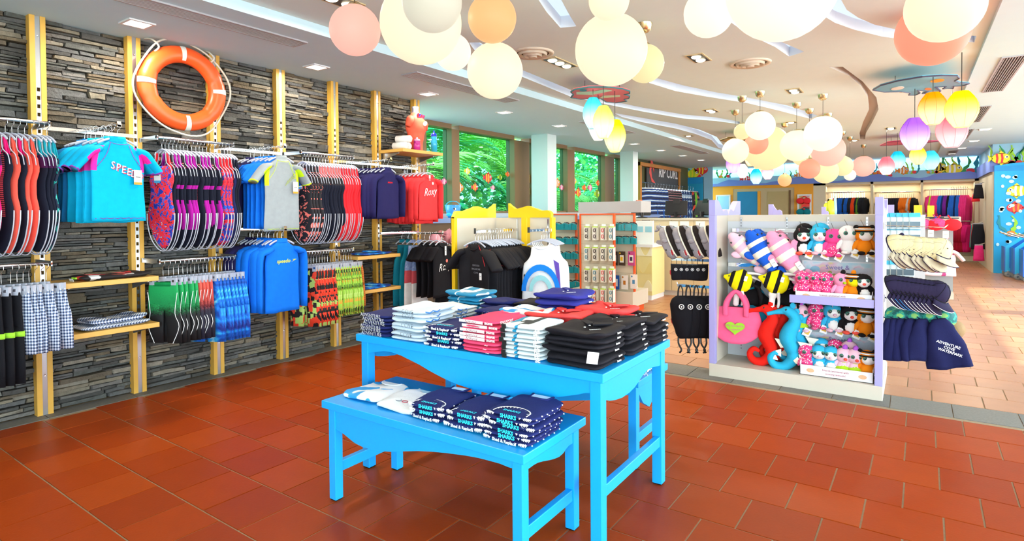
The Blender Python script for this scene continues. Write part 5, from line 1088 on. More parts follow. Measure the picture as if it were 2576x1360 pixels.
CRIT = [('plush_penguin', 'black and white plush penguin with red feet on the top bar', 2019, 640, dict(head=P_BLK, body=P_BLK, face=P_WHITE, belly=P_WHITE, beak=P_BEAK, feet=P_BEAK)),
      ('plush_penguin', 'sky blue plush penguin on the top bar', 2058, 640, dict(head=P_SKY, body=P_SKY, face=P_WHITE, belly=P_WHITE, beak=P_PALE, feet=P_PALE)),
      ('plush_turtle', 'hot pink plush turtle with spotted belly on the top bar', 2092, 645, dict(head=P_HOT, body=P_HOT, belly=P_DOT)),
      ('plush_seal', 'white plush seal pup on the top bar', 2133, 638, dict(head=P_WHITE, body=P_WHITE)),
      ('plush_fish', 'orange, black and white plush fish at the right end of the top bar', 2174, 640, dict(head=P_ORG, body=P_ORG, face=P_WHITE, feet=P_BLK, ears=P_BLK)),
      ('plush_otter', 'pink plush otter in a lime dress on the lower bar', 2012, 832, dict(head=P_PALE, body=P_PALE, beak=P_BEAK, tuft=P_VIO, dress=P_LIME)),
      ('plush_whale', 'pink polka dot plush whale on the lower bar', 2056, 826, dict(head=P_DOT, body=P_DOT)),
      ('plush_penguin', 'sky blue plush penguin on the lower bar', 2094, 832, dict(head=P_SKY, body=P_SKY, face=P_WHITE, belly=P_WHITE, beak=P_PALE, feet=P_PALE)),
      ('plush_penguin', 'black and white plush penguin on the lower bar', 2136, 838, dict(head=P_BLK, body=P_BLK, face=P_WHITE, belly=P_WHITE, beak=P_BEAK, feet=P_BEAK)),
      ('plush_fish', 'orange and white plush fish with black fins on the lower bar', 2175, 845, dict(head=P_ORG, body=P_ORG, face=P_WHITE, feet=P_BLK, ears=P_BLK))]
for n, l, px, py, k in CRIT:
    p = G(px, py, 5.7); t = critter(n, l, 'soft toy', p, .35, s=1.18 if n != 'plush_whale' else 1.1, tilt=rnd.uniform(-.08, .08), **k)
    B().tube([(0, 0, .2), (0, .08, .245)], .002, 4).obj('hang_loop', BLACKP, t)
# spare toys behind on the same hooks
for n, l, px, py, k in ((CRIT[0][0], 'second black penguin behind the front penguin on the top bar', 2024, 628, CRIT[0][4]), (CRIT[1][0], 'second sky blue penguin behind the front one on the top bar', 2064, 628, CRIT[1][4]), (CRIT[9][0], 'second orange fish behind the front one on the lower bar', 2180, 832, CRIT[9][4])):
    critter(n, l, 'soft toy', G(px, py, 5.82), .35, s=1.18, **k)
# yellow and black angel fish
def angelfish(label, loc, rot, s=1.0):
    t = thing('plush_angelfish', label, 'soft toy', loc, rot); t.scale = (s, s, s)
    poly_ = lambda u: interp([(0, .012), (.1, .03), (.3, .085), (.55, .125), (.8, .095), (1, .02)], u)[0]
    def fn(u, v):
        a = 2*PI*u; h = poly_(v); return (lerp(-.15, .15, v), .045*math.sin(a)*(h/.125)**.7, h*math.cos(a))
    B().grid(fn, 18, 24, True, lambda u, v: 1 if .22 < v < .34 or .56 < v < .68 or v > .93 else 0, True).obj('body', [P_YEL, P_BLK], t, True)
    B().tube(spline([(.06, 0, .1), (.16, -.01, .12), (.26, 0, .115), (.35, .01, .12)], 4), [.03]*3+[.022]*9+[.008], 8, flat=.5).obj('upper_streamer', P_WHITE, t, True); B().tube(spline([(.1, .03, .07), (.2, .02, .06), (.3, .02, .04)], 4), [.03]*3+[.02]*5+[.008], 8, flat=.5).obj('upper_streamer', P_WHITE, t, True)
    B().tube(spline([(.02, 0, -.1), (.03, -.01, -.18), (.045, -.01, -.26)], 4), [.04]*3+[.028]*5+[.01], 8, flat=.5).obj('lower_streamer', P_WHITE, t, True); B().tube(spline([(.06, 0, -.09), (.09, 0, -.17), (.1, 0, -.24)], 4), [.035]*3+[.026]*5+[.01], 8, flat=.5).obj('lower_streamer', P_WHITE, t, True)
    B().tube([(.14, 0, 0), (.2, .0, -.01), (.25, 0, -.1), (.27, 0, -.2)], [.03, .045, .055, .015], 8, flat=.4).obj('tail', P_BLK, t, True); pricetag(t, .06, -.05, .07, w=.03, h=.05)
    for k in (-1, 1): sph('eye', EYE, t, (-.1, k*.03, .02), .008, n=8)
angelfish('yellow and black striped plush angel fish, left one', G(1858, 705, 5.62), (0, .28, .2), .9); angelfish('yellow and black striped plush angel fish, right one', G(1948, 708, 5.62), (0, .28, .2), .92)
for px, l in ((1900, 'between the two angel fish'), (1988, 'right of the angel fish')):
    t = thing('plush_ray', 'black plush manta ray hanging ' + l, 'soft toy', G(px, 742, 5.74), (0, .2, .2)); b = B()
    b.grid(lambda u, v: (lerp(-.14, .14, u), (.012+.03*math.exp(-((u-.5)/.2)**2))*(1 if v > .5 else -1)*(1 if 0 < v < 1 else 0), lerp(-.09, .07, abs(2*v-1))*(1-abs(u-.5)*.6)-(.12*abs(u-.5))), 16, 8).obj('body', P_BLK, t, True); sph('tail', P_BLK, t, (0, 0, .1), (.03, .02, .05))
# heart bag
t = thing('plush_handbag', 'pink plush handbag with a green heart', 'bag', G(1853, 806, 5.6), .08); t.scale = (1.62, 1.2, 1.25)
B().grid(lambda u, v: (.155*(1-.28*v)*(1-.12*(1-v)**3)*(abs(math.cos(2*PI*u))**.8)*(1 if math.cos(2*PI*u) > 0 else -1), (.075-.045*v)*math.sin(2*PI*u), lerp(-.13, .1, v)-.03*(1-v)*(math.cos(2*PI*u)**2-1)*-1+.04*v*0+.06*(1-v)*abs(math.cos(2*PI*u))**2), 26, 12, True, 0, True).obj('bag_body', fab('bag_pink', '#ff6490', .9), t, True)
for dy in (-.03, .03): B().tube(spline([(-.055, dy-.02, .04), (-.05, dy-.01, .14), (0, dy, .22), (.05, dy-.01, .14), (.055, dy-.02, .04)], 5), .0145, 8).obj('handle', fab('bag_pink', '#ff6490', .9), t, True)
hp = [(.055*16/17*math.sin(a)**3, .055*(13*math.cos(a)-5*math.cos(2*a)-2*math.cos(3*a)-math.cos(4*a))/17) for a in [2*PI*k/30 for k in range(30)]]
h_ = B().prism([(x, z) for x, z in hp], -.004, .004, 'y').obj('heart_patch', fab('heart_green', '#9bd634', .9), t, loc=(0, -.072, -.04), rot=(-.15, 0, 0))
text('My Dolphin', .02, mat('pink_print', '#d8548c', .6), h_, (0, -.005, .012), RX); text('Lagoon', .02, mat('pink_print', '#d8548c', .6), h_, (0, -.005, -.012), RX)
t = thing('plush_handbag', 'blue plush handbag behind the pink one, handles showing', 'bag', G(1890, 778, 5.78), .25)
B().grid(lambda u, v: (.15*(1-.3*v)*math.cos(2*PI*u), (.06-.03*v)*math.sin(2*PI*u), lerp(-.12, .09, v)), 22, 8, True, 0, True).obj('bag_body', P_TUR, t, True)
for k in range(3): B().tube(spline([(-.09+k*.03, -.02+.03*k, .02), (-.07+k*.03, -.02+.03*k, .14), (-.01+k*.03, -.02+.03*k, .2), (.05+k*.03, -.02+.03*k, .13), (.08+k*.03, -.02+.03*k, .0)], 5), .014, 8).obj('handle', P_TUR, t, True)
# seahorses
def seahorse(label, loc, rz, m, s=1.0, cord=None):
    t = thing('plush_seahorse', label, 'soft toy', loc, rz); t.scale = (s, s, s)
    pts = [(-.14, 0, .075), (-.105, 0, .085), (-.06, 0, .095), (-.02, 0, .1), (.015, 0, .07), (.02, 0, .03), (-.005, 0, -.02), (-.02, 0, -.07), (0, 0, -.12), (.015, 0, -.17), (.0, 0, -.22), (-.05, 0, -.255), (-.1, 0, -.245), (-.12, 0, -.205), (-.095, 0, -.17), (-.06, 0, -.185)]
    rr = [.016, .017, .024, .042, .045, .05, .062, .068, .062, .054, .046, .038, .032, .026, .022, .014]
    P = spline(pts, 4); R_ = [interp([(i, r) for i, r in enumerate(rr)], k/4)[0] for k in range(len(P))]
    B().tube(P, R_, 14, flat=.75).obj('body', m, t, True)
    for k in range(3): sph('crest', m, t, (.01+.022*k, 0, .135-.035*k), (.018, .01, .02), n=8)
    for (x, z, a) in ((.055, -.08, .5), (.06, -.16, .2), (.03, -.2, -.2)): B().prism([(0, 0), (.075, .03), (.085, -.01), (.06, -.035)] if z == -.08 else [(0, 0), (.03, .02), (.04, -.03), (.01, -.02)], -.006, .006, 'y').obj('fin', P_CREAM, t, loc=(x-.02, -.05, z), rot=(0, a, 0))
    for k in (-1, 1): sph('eye', EYE, t, (-.03, k*.032, .112), .007, n=8)
    B().tube([(.01, 0, .13), (.03, .05, .2), (.02, .1, .26)], .003, 4).obj('hang_loop', cord or m, t); pricetag(t, -.09, -.03, -.33, w=.03, h=.06); return t
seahorse('red plush seahorse in front, hanging beside the heart bag', G(1935, 815, 5.6), .15, P_RED, 1.35); seahorse('red plush seahorse behind the front red one', G(1962, 810, 5.74), .1, P_RED, 1.3)
seahorse('turquoise plush seahorse in front, beside the red ones', G(1990, 822, 5.58), .2, P_TUR, 1.38); seahorse('turquoise plush seahorse behind the front turquoise one', G(2012, 812, 5.72), .1, P_TUR, 1.3)
# display boxes with plush
CARD = mat('box_card', '#f4f3f6', .5, noise=.02); PASTEL = rampmat('pastel_print', [(0, '#8fd0e8'), (.4, '#cfe8f2'), (.5, '#f0eef6'), (.6, '#f6c6d8'), (.7, '#f3e08a')], 'noise', 9, interp='LINEAR')
def tray(label, x0, x1, y0, z, head_h, front_h, yb):
    t = thing('display_box', label, 'box', ((x0+x1)/2, y0, z)); hw = (x1-x0)/2; D = yb-y0
    B().box(-hw, hw, 0, .004, 0, front_h).obj('front_flap', CARD, t); B().box(-hw, hw, 0, D, 0, .004).obj('bottom', CARD, t); B().box(-hw, -hw+.004, 0, D, 0, front_h*1.3).obj('side_flap', CARD, t); B().box(hw-.004, hw, 0, D, 0, front_h*1.3).obj('side_flap', CARD, t)
    h = B().box(-hw, hw, D-.004, D, 0, head_h).obj('header_card', [CARD], t); B().box(-hw*.95, hw*.95, D-.006, D-.004, head_h*.45, head_h*.96).obj('header_print', PASTEL, h)
    text('Sweet &', .055, mat('lilac_print', '#9a8ac0', .6), h, (0, D-.008, head_h*.82), RX, offset=.001); text('Sassy', .085, mat('lime_word', '#a9b84a', .6), h, (.01, D-.008, head_h*.6), RX, offset=.002)
    for k in (-.62, -.36, .55, .8): sph('printed_face', mat('face%d' % (k*10), '#9cc8e0' if k < -.5 else '#f0b8c8' if k < 0 else '#d8dcea', .6), h, (hw*k, D-.006, head_h*.7), (.045, .002, .045))
    text('friends animated with', .022, mat('maroon_print', '#a8324e', .6), t, (0, -.001, front_h*.68), RX); text('winning attitude!', .022, mat('maroon_print', '#a8324e', .6), t, (0, -.001, front_h*.35), RX)
    for k in (-.7, .72): sph('cake_print', mat('cake', '#e7b48a', .6), t, (hw*k, -.0005, front_h*.5), (.03, .0015, .018))
    return t
a = at(2000, 720, 1, GY+.06); c = at(2195, 730, 1, GY+.06)
tray('white display box of plush toys on the lavender shelf', a.x, c.x, GY+.06, SHZ+.001, .31, .075, GB-.03)
a2 = at(2012, 930, 1, GY+.05); c2 = at(2197, 960, 1, GY+.05); tray('white display box of plush toys on the plinth', a2.x, c2.x, GY+.05, .116, .3, .085, GB-.02)
def rowtoys(specs, x0, x1, y, z, s):
    for i, (n, l, k) in enumerate(specs):
        x = lerp(x0, x1, (i+.5)/len(specs)); critter(n, l, 'soft toy', (x, y, z), rnd.uniform(.1, .5), s=s, tilt=rnd.uniform(-.1, .1), **k)
K = lambda i: CRIT[i][4]
rowtoys([('plush_whale', 'pink polka dot plush whale, left one in the shelf box', K(6)), ('plush_whale', 'pink polka dot plush whale, second in the shelf box', K(6)), ('plush_whale', 'pink polka dot plush whale, third in the shelf box', K(6)), ('plush_flamingo', 'pink plush bird with lime beak in the shelf box', dict(head=P_PINK, body=P_PINK, beak=P_LIME, tuft=P_BLK)), ('plush_fish', 'orange plush fish with yellow face in the shelf box', dict(head=P_ORG, body=P_ORG, face=P_YEL, tuft=P_ORG)), ('plush_penguin', 'black plush penguin at the right end of the shelf box', K(0))], a.x+.01, c.x-.01, GY+.15, SHZ+.03, 1.02)
rowtoys([('plush_whale', 'pink polka dot plush whale at the left end of the plinth box', K(6)), ('plush_penguin', 'sky blue plush penguin, left one in the plinth box', K(1)), ('plush_penguin', 'sky blue plush penguin, right one in the plinth box', K(1)), ('plush_otter', 'pink plush otter in lime dress, left one in the plinth box', K(5)), ('plush_otter', 'pink plush otter in lime dress, right one in the plinth box', K(5)), ('plush_fish', 'orange and white plush fish at the right end of the plinth box', K(9))], a2.x+.01, c2.x-.01, GY+.15, .14, 1.08)
for i, (n, l, k) in enumerate((('plush_penguin', 'sky blue penguin in the back row of the plinth box', K(1)), ('plush_whale', 'polka dot whale in the back row of the plinth box', K(6)), ('plush_otter', 'violet tufted otter in the back row of the plinth box', K(5)))): critter(n, l, 'soft toy', (lerp(a2.x, c2.x, .25+.2*i), GY+.3, .18), .3, s=1.05, **k)

# ------------------------------------------------------------------ right end of the gondola: caps and navy towels on prongs
def prong(label, y, z, L, n=3, x0=GX1):
    t = thing('prong_hook', label, 'hook', (x0, y, z))
    B().box(0, .006, -.05, .05, -.03, .03).obj('plate', CHROME, t)
    for k in range(n): B().tube([(0, -.03+.03*k, .0), (L-.02, -.03+.03*k, -.012), (L, -.03+.03*k, .012)], .003, 5).obj('prong', CHROME, t)
def cap(label, group, m, brim, edge, loc, rot, eyelet=True, name='cap', logo_=None):
    t = thing(name, label, 'cap', loc, rot, group)
    B().grid(lambda u, v: (.085*math.cos(2*PI*u)*math.cos(v*PI/2*.98), .095*math.sin(2*PI*u)*math.cos(v*PI/2*.98)-.0, .11*math.sin(v*PI/2*.98)), 24, 8, True).obj('crown', m, t, True)
    def br(u, v): a = PI*(1.12+.76*u); r = v*.085; return ((.085+r*.25)*math.cos(a), .095*math.sin(a)-r*abs(math.sin(a)), -.012*v+.02*(math.cos(a)**2)*0-.02*v*abs(math.cos(a)))
    b = B(); b.grid(br, 14, 4); o = b.obj('brim', brim, t, True); m_ = o.modifiers.new('thick', 'SOLIDIFY'); m_.thickness = .004
    B().tube([br(k/14, 1.0) for k in range(15)], .0035, 5).obj('brim_edge', edge, t, True); sph('button', m, t, (0, 0, .11), (.009, .009, .005), n=8)
    for q in range(3): B().tube([(.0865*math.cos(q*PI/3+.5)*math.cos(a*PI/10), .0965*math.sin(q*PI/3+.5)*math.cos(a*PI/10), .111*math.sin(a*PI/10)) for a in range(11)], .0022, 4).obj('seam', brim if edge is EN else BLACK, t)
    B().tube([(.087*math.cos(a*PI/10), .097*math.sin(a*PI/10), .003) for a in range(20)], .005, 5, True).obj('sweatband', edge if edge is EN else BLACK, t, True)
    if eyelet:
        for k in (-1, 1): sph('eyelet', mat('eyelet', '#4a4238', .5), t, (k*.045, -.055, .075), .0045, n=6)
    if logo_: sph('badge', logo_, t, (0, -.093, .04), (.025, .004, .012))
    return t
KHAKI = fab('khaki', '#e6d9a4'); KH2 = fab('khaki_brim', '#c9bda0'); EN = fab('cap_navy', '#2a2340')
prong('prong hook holding the khaki caps', 5.62, at(2250, 575, 0, GX1).z+.0, .42); prong('prong hook holding the navy caps', 5.62, at(2245, 688, 0, GX1).z, .42); prong('prong hook holding the navy hooded towels', 5.62, at(2240, 795, 0, GX1).z, .4); prong('empty chrome prong hook above the khaki caps', 5.75, at(2240, 560, 0, GX1).z, .42)
kz = at(2300, 625, 1, 5.62); c0 = None
for k in range(12):
    p = at(lerp(2250, 2358, k/11), lerp(620, 632, k/11), 1, 5.62-.0*k); rot = (1.1+rnd.uniform(-.1, .1), rnd.uniform(-.08, .08), 1.0+rnd.uniform(-.12, .12))
    if c0 is None: c0 = cap('khaki baseball cap in the row behind the front khaki cap', 'khaki caps on the prong hook', KHAKI, KH2, EN, p, rot)
    elif k < 11: dup(c0, p, rot)
    else: dup(c0, p, (.62, 0, 1.15), 'foremost khaki baseball cap on the prong hook')
for k in range(3): sph('strap_end', EN, c0, (.02, .06, .07+.01*k), (.014, .02, .012), n=8)
c1 = None
for k in range(11):
    p = at(lerp(2244, 2352, k/10), lerp(722, 738, k/10), 1, 5.62); rot = (1.1, 0, 1.2); e = mat('cyan_edge', '#3f9ad8', .6) if k in (2, 3) else INK_W
    if k == 0: c1 = cap('navy baseball cap with white brim edge in the navy cap row', 'navy caps with white edge on the prong hook', EN, EN, INK_W, p, rot, False)
    elif k == 2: c2_ = cap('navy baseball cap with blue brim edge in the navy cap row', 'navy caps with blue edge on the prong hook', EN, EN, e, p, rot, False)
    elif k == 3: dup(c2_, p, rot)
    elif k < 10: dup(c1, p, rot)
    else: dup(c1, p, (.75, 0, 1.15), 'foremost navy baseball cap on the prong hook'); text('SENTOSA', .016, INK_W, COL.objects[-1] if False else c1, (0, -.096, .05), (1.2, 0, 0))
TOW = fab('navy_terry', '#1c1e48', .95)
for k, (px, w_, rz) in enumerate(((2234, .1, .95), (2252, .11, 1.0), (2270, .11, .9), (2292, .12, 1.05), (2318, .13, .8), (2362, .15, .25))):
    p = at(px, 808, 1, 5.6); lab = 'foremost navy terry hooded towel with white lettering' if k == 5 else 'navy terry hooded towel in the row on the lowest prong'
    t = thing('hooded_towel', lab, 'towel', p, (0, -.2 if k == 5 else 0, rz), None if k == 5 else 'navy terry towels on the lowest prong')
    H = .3 if k < 5 else .36
    B().grid(body_fn([(-H, w_, .045), (-H*.6, w_*.95, .05), (-.04, w_*.6, .035), (.02, w_*.3, .02)], k, .018), 22, 12, True, 0, True).obj('towel_body', TOW, t, True); B().tube([(0, 0, .01), (0, .04, .03)], .004, 5).obj('hang_loop', TOW, t)
    if k == 5:
        for i, s_ in enumerate(('ADVENTURE', 'COVE', 'WATERPARK')): text(s_, .028, INK_W, t, (.01, -.062, -.17-.03*i), (PI/2, .5, 0), offset=.0005)
t = thing('sun_hat', 'tan cloth sun hat hanging behind the navy towels', 'hat', at(2388, 830, 1, 5.85), (1.2, .2, .9)); B().lathe([(.001, .1), (.05, .095), (.08, .05), (.085, 0), (.13, -.02)], 20).obj('hat_body', fab('tan_cloth', '#9a7c58'), t, True); B().lathe([(.0855, 0), (.0865, .03)], 20).obj('hat_band', fab('tan_band', '#7a6244'), t, True)
for k in range(4):
    t = thing('patterned_hat', 'green and teal patterned hat hanging over the navy towels', 'hat', at(lerp(2262, 2372, k/3), 800, 1, 5.72), (1.1, .2, .6), 'patterned hats over the navy towels'); B().lathe([(.001, .09), (.05, .085), (.075, .05), (.08, 0), (.11, -.02)], 16).obj('hat_body', rampmat('teal_leaf', [(0, '#1a6a6a'), (.45, '#2fa08a'), (.55, '#8fc46a'), (.7, '#d8d09a')], 'noise', 18), t, True)

# ------------------------------------------------------------------ left end of the gondola: shark slippers, pouches, backpacks
SHG = fab('shark_grey', '#9b969c', .9); SOLE = fab('sole_black', '#241c1a', .8); TOOTH = mat('tooth_white', '#f6f2f0', .6); GUM = mat('gum_red', '#b01224', .6)
def rail_x(label, py, x1px, y=5.62):
    p = at(1785, py, 1, y); q = at(x1px, py, 1, y); t = thing('side_rail', label, 'rail', (GX0, y, p.z)); B().box(-(GX0-q.x), 0, -.012, .012, -.012, .012).obj('bar', CHROME, t)
    B().tube([(q.x-GX0, 0, 0), (q.x-GX0-.01, 0, .03)], .005, 6).obj('stop', CHROME, t); return p.z
z1 = rail_x('chrome rail holding the shark slippers', 572, 1662); z2 = rail_x('chrome rail holding the small black shark pouches', 655, 1690); z3 = rail_x('violet edged rail holding the black backpacks', 722, 1705)
for i in range(4):
    px = 1660+i*33; p = at(px+12, 585, 1, 5.6); t = thing('shark_slippers', 'grey plush shark slipper with a dark sole, %s from the left' % ('first', 'second', 'third', 'fourth')[i], 'slipper', p, (0, -.42, -.2))
    B().grid(body_fn([(-.27, .03, .02), (-.22, .06, .045), (-.1, .068, .06), (0, .055, .055), (.05, .03, .03)], i, .003), 18, 14, True, 0, True).obj('slipper', SHG, t, True)
    B().grid(body_fn([(-.265, .012, .03), (-.22, .018, .05), (-.1, .02, .062), (0, .018, .055), (.045, .01, .03)], 0, 0), 14, 12, True, 0, True).obj('sole', SOLE, t, True, (.062, -.004, 0))
    B().grid(body_fn([(-.268, .006, .034), (-.22, .008, .056), (-.1, .009, .069), (0, .008, .06), (.05, .005, .034)], 0, 0), 14, 12, True, 0, True).obj('welt', P_CREAM, t, True, (.043, -.003, 0))
    B().prism([(0, 0), (-.05, .035), (-.075, .02), (-.06, -.01), (-.02, -.045)], -.008, .008, 'y').obj('back_fin', SHG, t, loc=(-.05, 0, -.06), rot=(0, -.2, 0))
    sph('side_fin', SHG, t, (0, -.06, -.085), (.035, .018, .022), (0, .4, 0)); sph('tail', SHG, t, (-.04, 0, .07), (.022, .016, .035), (0, -.6, 0)); sph('tail_lobe', SHG, t, (-.07, 0, .055), (.03, .014, .014)); sph('eye', EYE, t, (-.025, -.05, -.17), .009, n=8)
    sph('mouth', GUM, t, (.025, -.042, -.215), (.018, .012, .03), (0, .3, 0)); b = B()
    for k in range(5): b.add([(.012, -.056, -.195-.01*k), (.012, -.056, -.203-.01*k), (.024, -.058, -.199-.01*k)], [(0, 1, 2)]); b.add([(.042, -.05, -.19-.011*k), (.044, -.05, -.199-.011*k), (.032, -.056, -.195-.011*k)], [(0, 1, 2)])
    b.obj('teeth', TOOTH, t)
    B().tube([(-.02, 0, .08), (.0, 0, z1-p.z if abs(z1-p.z) > .05 else .1)], .003, 4).obj('hang_loop', BLACKP, t)
def eyering(t, x, y, z, r, m=INK_W): B().tube([(x+r*math.cos(a*PI/6), y, z+r*math.sin(a*PI/6)) for a in range(12)], r*.22, 5, True).obj('eye_ring', m, t, True); sph('pupil', INK_W, t, (x, y, z), (r*.35, r*.2, r*.4), n=8)
for i in range(6):
    p = at(1702+i*13, 660, 1, 5.5+.02*i); t = thing('shark_pouch', 'small black shark pouch with a ring eye on the middle rail', 'pouch', (p.x, p.y, z2), (0, 0, .1+.1*i), 'small black shark pouches')
    B().grid(body_fn([(-.19, .04, .015), (-.17, .052, .022), (-.08, .055, .026), (-.045, .055, .01)], i, .003), 16, 10, True, 0, True).obj('pouch_body', BLACK, t, True); eyering(t, 0, -.034, -.085, .013); B().box(-.055, .055, -.006, .006, -.05, -.035).obj('hanger_bar', BLACKP, t); B().tube([(0, 0, -.035), (0, 0, .01)], .003, 5).obj('hook', BLACKP, t)
    B().prism([(-.05, -.15), (-.062, -.13), (-.062, -.1), (-.05, -.09)], -.012, .0, 'y').obj('red_mouth', GUM, t)
for i in range(4):
    p = at(1712+i*20, 725, 1, 5.5+.035*i); t = thing('shark_backpack', 'black shark backpack with a ring eye, %s from the left on the low rail' % ('first', 'second', 'third', 'last')[i], 'backpack', (p.x, p.y, z3), (0, -.06, .15+.1*i))
    B().grid(body_fn([(-.49, .04, .02), (-.45, .075, .035), (-.3, .105, .055), (-.16, .11, .055), (-.1, .085, .04), (-.085, .05, .02)], i, .006), 22, 16, True, 0, True).obj('bag_body', BLACK, t, True); eyering(t, .01, -.07, -.18, .022)
    B().tube(spline([(-.03, 0, -.09), (-.02, 0, -.02), (0, 0, .015), (.015, .01, -.03), (.01, .02, -.09)], 4), .008, 6, flat=.5).obj('top_loop', BLACKP, t, True)
    for k in (-1, 1): B().tube(spline([(k*.05, .05, -.44), (k*.06, .03, -.54), (k*.03, .0, -.6), (k*.05, .0, -.63)], 4), .009, 5, flat=.3).obj('strap', BLACKP, t)
    B().prism([(-.09, -.37), (-.108, -.34), (-.11, -.31), (-.1, -.29)], .0, .012, 'y').obj('red_mouth', GUM, t)
# ------------------------------------------------------------------ black tees and white vest on the yellow gondola
p = at(1300, 577, 1, YM_-.01); F_TEE = fab('tee_black', '#1b191d')
tb = shirt('black tee with red sleeve piping and small white lettering, foremost on the yellow gondola', None, F_TEE, W=.19, L=.74, seed=21, neck='round', name='tee_shirt')
for k in (-1, 1): B().tube(spline([(k*.08, -.028, -.12), (k*.13, -.032, -.2), (k*.165, -.028, -.3)], 4), .002, 4).obj('red_piping', RED, tb)
for i, s_ in enumerate(('SENTOSA', 'SINGAPORE', 'COVE')): text(s_, .024, mat('silver_line', '#8a8a92', .6), tb, (.04, -.03, -.3-.032*i), offset=-.0005)
pricetag(tb, .13, -.05, -.36, w=.03, h=.06)
t2 = shirt('black tee with red printed sleeve in the row on the yellow gondola', 'black tees on the yellow gondola', F_TEE, W=.19, L=.74, seed=22, neck='round', name='tee_shirt')
for k in range(3): text('Samui'[k:k+3], .05, RED, t2, (.13+.01*k, -.034, -.2-.045*k), (PI/2, .9, 0), offset=.001)
tees = [tb, t2]+[dup(t2) for _ in range(13)]
for k, o in enumerate(tees):
    f = k/14; o.location = (p.x-.005, YM_-.66+.55*f, p.z); o.rotation_euler = (0, rnd.uniform(-.02, .02), (-.25 if k == 0 else .35+.2*rnd.random()))
p = at(1378, 577, 1, YM_-.01); F_VEST = fab('vest_white', '#f2f3f6')
vs = shirt('white vest with blue and aqua arches and a violet side panel', None, F_VEST, 'none', W=.19, L=.66, seed=23, neck='round', name='vest_top'); A1 = fab('arch_blue', '#1d86ea'); A2 = fab('arch_aqua', '#9bd6dc'); A3 = fab('side_violet', '#6a4fb0')
vs2 = shirt('white vest hanging behind the blue arched one', 'white vests on the yellow gondola', F_VEST, 'none', W=.19, L=.66, seed=24, neck='round', name='vest_top'); 
def arch(r0, r1, m, y):
    pts = [(r1*math.cos(PI*k/16), -.62+r1*1.35*math.sin(PI*k/16)) for k in range(17)]+[(r0*math.cos(PI*k/16), -.62+r0*1.35*math.sin(PI*k/16)) for k in range(16, -1, -1)]
    B().prism(pts, y-.002, y, 'y').obj('arch_print', m, vs, rot=(0, 0, 0), loc=(0, -.004, .07))
arch(.14, .182, A1, -.032); arch(.075, .11, A2, -.033)
B().prism([(.12, -.3), (.17, -.33), (.19, -.62), (.165, -.62), (.15, -.45)], -.034, -.03, 'y').obj('side_panel', A3, vs, loc=(0, 0, .04)); B().box(-.025, .025, -.026, -.024, -.21, -.17).obj('neck_label', PAPER, vs)
for k in range(4): B().box(-.16+.02*k, -.148+.02*k, -.033, -.03, -.43+.014*k, -.4+.014*k).obj('check_print', INK_K, vs)
for k, o in enumerate([vs, vs2]+[dup(vs2) for _ in range(4)]): o.location = (p.x+.09-.01*k, YM_-.27+.045*k, p.z); o.rotation_euler = (0, 0, .25+.03*k)
# things between the wall and the yellow gondola: tees, pink hoods, ledge items
dk = shirt('black tee with red print behind the yellow edge strip', 'black tees behind the yellow edge strip', F_TEE, W=.19, L=.7, seed=25, neck='round', name='tee_shirt', loc=at(1128, 615, 1, 5.5), rz=.3)
for k in range(3): text('mui', .045, RED, dk, (.06+.03*k, -.05, -.2-.04*k), (PI/2, .5, 0), offset=.001)
dup(dk, at(1133, 613, 1, 5.58), .3); dup(dk, at(1138, 611, 1, 5.66), .3)
pq = at(1120, 618, 1, 5.6); t = thing('shelf_stand', 'beige stand holding the folded pink hooded towels', 'shelf unit', (pq.x, 5.75, 0)); B().box(-.35, .42, 0, .4, pq.z-.05, pq.z).obj('board', BEIGE, t); B().box(-.35, -.32, 0, .4, 0, pq.z).obj('support', BEIGE, t); B().box(.38, .42, 0, .4, 0, pq.z).obj('support', BEIGE, t); B().box(-.35, .42, .37, .4, 0, pq.z+.35).obj('back_board', mat('brown_panel', '#6d5640', .6, noise=.1), t)
P_HOOD = fab('hood_pink', '#f2a9b4', .95)
for k in range(3):
    o = folded('folded pink hooded towel with animal face, %s on the beige stand' % ('left', 'middle', 'right')[k], 'towel', P_HOOD, .2, .24, .16, (pq.x-.2+.21*k, 5.88, pq.z), .2*k, name='hooded_towel', seed=40+k, lump=.25, collar=None); sph('ear', P_HOOD, o, (.05, -.09, .15), (.035, .02, .03)); sph('nose', P_CREAM, o, (.0, -.115, .08), (.03, .02, .022)); sph('eye', EYE, o, (.04, -.118, .11), .009, n=8); sph('eye', EYE, o, (-.04, -.118, .11), .009, n=8)
t = thing('hooded_robe', 'long pale pink hooded robe hanging behind the black tee', 'robe', at(1095, 600, 1, 5.4), .5); B().grid(body_fn([(-.68, .17, .04), (-.4, .14, .045), (-.12, .11, .05), (0, .05, .03)], 2, .01), 22, 14, True, 0, True).obj('robe_body', P_HOOD, t, True); sph('hood', P_HOOD, t, (0, -.02, -.01), (.075, .05, .08)); hanger(t, .1, .0)
bz = 1.432
t = thing('toy_bucket', 'blue fish shaped bucket on the window ledge', 'bucket', (*at(1140, 560, 0, -5.95).xy, bz), .6); B().lathe([(.001, 0), (.08, .004), (.11, .1), (.13, .2), (.122, .2), (.1, .1)], 20).obj('bucket_body', mat('bucket_blue', '#3f9be4', .3), t, True); sph('eye', PAPER, t, (.03, -.105, .14), (.028, .012, .028)); sph('pupil', EYE, t, (.03, -.116, .14), (.015, .008, .015)); sph('fin', mat('bucket_fin', '#2fc0e0', .3), t, (-.05, -.09, .05), (.05, .02, .03)); B().tube(spline([(-.12, 0, .19), (-.06, 0, .25), (.06, 0, .25), (.12, 0, .19)], 4), .006, 6).obj('handle', mat('bucket_fin', '#2fc0e0', .3), t, True)
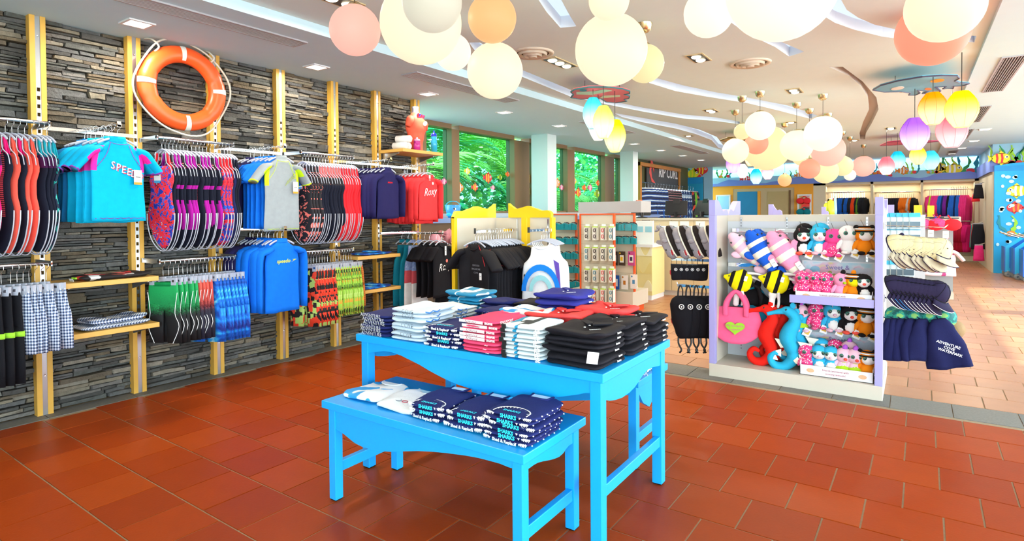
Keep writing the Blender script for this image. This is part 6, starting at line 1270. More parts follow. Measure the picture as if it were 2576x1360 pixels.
for k, (px, c) in enumerate(((1160, '#7a4fb4'), (1172, '#9b6fd0'), (1184, '#5f3f9c'))):
    t = thing('toy_turtle', 'purple toy turtle on the window ledge, %s one' % ('left', 'middle', 'right')[k], 'toy', (*at(px, 545, 0, -6.1).xy, bz), .3*k); sph('shell', mat('toyp%d' % k, c, .5), t, (0, 0, .045), (.08, .08, .045)); sph('head', mat('toyp%d' % k, c, .5), t, (.06, -.07, .03), .025)

# ------------------------------------------------------------------ goggles spinner
ORT = mat('orange_trim', '#ee5a1c', .5, noise=.04); PEG = mat('peg_panel', '#d6cbb4', .6, noise=.04); TEALG = mat('goggle_teal', '#128a96', .25, noise=.15, scale=30, spec=.8); YS = 7.9
sx0, sx1 = at(1462, 560, 1, YS).x, at(1543, 560, 1, YS).x; st_, sb_ = at(1500, 540, 1, YS).z, at(1500, 760, 1, YS).z
t = thing('goggles_spinner', 'orange framed revolving stand of swim goggles', 'display stand', ((sx0+sx1)/2, YS+.25, 0))
def fin(x0, x1, y, rz, name='fin_panel'):
    w_ = x1-x0; f = B().box(-w_/2, w_/2, 0, .012, sb_, st_).obj(name, PEG, t, loc=((x0+x1)/2-(sx0+sx1)/2, y-YS-.25, 0), rot=(0, 0, rz))
    B().box(-w_/2-.02, -w_/2, -.02, .03, sb_-.02, st_+.02).box(w_/2, w_/2+.02, -.02, .03, sb_-.02, st_+.02).box(-w_/2, w_/2, -.02, .03, st_, st_+.02).box(-w_/2, w_/2, -.02, .03, sb_-.02, sb_).obj('trim', ORT, f)
    b = B(); 
    for k in range(1, 9): b.box(-w_/2, w_/2, -.001, 0, lerp(sb_, st_, k/9)-.003, lerp(sb_, st_, k/9))
    stuff(b.obj('groove', mat('groove_tan', '#a4977e', .7), f)); return f
fin(sx0, sx1, YS, 0)
lx0, lx1 = at(1388, 560, 1, YS+.5).x, at(1448, 560, 1, YS+.5).x; fin(lx0, lx1, YS+.5, 0); rx0, rx1 = at(1546, 560, 1, YS+.25).x, at(1594, 560, 1, YS+.25).x; fin(rx0, rx1, YS+.25, 0)
B().box(-.5, .5, -.1, .5, .1, .32).obj('base', BEIGE, t); B().box(-.45, .45, -.05, .45, 0, .1).obj('kick', ORT, t); B().box(-.5, .55, .1, .5, st_+.03, st_+.2).obj('top_cap', mat('grey_cap', '#b9b3b0', .6, noise=.03), t); B().box(-.1, .1, .1, .4, .3, st_).obj('core', PEG, t)
def gogglebox(x, y, z, col, lab, g):
    q = thing('goggles_box', lab, 'box', (x, y, z), -.15, g); hw = .036
    B().box(-hw, hw, -.035, .035, -.2, 0).obj('carton', mat('carton_ivory', '#f1ece0', .5, noise=.03), q); B().box(-hw, hw, -.002, .002, 0, .035).obj('hang_tab', CARD, q); B().box(-hw-.001, hw+.001, -.036, .01, -.012, .002).obj('lime_lid', mat('lime_lid', '#b6d832', .5), q)
    for zz_ in (-.055, -.145): B().tube([(.017*math.cos(a*PI/5), -.037, zz_+.026*math.sin(a*PI/5)) for a in range(10)], .0055, 5, True).obj('goggle_print', mat('gog'+col, col, .5), q)
    B().box(hw-.012, hw, -.0365, -.035, -.19, -.02).obj('side_print', INK_K, q); B().tube([(0, 0, .025), (0, .065, .03)], .003, 4).obj('hook', CHROME, q)
cols = ['#3a2a2a', '#4a2a32', '#d8424a', '#4f92a8']; seqs = ['0123', '3003', '0322', '0223']; rn = ('top', 'second', 'third', 'bottom'); cn = ('first', 'second', 'third', 'fourth')
for r_ in range(4):
    for c_ in range(4):
        p = at(1478+c_*20.5, (566, 618, 672, 722)[r_], 1, YS-.06); gogglebox(p.x, YS-.06, p.z-.02, cols[int(seqs[r_][c_])], 'boxed %s swim goggles, %s in the %s row of the spinner' % (('black', 'maroon', 'red', 'teal')[int(seqs[r_][c_])], cn[c_], rn[r_]), 'boxed goggles on the spinner')
def mask(p, lab, g):
    q = thing('swim_mask', lab, 'swim mask', p, rnd.uniform(-.2, .2), g)
    b = B().tube([(.07*math.cos(a*PI/8), -.02, -.06+.042*math.sin(a*PI/8)) for a in range(16)], .014, 6, True); b.obj('skirt', TEALG, q, True); B().box(-.085, -.006, -.036, -.005, -.115, -.025).box(.006, .085, -.036, -.005, -.115, -.025).obj('lens', mat('lens_teal', '#1793a0', .12, spec=.9, noise=.2, scale=25), q)
    B().tube(spline([(-.075, 0, -.06), (-.05, .03, -.01), (0, .03, .0), (.05, .03, -.01), (.075, 0, -.06)], 3), .009, 5).obj('strap', mat('strap_dark', '#20262c', .6), q); B().tube([(0, .0, 0), (0, .08, .01)], .003, 4).obj('hook', CHROME, q)
for r_, py in enumerate((560, 596, 633, 668, 705)):
    for c_, px in enumerate((1402, 1422, 1441)): mask(at(px+r_*2, py, 1, YS+.42), 'teal swim mask on the left panel, %s row' % ('top', 'second', 'third', 'fourth', 'lowest')[r_], 'masks in the %s row of the left panel' % ('top', 'second', 'third', 'fourth', 'lowest')[r_])
for r_, py in enumerate((560, 594)):
    for c_, px in enumerate((1555, 1572, 1590)): mask(at(px, py, 1, YS+.16), 'teal swim mask on the right panel, %s row' % ('top', 'lower')[r_], 'masks in the %s row of the right panel' % ('top', 'lower')[r_])
for k, (px, py, c1, c2, l) in enumerate(((1545, 632, '#3a2c2a', '#f0a01e', 'brown carded phone pouch, left one'), (1564, 632, '#4a382e', '#f0c01e', 'brown carded phone pouch with a yellow spot, middle one'), (1588, 632, '#c04a8c', '#3a2c4a', 'pink and violet carded phone pouch'), (1549, 692, '#1e5ab8', '#dfe8f4', 'blue carded phone pouch in the lower row'), (1571, 692, '#f2f0ec', '#b8741e', 'white and amber carded pouch, lower row middle'), (1594, 690, '#f2f0ec', '#4a8ab8', 'white and blue carded pouch, lower row right'))):
    p = at(px, py, 1, YS+.2); q = thing('carded_pouch', l+' on the spinner', 'pouch', p, -.1); B().box(-.055, .055, 0, .01, -.21, 0).obj('card', mat('pk'+c1, c1, .4), q); B().box(-.032, .032, -.004, 0, -.165, -.055).obj('picture', mat('white_insert', '#f0eeea', .5), q); B().box(-.02, .02, -.006, -.004, -.14, -.08).obj('phone_print', mat('pk2'+c2, c2, .5), q); sph('seal_print', mat('pk2'+c2, c2, .5), q, (-.03, -.002, -.03), (.014, .002, .014), n=8); B().tube([(0, 0, 0), (0, .06, .01)], .003, 4).obj('hook', CHROME, q)

# ------------------------------------------------------------------ cash counter, tills, surf rack
CTN = mat('counter_cream', '#dcc9a4', .5, noise=.04); zc_ = at(1640, 549, 1, 10.2).z
cx0, cx1 = at(1635, 640, 1, 10.25).x, at(1790, 640, 1, 10.25).x
t = thing('cash_counter', 'long cream cash counter with tills on it', 'counter', (cx0, 10.25, 0)); W2 = cx1-cx0+.5
for k in range(4): B().box(k*W2/4+.004, (k+1)*W2/4-.004, 0, .02, .09, zc_-.03).obj('front_panel', CTN, t)
B().box(.01, W2-.01, .02, .6, .09, zc_-.03).obj('carcass', CTN, t); B().box(-.45, W2, -.02, .65, zc_-.03, zc_).obj('worktop', BEIGE, t); B().box(-.43, -.4, 0, .6, 0, zc_-.03).obj('end_panel', CTN, t); B().box(.03, W2, .03, .6, 0, .09).obj('kick', mat('kick_white', '#d9d4cc', .6), t)
for k, px in enumerate((1695, 1722, 1762)): B().box(-.08, .08, 0, .003, -.1, 0).obj('paper_notice', PAPER, t, loc=(at(px, 560, 1, 10.25).x-cx0, -.006, zc_-.05))
px0, px1 = at(1602, 640, 1, 9.5).x, at(1640, 640, 1, 9.5).x; zw = at(1620, 614, 1, 9.5).z
t = thing('wave_counter_end', 'low cream counter end with yellow wave panel', 'counter', (px0, 9.5, 0)); B().box(0, px1-px0, 0, .6, .08, zw-.05).obj('carcass', mat('pale_yellow', '#efdf9c', .6, noise=.03), t); B().box(-.02, px1-px0+.02, -.02, .62, zw-.05, zw).obj('worktop', WHITE, t); B().box(.01, px1-px0-.01, .01, .6, 0, .08).obj('kick', WHITE, t)
for k in range(3):
    z_ = .25+.3*k; B().prism([(px1-px0, z_-.1)]+[(lerp(px1-px0, 0, i/14), z_+.09*math.sin(i*.45+k)) for i in range(15)]+[(0, z_-.1)], -.006, 0, 'y').obj('wave_panel', mat('wave_cream%d' % k, ('#f6ecc0', '#ecd98c', '#f8f0d0')[k], .6, noise=.03), t)
for k, px in enumerate((1604, 1626)): t = thing('notice_stand', ('white notice stand', 'tall white box')[k]+' on the wave counter', 'stand', (at(px, 600, 1, 9.6).x, 9.7, zw)); B().box(-.08, .08, 0, .05, 0, .4).obj('board', PAPER, t); B().box(-.06, .06, -.002, 0, .2, .3).obj('print', mat('aqua_print', '#9ad0e0', .6), t)
for k, (px, py, rz) in enumerate(((1615, 555, .9), (1700, 553, .2), (1765, 553, -.5))):
    p = at(px, 550, 1, 10.6); t = thing('till_monitor', 'black till screen, %s on the cash counter' % ('leftmost', 'middle', 'rightmost')[k], 'monitor', (p.x, 10.6, zc_), rz)
    B().lathe([(.001, 0), (.11, 0), (.11, .02), (.03, .03), (.03, .12), (.001, .12)], 16).obj('foot', BLACKP, t, True); B().box(-.2, .2, -.02, .03, .06, .34).obj('screen', BLACKP, t, rot=(-.35, 0, 0), bevel=.01); B().box(-.06, .06, .02, .06, .28, .36).obj('customer_display', mat('salmon_screen', '#d87a62', .4) if k == 0 else BLACKP, t, rot=(-.2, 0, 0))
zs = lambda x, y: at(x, y, 0, -6.35)
fa, fb = zs(1606, 400), zs(1708, 415); t = thing('surf_display', 'orange framed bay with a dark brand board and surf shorts', 'display bay', (-6.38, fa.y, 0)); dy_ = fb.y-fa.y; ztp = 2.9
B().box(0, .08, 0, .12, 0, ztp).obj('frame_post', mat('orange_frame', '#c9822a', .5), t); B().box(0, .08, dy_-.1, dy_, 0, ztp).obj('frame_post', mat('orange_frame', '#c9822a', .5), t); B().box(0, .1, 0, dy_, ztp-.1, ztp).obj('frame_head', mat('orange_frame', '#c9822a', .5), t)
ba, bb_ = zs(1627, 405), zs(1706, 470); br_ = B().box(.0, .04, ba.y-fa.y, bb_.y-fa.y, bb_.z-.1, ztp-.12).obj('brand_board', mat('charcoal_board', '#4c4848', .6, noise=.05), t)
cy_ = (zs(1656, 437).y+zs(1703, 437).y)/2-fa.y; zt_ = zs(1680, 437).z
rc = text('RIP CURL', .42, INK_W, t, (.045, cy_, zt_), (PI/2, 0, PI/2), shear=.15, offset=.008); rw = max(v.co.x for v in rc.data.vertices)-min(v.co.x for v in rc.data.vertices); rc.scale.x = (zs(1704, 437).y-zs(1657, 437).y)/rw
w0 = zs(1640, 425).y-fa.y; z0_ = zs(1640, 425).z; R_ = mat('wave_red', '#f25a4c', .5)
B().prism([(w0-.42, z0_+.42), (w0-.1, z0_+.36), (w0+.1, z0_+.1), (w0+.13, z0_-.1), (w0-.02, z0_+.08), (w0-.1, z0_-.02), (w0-.05, z0_-.25), (w0+.25, z0_-.42), (w0-.05, z0_-.38), (w0-.25, z0_-.12), (w0-.2, z0_+.08), (w0-.12, z0_+.2), (w0-.22, z0_+.34)], .04, .05, 'x').obj('wave_logo', R_, t)
for py in (462, 510): 
    z_ = zs(1650, py).z; B().box(.05, .07, .1, dy_+.6, z_-.015, z_+.015).obj('hang_bar', BLACKP, t)
SURF = [rampmat('surf_a', [(0, '#101c44'), (.4, '#1c4fa0'), (.72, '#16346a'), (.9, '#cfe2f2')], 'wave', 2.2, dist=2), rampmat('surf_b', [(0, '#1a1a22'), (.4, '#d02a36'), (.55, '#e6e6ea'), (.66, '#1a1a22')], 'wave', 2.2, dist=2), rampmat('surf_c', [(0, '#16346a'), (.5, '#a9c6e0'), (.62, '#f2f5f8')], 'noise', 10), rampmat('surf_d', [(0, '#2a2026'), (.5, '#2a2026'), (.54, '#f04a30')], 'noise', 4), mat('surf_e', '#7cc63a', .7, noise=.3), rampmat('surf_f', [(0, '#141c44'), (.5, '#141c44'), (.56, '#f08a3c'), (.64, '#e44a7a')], 'noise', 10)]
zsr = zs(1650, 464).z; prt = []
for k, m in enumerate(SURF): prt.append(shorts('%s surf shorts under the dark brand board' % ('navy and blue striped', 'black, red and white striped', 'blue and white marbled', 'black and orange', 'bright green', 'navy with orange motif')[k], 'surf shorts under the brand board', m, 1.05, .33, thick=.05, name='surf_shorts'))
cnt = [5, 5, 4, 1, 1, 1]; i = 0; n_ = sum(cnt)
for k, c in enumerate(cnt):
    for j in range(c):
        y_ = lerp(fa.y+.25, fb.y+.75, i/(n_-1)); o = prt[k] if j == 0 else dup(prt[k]); o.location = (-6.25+.12*(i > n_-4), y_, zsr); o.rotation_euler = (0, 0, .75 if i < n_-3 else 1.2); i += 1
zl = zs(1650, 512).z; SB = fab('surf_blue', '#1f5fb8'); pl_ = shorts('blue shorts on the lower bar behind the tills', 'blue shorts behind the tills', SB, .8, .28, thick=.05, name='surf_shorts')
for k in range(9):
    o = pl_ if k == 0 else dup(pl_); o.location = (-6.2, lerp(fa.y+.4, fb.y+.9, k/8), zl); o.rotation_euler = (0, 0, .75)
# ------------------------------------------------------------------ far shop: gondola tops, niche clothes, mural fish, trolleys
def crestpost(px0, px1, pyt, pyb, y, label, m=LAV):
    a, c = at(px0, pyb, 1, y), at(px1, pyt, 1, y); w_ = c.x-a.x; h = c.z-a.z; t = thing('far_gondola', label, 'shelf unit', (a.x, y, 0))
    B().box(0, .06, -.03, .03, 0, c.z).obj('front_post', m, t); B().prism([(0, a.z), (w_, a.z), (w_*.97, a.z+h*.35), (w_*.8, a.z+h*.5), (w_*.6, a.z+h*.45), (w_*.45, a.z+h*.7), (w_*.3, a.z+h), (0, a.z+h)], -.025, .025, 'y').obj('wave_crest', m, t)
    B().box(0, w_+.9, 0, .4, 0, a.z).obj('body', BEIGE, t); B().box(-.01, w_+.9, -.02, .42, a.z-.02, a.z+.005).obj('top_board', BEIGE, t); return t
crestpost(1934, 1968, 513, 541, 9.0, 'second lavender gondola crest behind the toy gondola'); crestpost(2067, 2085, 520, 540, 10.5, 'third lavender gondola crest behind a yellow bottle')
t = thing('far_gondola', 'far lavender gondola post seen past the right end of the toy gondola', 'shelf unit', (at(2240, 560, 1, 9.2).x, 9.2, 0)); B().box(-.04, .04, -.05, .05, 0, at(2240, 515, 1, 9.2).z).obj('front_post', LAV, t); B().box(-.08, .08, -.1, .1, 0, .03).obj('base_plate', LAV, t)
p = at(2309, 560, 1, 12.5); xr2 = at(2398, 560, 1, 12.5).x-p.x; t = thing('far_gondola', 'yellow posted gondola before the clothes niches', 'shelf unit', (p.x, 12.5, 0)); B().box(-.06, .06, -.05, .05, 0, at(2309, 516, 1, 12.5).z).obj('front_post', YEL, t); B().box(.14, .24, .3, .4, 0, at(2330, 517, 1, 12.8).z).obj('front_post', YEL, t); B().box(.06, xr2, 0, .05, .1, at(2350, 560, 1, 12.5).z).obj('back_panel', mat('dull_laminate', '#9a9c9c', .5, noise=.05), t); B().box(.06, xr2+.1, -.12, .2, at(2350, 560, 1, 12.5).z, at(2350, 545, 1, 12.5).z).obj('top_board', BEIGE, t); B().box(.0, xr2, -.3, .05, 0, .1).obj('plinth', BEIGE, t)
for k, (px, c, rr, hh) in enumerate(((2090, '#d8e43a', .06, .25), (2101, '#9fd0ea', .025, .3), (2078, '#cfe03a', .04, .2))):
    p = at(px, 541, 1, 10.6); t = thing('sun_lotion_bottle', ('lime bottle', 'pale blue tube', 'small lime bottle')[k]+' on top of the far gondola', 'bottle', p, 0); B().lathe([(.001, 0), (rr, 0), (rr*1.05, hh*.3), (rr*.75, hh*.9), (rr*.4, hh*.93), (rr*.4, hh), (.001, hh)], 14).obj('bottle_body', mat('lotion'+c, c, .35), t, True); B().lathe([(.001, hh), (rr*.45, hh), (rr*.45, hh*1.1), (.001, hh*1.1)], 12).obj('cap', PAPER, t, True)
# masks and goggles on the back of the lavender gondola's right side
MSKC = mat('clear_mask', '#b8d0dc', .15, noise=.15, scale=20, spec=.8); 
for k in range(14):
    r_, c_ = divmod(k, 5); p = at(2238+c_*16, (545, 578, 665)[r_], 1, 7.2); q = thing('diving_mask', 'clear blister packed diving mask beyond the gondola end, %s row' % ('top', 'middle', 'lower')[r_], 'diving mask', p, .2, 'packed diving masks beyond the gondola end'); B().box(-.055, .055, 0, .05, -.13, 0).obj('blister', MSKC, q, bevel=.015); B().box(-.045, .045, -.004, 0, -.11, -.05).obj('lens', mat('lens_dark', '#2c4a5c', .15), q); B().box(-.05, .05, .02, .03, 0, .04).obj('card', mat('aqua_card', '#35b4d8', .5), q); B().tube([(0, .02, .03), (0, .3, .03)], .003, 4).obj('hook', CHROME, q)
t = thing('mask_stand', 'chrome pegged panel of diving masks behind the gondola', 'display stand', (at(2270, 600, 1, 7.5).x, 7.5, 0)); B().box(-.35, .2, 0, .04, 0, 1.45).obj('panel', mat('cool_laminate', '#c6c8cc', .45, noise=.03), t); B().box(-.37, -.35, -.02, .05, 0, 1.45).obj('frame', CHROME, t)
# bikini tops and print tops on the yellow posted gondola
for k, (px, py, c, l) in enumerate(((2338, 560, F_FLOR, 'flower printed bikini top on the yellow posted gondola'), (2375, 562, F_RED, 'plain red bikini top on the yellow posted gondola'))):
    p = at(px, py, 1, 12.2); t = thing('bikini_top', l, 'bikini', p, 0)
    for s_ in (-1, 1): sph('cup', c, t, (s_*.11, 0, -.02), (.13, .06, .1)); B().tube([(s_*.1, 0, .06), (s_*.05, .02, .14)], .012, 5).obj('strap', c, t)
    B().box(-.2, .2, .02, .03, .08, .1).obj('hanger', BLACKP, t); pricetag(t, .02, -.07, -.12, w=.08, h=.12)
p = at(2360, 605, 1, 12.38); t = shirt('pale pink printed top under the bikini tops', None, rampmat('pale_pink_print', [(0, '#f3dfe8'), (.55, '#f3dfe8'), (.6, '#c44a8c')], 'noise', 8), 'short', W=.25, L=.5, loc=p, name='print_top')
# niche garments: small copies of one long sleeved suit per colour
def nsuit(c, lab, g):
    t = thing('wetsuit', lab, 'wetsuit', (0, 0, 0), 0, g); m = fab('ws'+c, c)
    B().grid(body_fn([(-1.0, .1, .05), (-.8, .16, .06), (-.5, .2, .06), (-.1, .22, .06), (0, .1, .04)], 1, .01), 12, 8, True, 0, True).obj('body', m, t, True)
    for k in (-1, 1): B().tube([(k*.16, 0, -.06), (k*.24, 0, -.3), (k*.22, 0, -.62)], [.07, .07, .05], 6, flat=.6).obj('sleeve', m, t, True)
    return t
NCOL = ['#1a1c22', '#e8481e', '#1c5fc0', '#20242e', '#5a8a2a', '#241c2c', '#f07a1e', '#c8c8cc', '#f0388c', '#2a6ad0', '#7a2aa0', '#b8d81e', '#18306a']
NN = ['black', 'orange red', 'blue', 'charcoal', 'olive green', 'dark plum', 'orange', 'light grey', 'hot pink', 'mid blue', 'purple', 'lime', 'navy']
seqn = ((2084, 2184, [0, 1, 1, 1, 3, 2, 2, 2, 3, 2, 2, 3, 3, 1, 1, 3, 4, 3, 0, 0], 497, .8, 'left'), (2206, 2308, [0, 6, 0, 0, 3, 0, 5, 5, 5, 0, 5, 6, 6, 6, 6, 7, 6, 0], 497, .62, 'middle'), (2332, 2444, [8, 11, 8, 8, 8, 8, 9, 9, 12, 10, 10, 0, 9, 9, 9, 12, 9, 9, 8, 8, 8, 8], 490, .9, 'right'))
for x0, x1, seq, py, s_, wh in seqn:
    pa_ = {}; zr_ = at((x0+x1)/2, py-14, 1, YB+.1).z
    t = thing('niche_rail', 'chrome rail across the %s lit clothes niche' % wh, 'rail', (bx(x0-6), YB+.12, zr_)); L_ = bx(x1+6)-bx(x0-6); B().tube([(0, 0, 0), (L_, 0, 0)], .02, 8).obj('tube', CHROME, t, True); B().box(0, .03, 0, .38, -.02, .02).obj('bracket', CHROME, t); B().box(L_-.03, L_, 0, .38, -.02, .02).obj('bracket', CHROME, t)
    for k, c in enumerate(seq):
        x = bx(lerp(x0+7, x1-10, k/(len(seq)-1)))
        if c not in pa_: pa_[c] = o = nsuit(NCOL[c], '%s suit hanging in the %s lit niche' % (NN[c], wh), 'suits in the %s niche' % wh); B().tube([(0, 0, 0), (0, 0, .2)], .01, 4).obj('hook', CHROME, o)
        else: o = dup(pa_[c])
        o.location = (x, YB+.12, zr_-.18); o.rotation_euler = (0, 0, 1.1); o.scale = (.8, .8, s_*rnd.uniform(.9, 1.08)*(1.35 if c in (8, 9, 12) and x1 > 2400 and k > 8 else 1))
pa_ = {}; zr_ = at(2420, 556, 1, YB-.1).z; t = thing('niche_rail', 'lower chrome rail in the right niche', 'rail', (bx(2395), YB-.1, zr_)); L_ = bx(2440)-bx(2395); B().tube([(0, 0, 0), (L_, 0, 0)], .02, 8).obj('tube', CHROME, t, True); B().box(L_-.03, L_, 0, .6, -.02, .02).obj('bracket', CHROME, t)
for k in range(9):
    c = ['#b81c3c', '#e0207a'][k > 5]
    if c not in pa_: pa_[c] = o = nsuit(c, '%s suit on the low rail of the right niche' % ('deep red', 'magenta pink')[k > 5], 'suits on the low niche rail')
    else: o = dup(pa_[c])
    o.location = (bx(2402+k*4.2), YB-.1, zr_-.1); o.rotation_euler = (0, 0, 1.0); o.scale = (.75, .75, .8)
# clothes along the niche side wall
for k, (py, y_, c, l, w_, h_) in enumerate(((495, 20.4, '#e8323c', 'small red swim bra high on the side wall', .1, .2), (480, 19.6, '#24242c', 'black and orange vest high on the side wall', .12, .36), (600, 20.6, '#1f9fa0', 'teal shorts in the rack on the side wall', .13, .62), (598, 20.2, '#d8323c', 'red shorts in the rack on the side wall', .13, .62), (598, 19.6, '#20222c', 'black shorts in front of the rack on the side wall', .17, .66), (640, 19.4, '#f0388c', 'pink swim top low on the side wall', .13, .4))):
    p = at(2470, py, 0, xe-.12); t = thing('wall_garment', l, 'garment', (xe-.14, y_, p.z), (0, 0, .4)); m = fab('sg'+c, c); B().grid(body_fn([(-h_/2, w_, .06), (0, w_*.9, .06), (h_/2, w_*.7, .04)], k, .01), 12, 6, True, 0, True).obj('cloth', m, t, True); B().box(-w_*.7, w_*.7, -.01, .01, h_/2, h_/2+.03).obj('hanger', CLEAR, t); B().tube([(0, 0, h_/2+.02), (.14, .0, h_/2+.06)], .01, 4).obj('hook', CHROME, t)
# mirrors / boxes on the orange wall
def mirror(px0, px1, py0, py1, lab, stuff_=()):
    a, c = at(px0, py1, 1, YB-.04), at(px1, py0, 1, YB-.04); t = thing('wall_mirror', lab, 'mirror', (a.x, YB-.04, a.z)); w_, h_ = c.x-a.x, c.z-a.z; B().box(0, w_, 0, .04, 0, h_).obj('glass', mat('mirror_glass', (.85, .9, .93), .04, 1.0), t)
    B().box(-.05, 0, -.03, .04, -.05, h_+.05).box(w_, w_+.05, -.03, .04, -.05, h_+.05).box(0, w_, -.03, .04, h_, h_+.05).box(0, w_, -.03, .04, -.05, 0).obj('frame', WHITE, t); return t
mirror(1805, 1834, 493, 560, 'white framed mirror on the orange wall, left of the doors'); mirror(2010, 2037, 492, 540, 'white framed mirror on the orange wall, right of the doors')
for k, (py, c, l) in enumerate(((505, '#f0323c', 'red swim cups'), (533, '#127e8c', 'teal swim cups'))):
    p = at(2021, py, 1, YB-.2); t = thing('bikini_top', l+' before the right orange wall mirror', 'bikini', p, 0)
    for s_ in (-1, 1): sph('cup', fab('bk'+c, c), t, (s_*.1, 0, 0), (.12, .07, .1))
    B().tube([(-.1, .02, .08), (0, .1, .16), (.1, .02, .08)], .01, 4).obj('strap', fab('bk'+c, c), t); B().tube([(0, .1, .16), (0, .18, .17)], .008, 4).obj('hook', CHROME, t)
# ---- painted sea life: flat cut-outs
FC = {'o': '#f08a2a', 'y': '#f4dc2a', 'r': '#e8323c', 'w': '#f6f4f0', 'p': '#e0508c', 'g': '#b4d82a', 'k': '#2a2430', 'gr': '#2f9a4a', 't': '#1f8a9a', 'l': '#9ad02a'}
FM = {k: mat('paint_'+k, v, .6, noise=.05) for k, v in FC.items()}
def decal_fish(pos, ax, s, c1, c2, label, flip=1, parent=None, group=None):
    """ax 'x': on a wall facing +x (plane y-z); 'y': on a wall facing -y (plane x-z)"""
    t = thing('fish_sticker', label, 'sticker', pos, 0, group) if parent is None else parent
    e = -.002; D = lambda poly, m, nm, d: B().prism([(flip*x*s, z*s) for x, z in poly], -d if ax == 'y' else 0, 0 if ax == 'y' else d, ax).obj(nm, m, t, loc=(0, 0, 0))
    D(el(0, 0, .5, .36, 0, 16), FM[c1], 'body', .003); D([(-.42, 0), (-.72, .26), (-.66, 0), (-.72, -.26)], FM[c1], 'tail', .003); D([(-.15, .3), (0, .52), (.22, .3)], FM[c1], 'fin', .003); D([(-.1, -.3), (0, -.5), (.2, -.3)], FM[c1], 'fin', .003)
    for x in (-.22, .05): D([(x-.07, -.32), (x+.05, -.33), (x+.09, .0), (x+.05, .33), (x-.07, .32), (x-.03, 0)], FM[c2], 'stripe', .0042)
    D(el(.3, .08, .1, .1, 0, 10), FM['w'], 'eye', .0042); D(el(.32, .08, .05, .05, 0, 8), FM['k'], 'pupil', .005); return t
def weed(pos, ax, h, c, label, seed=0):
    r = random.Random(seed); t = thing('seaweed_painting', label, 'painting', pos); n = r.randint(3, 4)
    for k in range(n):
        x0 = (k-(n-1)/2)*h*.22; hh = h*r.uniform(.6, 1); ph = r.uniform(0, 6); L_ = []; R_ = []
        for i in range(9):
            v = i/8; x = x0+x0*.9*v+h*.06*math.sin(v*7+ph); ww = h*.075*(1-.75*v)*(1+.5*math.sin(i*2.6)); L_.append((x-ww, hh*v)); R_.append((x+ww, hh*v))
        B().prism(L_+R_[::-1], -.006 if ax == 'y' else 0, 0 if ax == 'y' else .006, ax).obj('frond', FM[(c, 'l', c, 't')[k % 4]], t)
    for k in range(2): B().prism(el((k-.5)*h*.5, h*.1, h*.12, h*.1, 0, 10), -.007 if ax == 'y' else 0, 0 if ax == 'y' else .007, ax).obj('coral', FM['r' if k else 'o'], t)
XG = -6.512
for k, (px, py, s, c1, c2, l) in enumerate(((1157, 472, .2, 'o', 'w', 'orange clownfish sticker low on the first wide window'), (1176, 430, .15, 'y', 'w', 'yellow and white fish sticker on the first wide window'), (1195, 471, .17, 'r', 'y', 'small red and yellow fish sticker on the first wide window'), (1228, 447, .24, 'r', 'y', 'large red fish sticker with yellow stripes on the first wide window'), (1258, 446, .13, 'g', 'k', 'lime fish sticker on the first wide window'), (1240, 472, .12, 'p', 'w', 'pink and white fish sticker on the first wide window'), (1277, 438, .13, 'o', 'r', 'orange fish sticker at the right of the first wide window'), (1117, 456, .14, 'p', 'w', 'pink striped fish sticker on the window beside the stone wall'),
      (1329, 449, .22, 'y', 'k', 'yellow and black fish sticker left of the pale column'), (1331, 481, .15, 'g', 'k', 'lime fish sticker left of the pale column'), (1413, 471, .14, 'p', 'w', 'pink fish sticker right of the pale column'), (1402, 460, .2, 'o', 'w', 'orange fish sticker partly behind the pale column'), (1440, 484, .22, 'o', 'w', 'orange clownfish sticker on the second wide window'), (1445, 455, .16, 'y', 'w', 'yellow fish sticker on the second wide window'), (1455, 484, .22, 'r', 'y', 'red and yellow fish sticker on the second wide window'), (1470, 472, .16, 'o', 'r', 'orange fish sticker in the middle of the second wide window'), (1485, 472, .18, 'p', 'w', 'pink striped fish sticker on the second wide window'), (1504, 460, .16, 'o', 'r', 'orange fish sticker high on the second wide window'), (1502, 487, .22, 'g', 'k', 'lime fish sticker low on the second wide window'))):
    decal_fish(at(px, py, 0, XG), 'x', s*(.95 if px < 1300 else 1.15), c1, c2, l)
YW = YB-.052; 
for k, (px, py, h, c, l) in enumerate(((1822, 447, .55, 'gr', 'painted seaweed above the orange wall, left end'), (1895, 452, .5, 'gr', 'painted seaweed behind the far lanterns'), (2005, 455, .6, 'gr', 'painted seaweed right of the little peach globe'), (2190, 440, .45, 't', 'painted coral and weed under the pink far globe'), (2228, 445, .5, 'gr', 'painted weed below the small pink lantern'), (2288, 437, .5, 'l', 'painted lime weed over the middle niche'), (2382, 438, .8, 't', 'painted blue green weed over the right niche, left half'), (2418, 438, .9, 'gr', 'painted green weed over the right niche, right half'), (2345, 436, .4, 'gr', 'painted weed under the aqua lantern'))):
    weed((at(px, py, 1, YB+.01).x, YB+.019, at(px, py, 1, YB).z), 'y', h*.95, c, l, k)
for k, (px, py, s, c1, c2, l) in enumerate(((2272, 428, .3, 'o', 'w', 'painted orange clownfish over the middle niche'), (2364, 420, .32, 'y', 'k', 'painted yellow and black fish over the right niche'), (2399, 425, .42, 'y', 'w', 'painted yellow clownfish among weed over the right niche'), (2213, 435, .25, 'o', 'r', 'painted orange fish under the small pink lantern'), (2012, 440, .25, 'o', 'w', 'painted clownfish beside the far seaweed'), (1876, 450, .3, 'r', 'w', 'painted red striped fish behind the far lanterns'))):
    decal_fish((at(px, py, 1, YB).x, YB+.012, at(px, py, 1, YB).z), 'y', s, c1, c2, l)
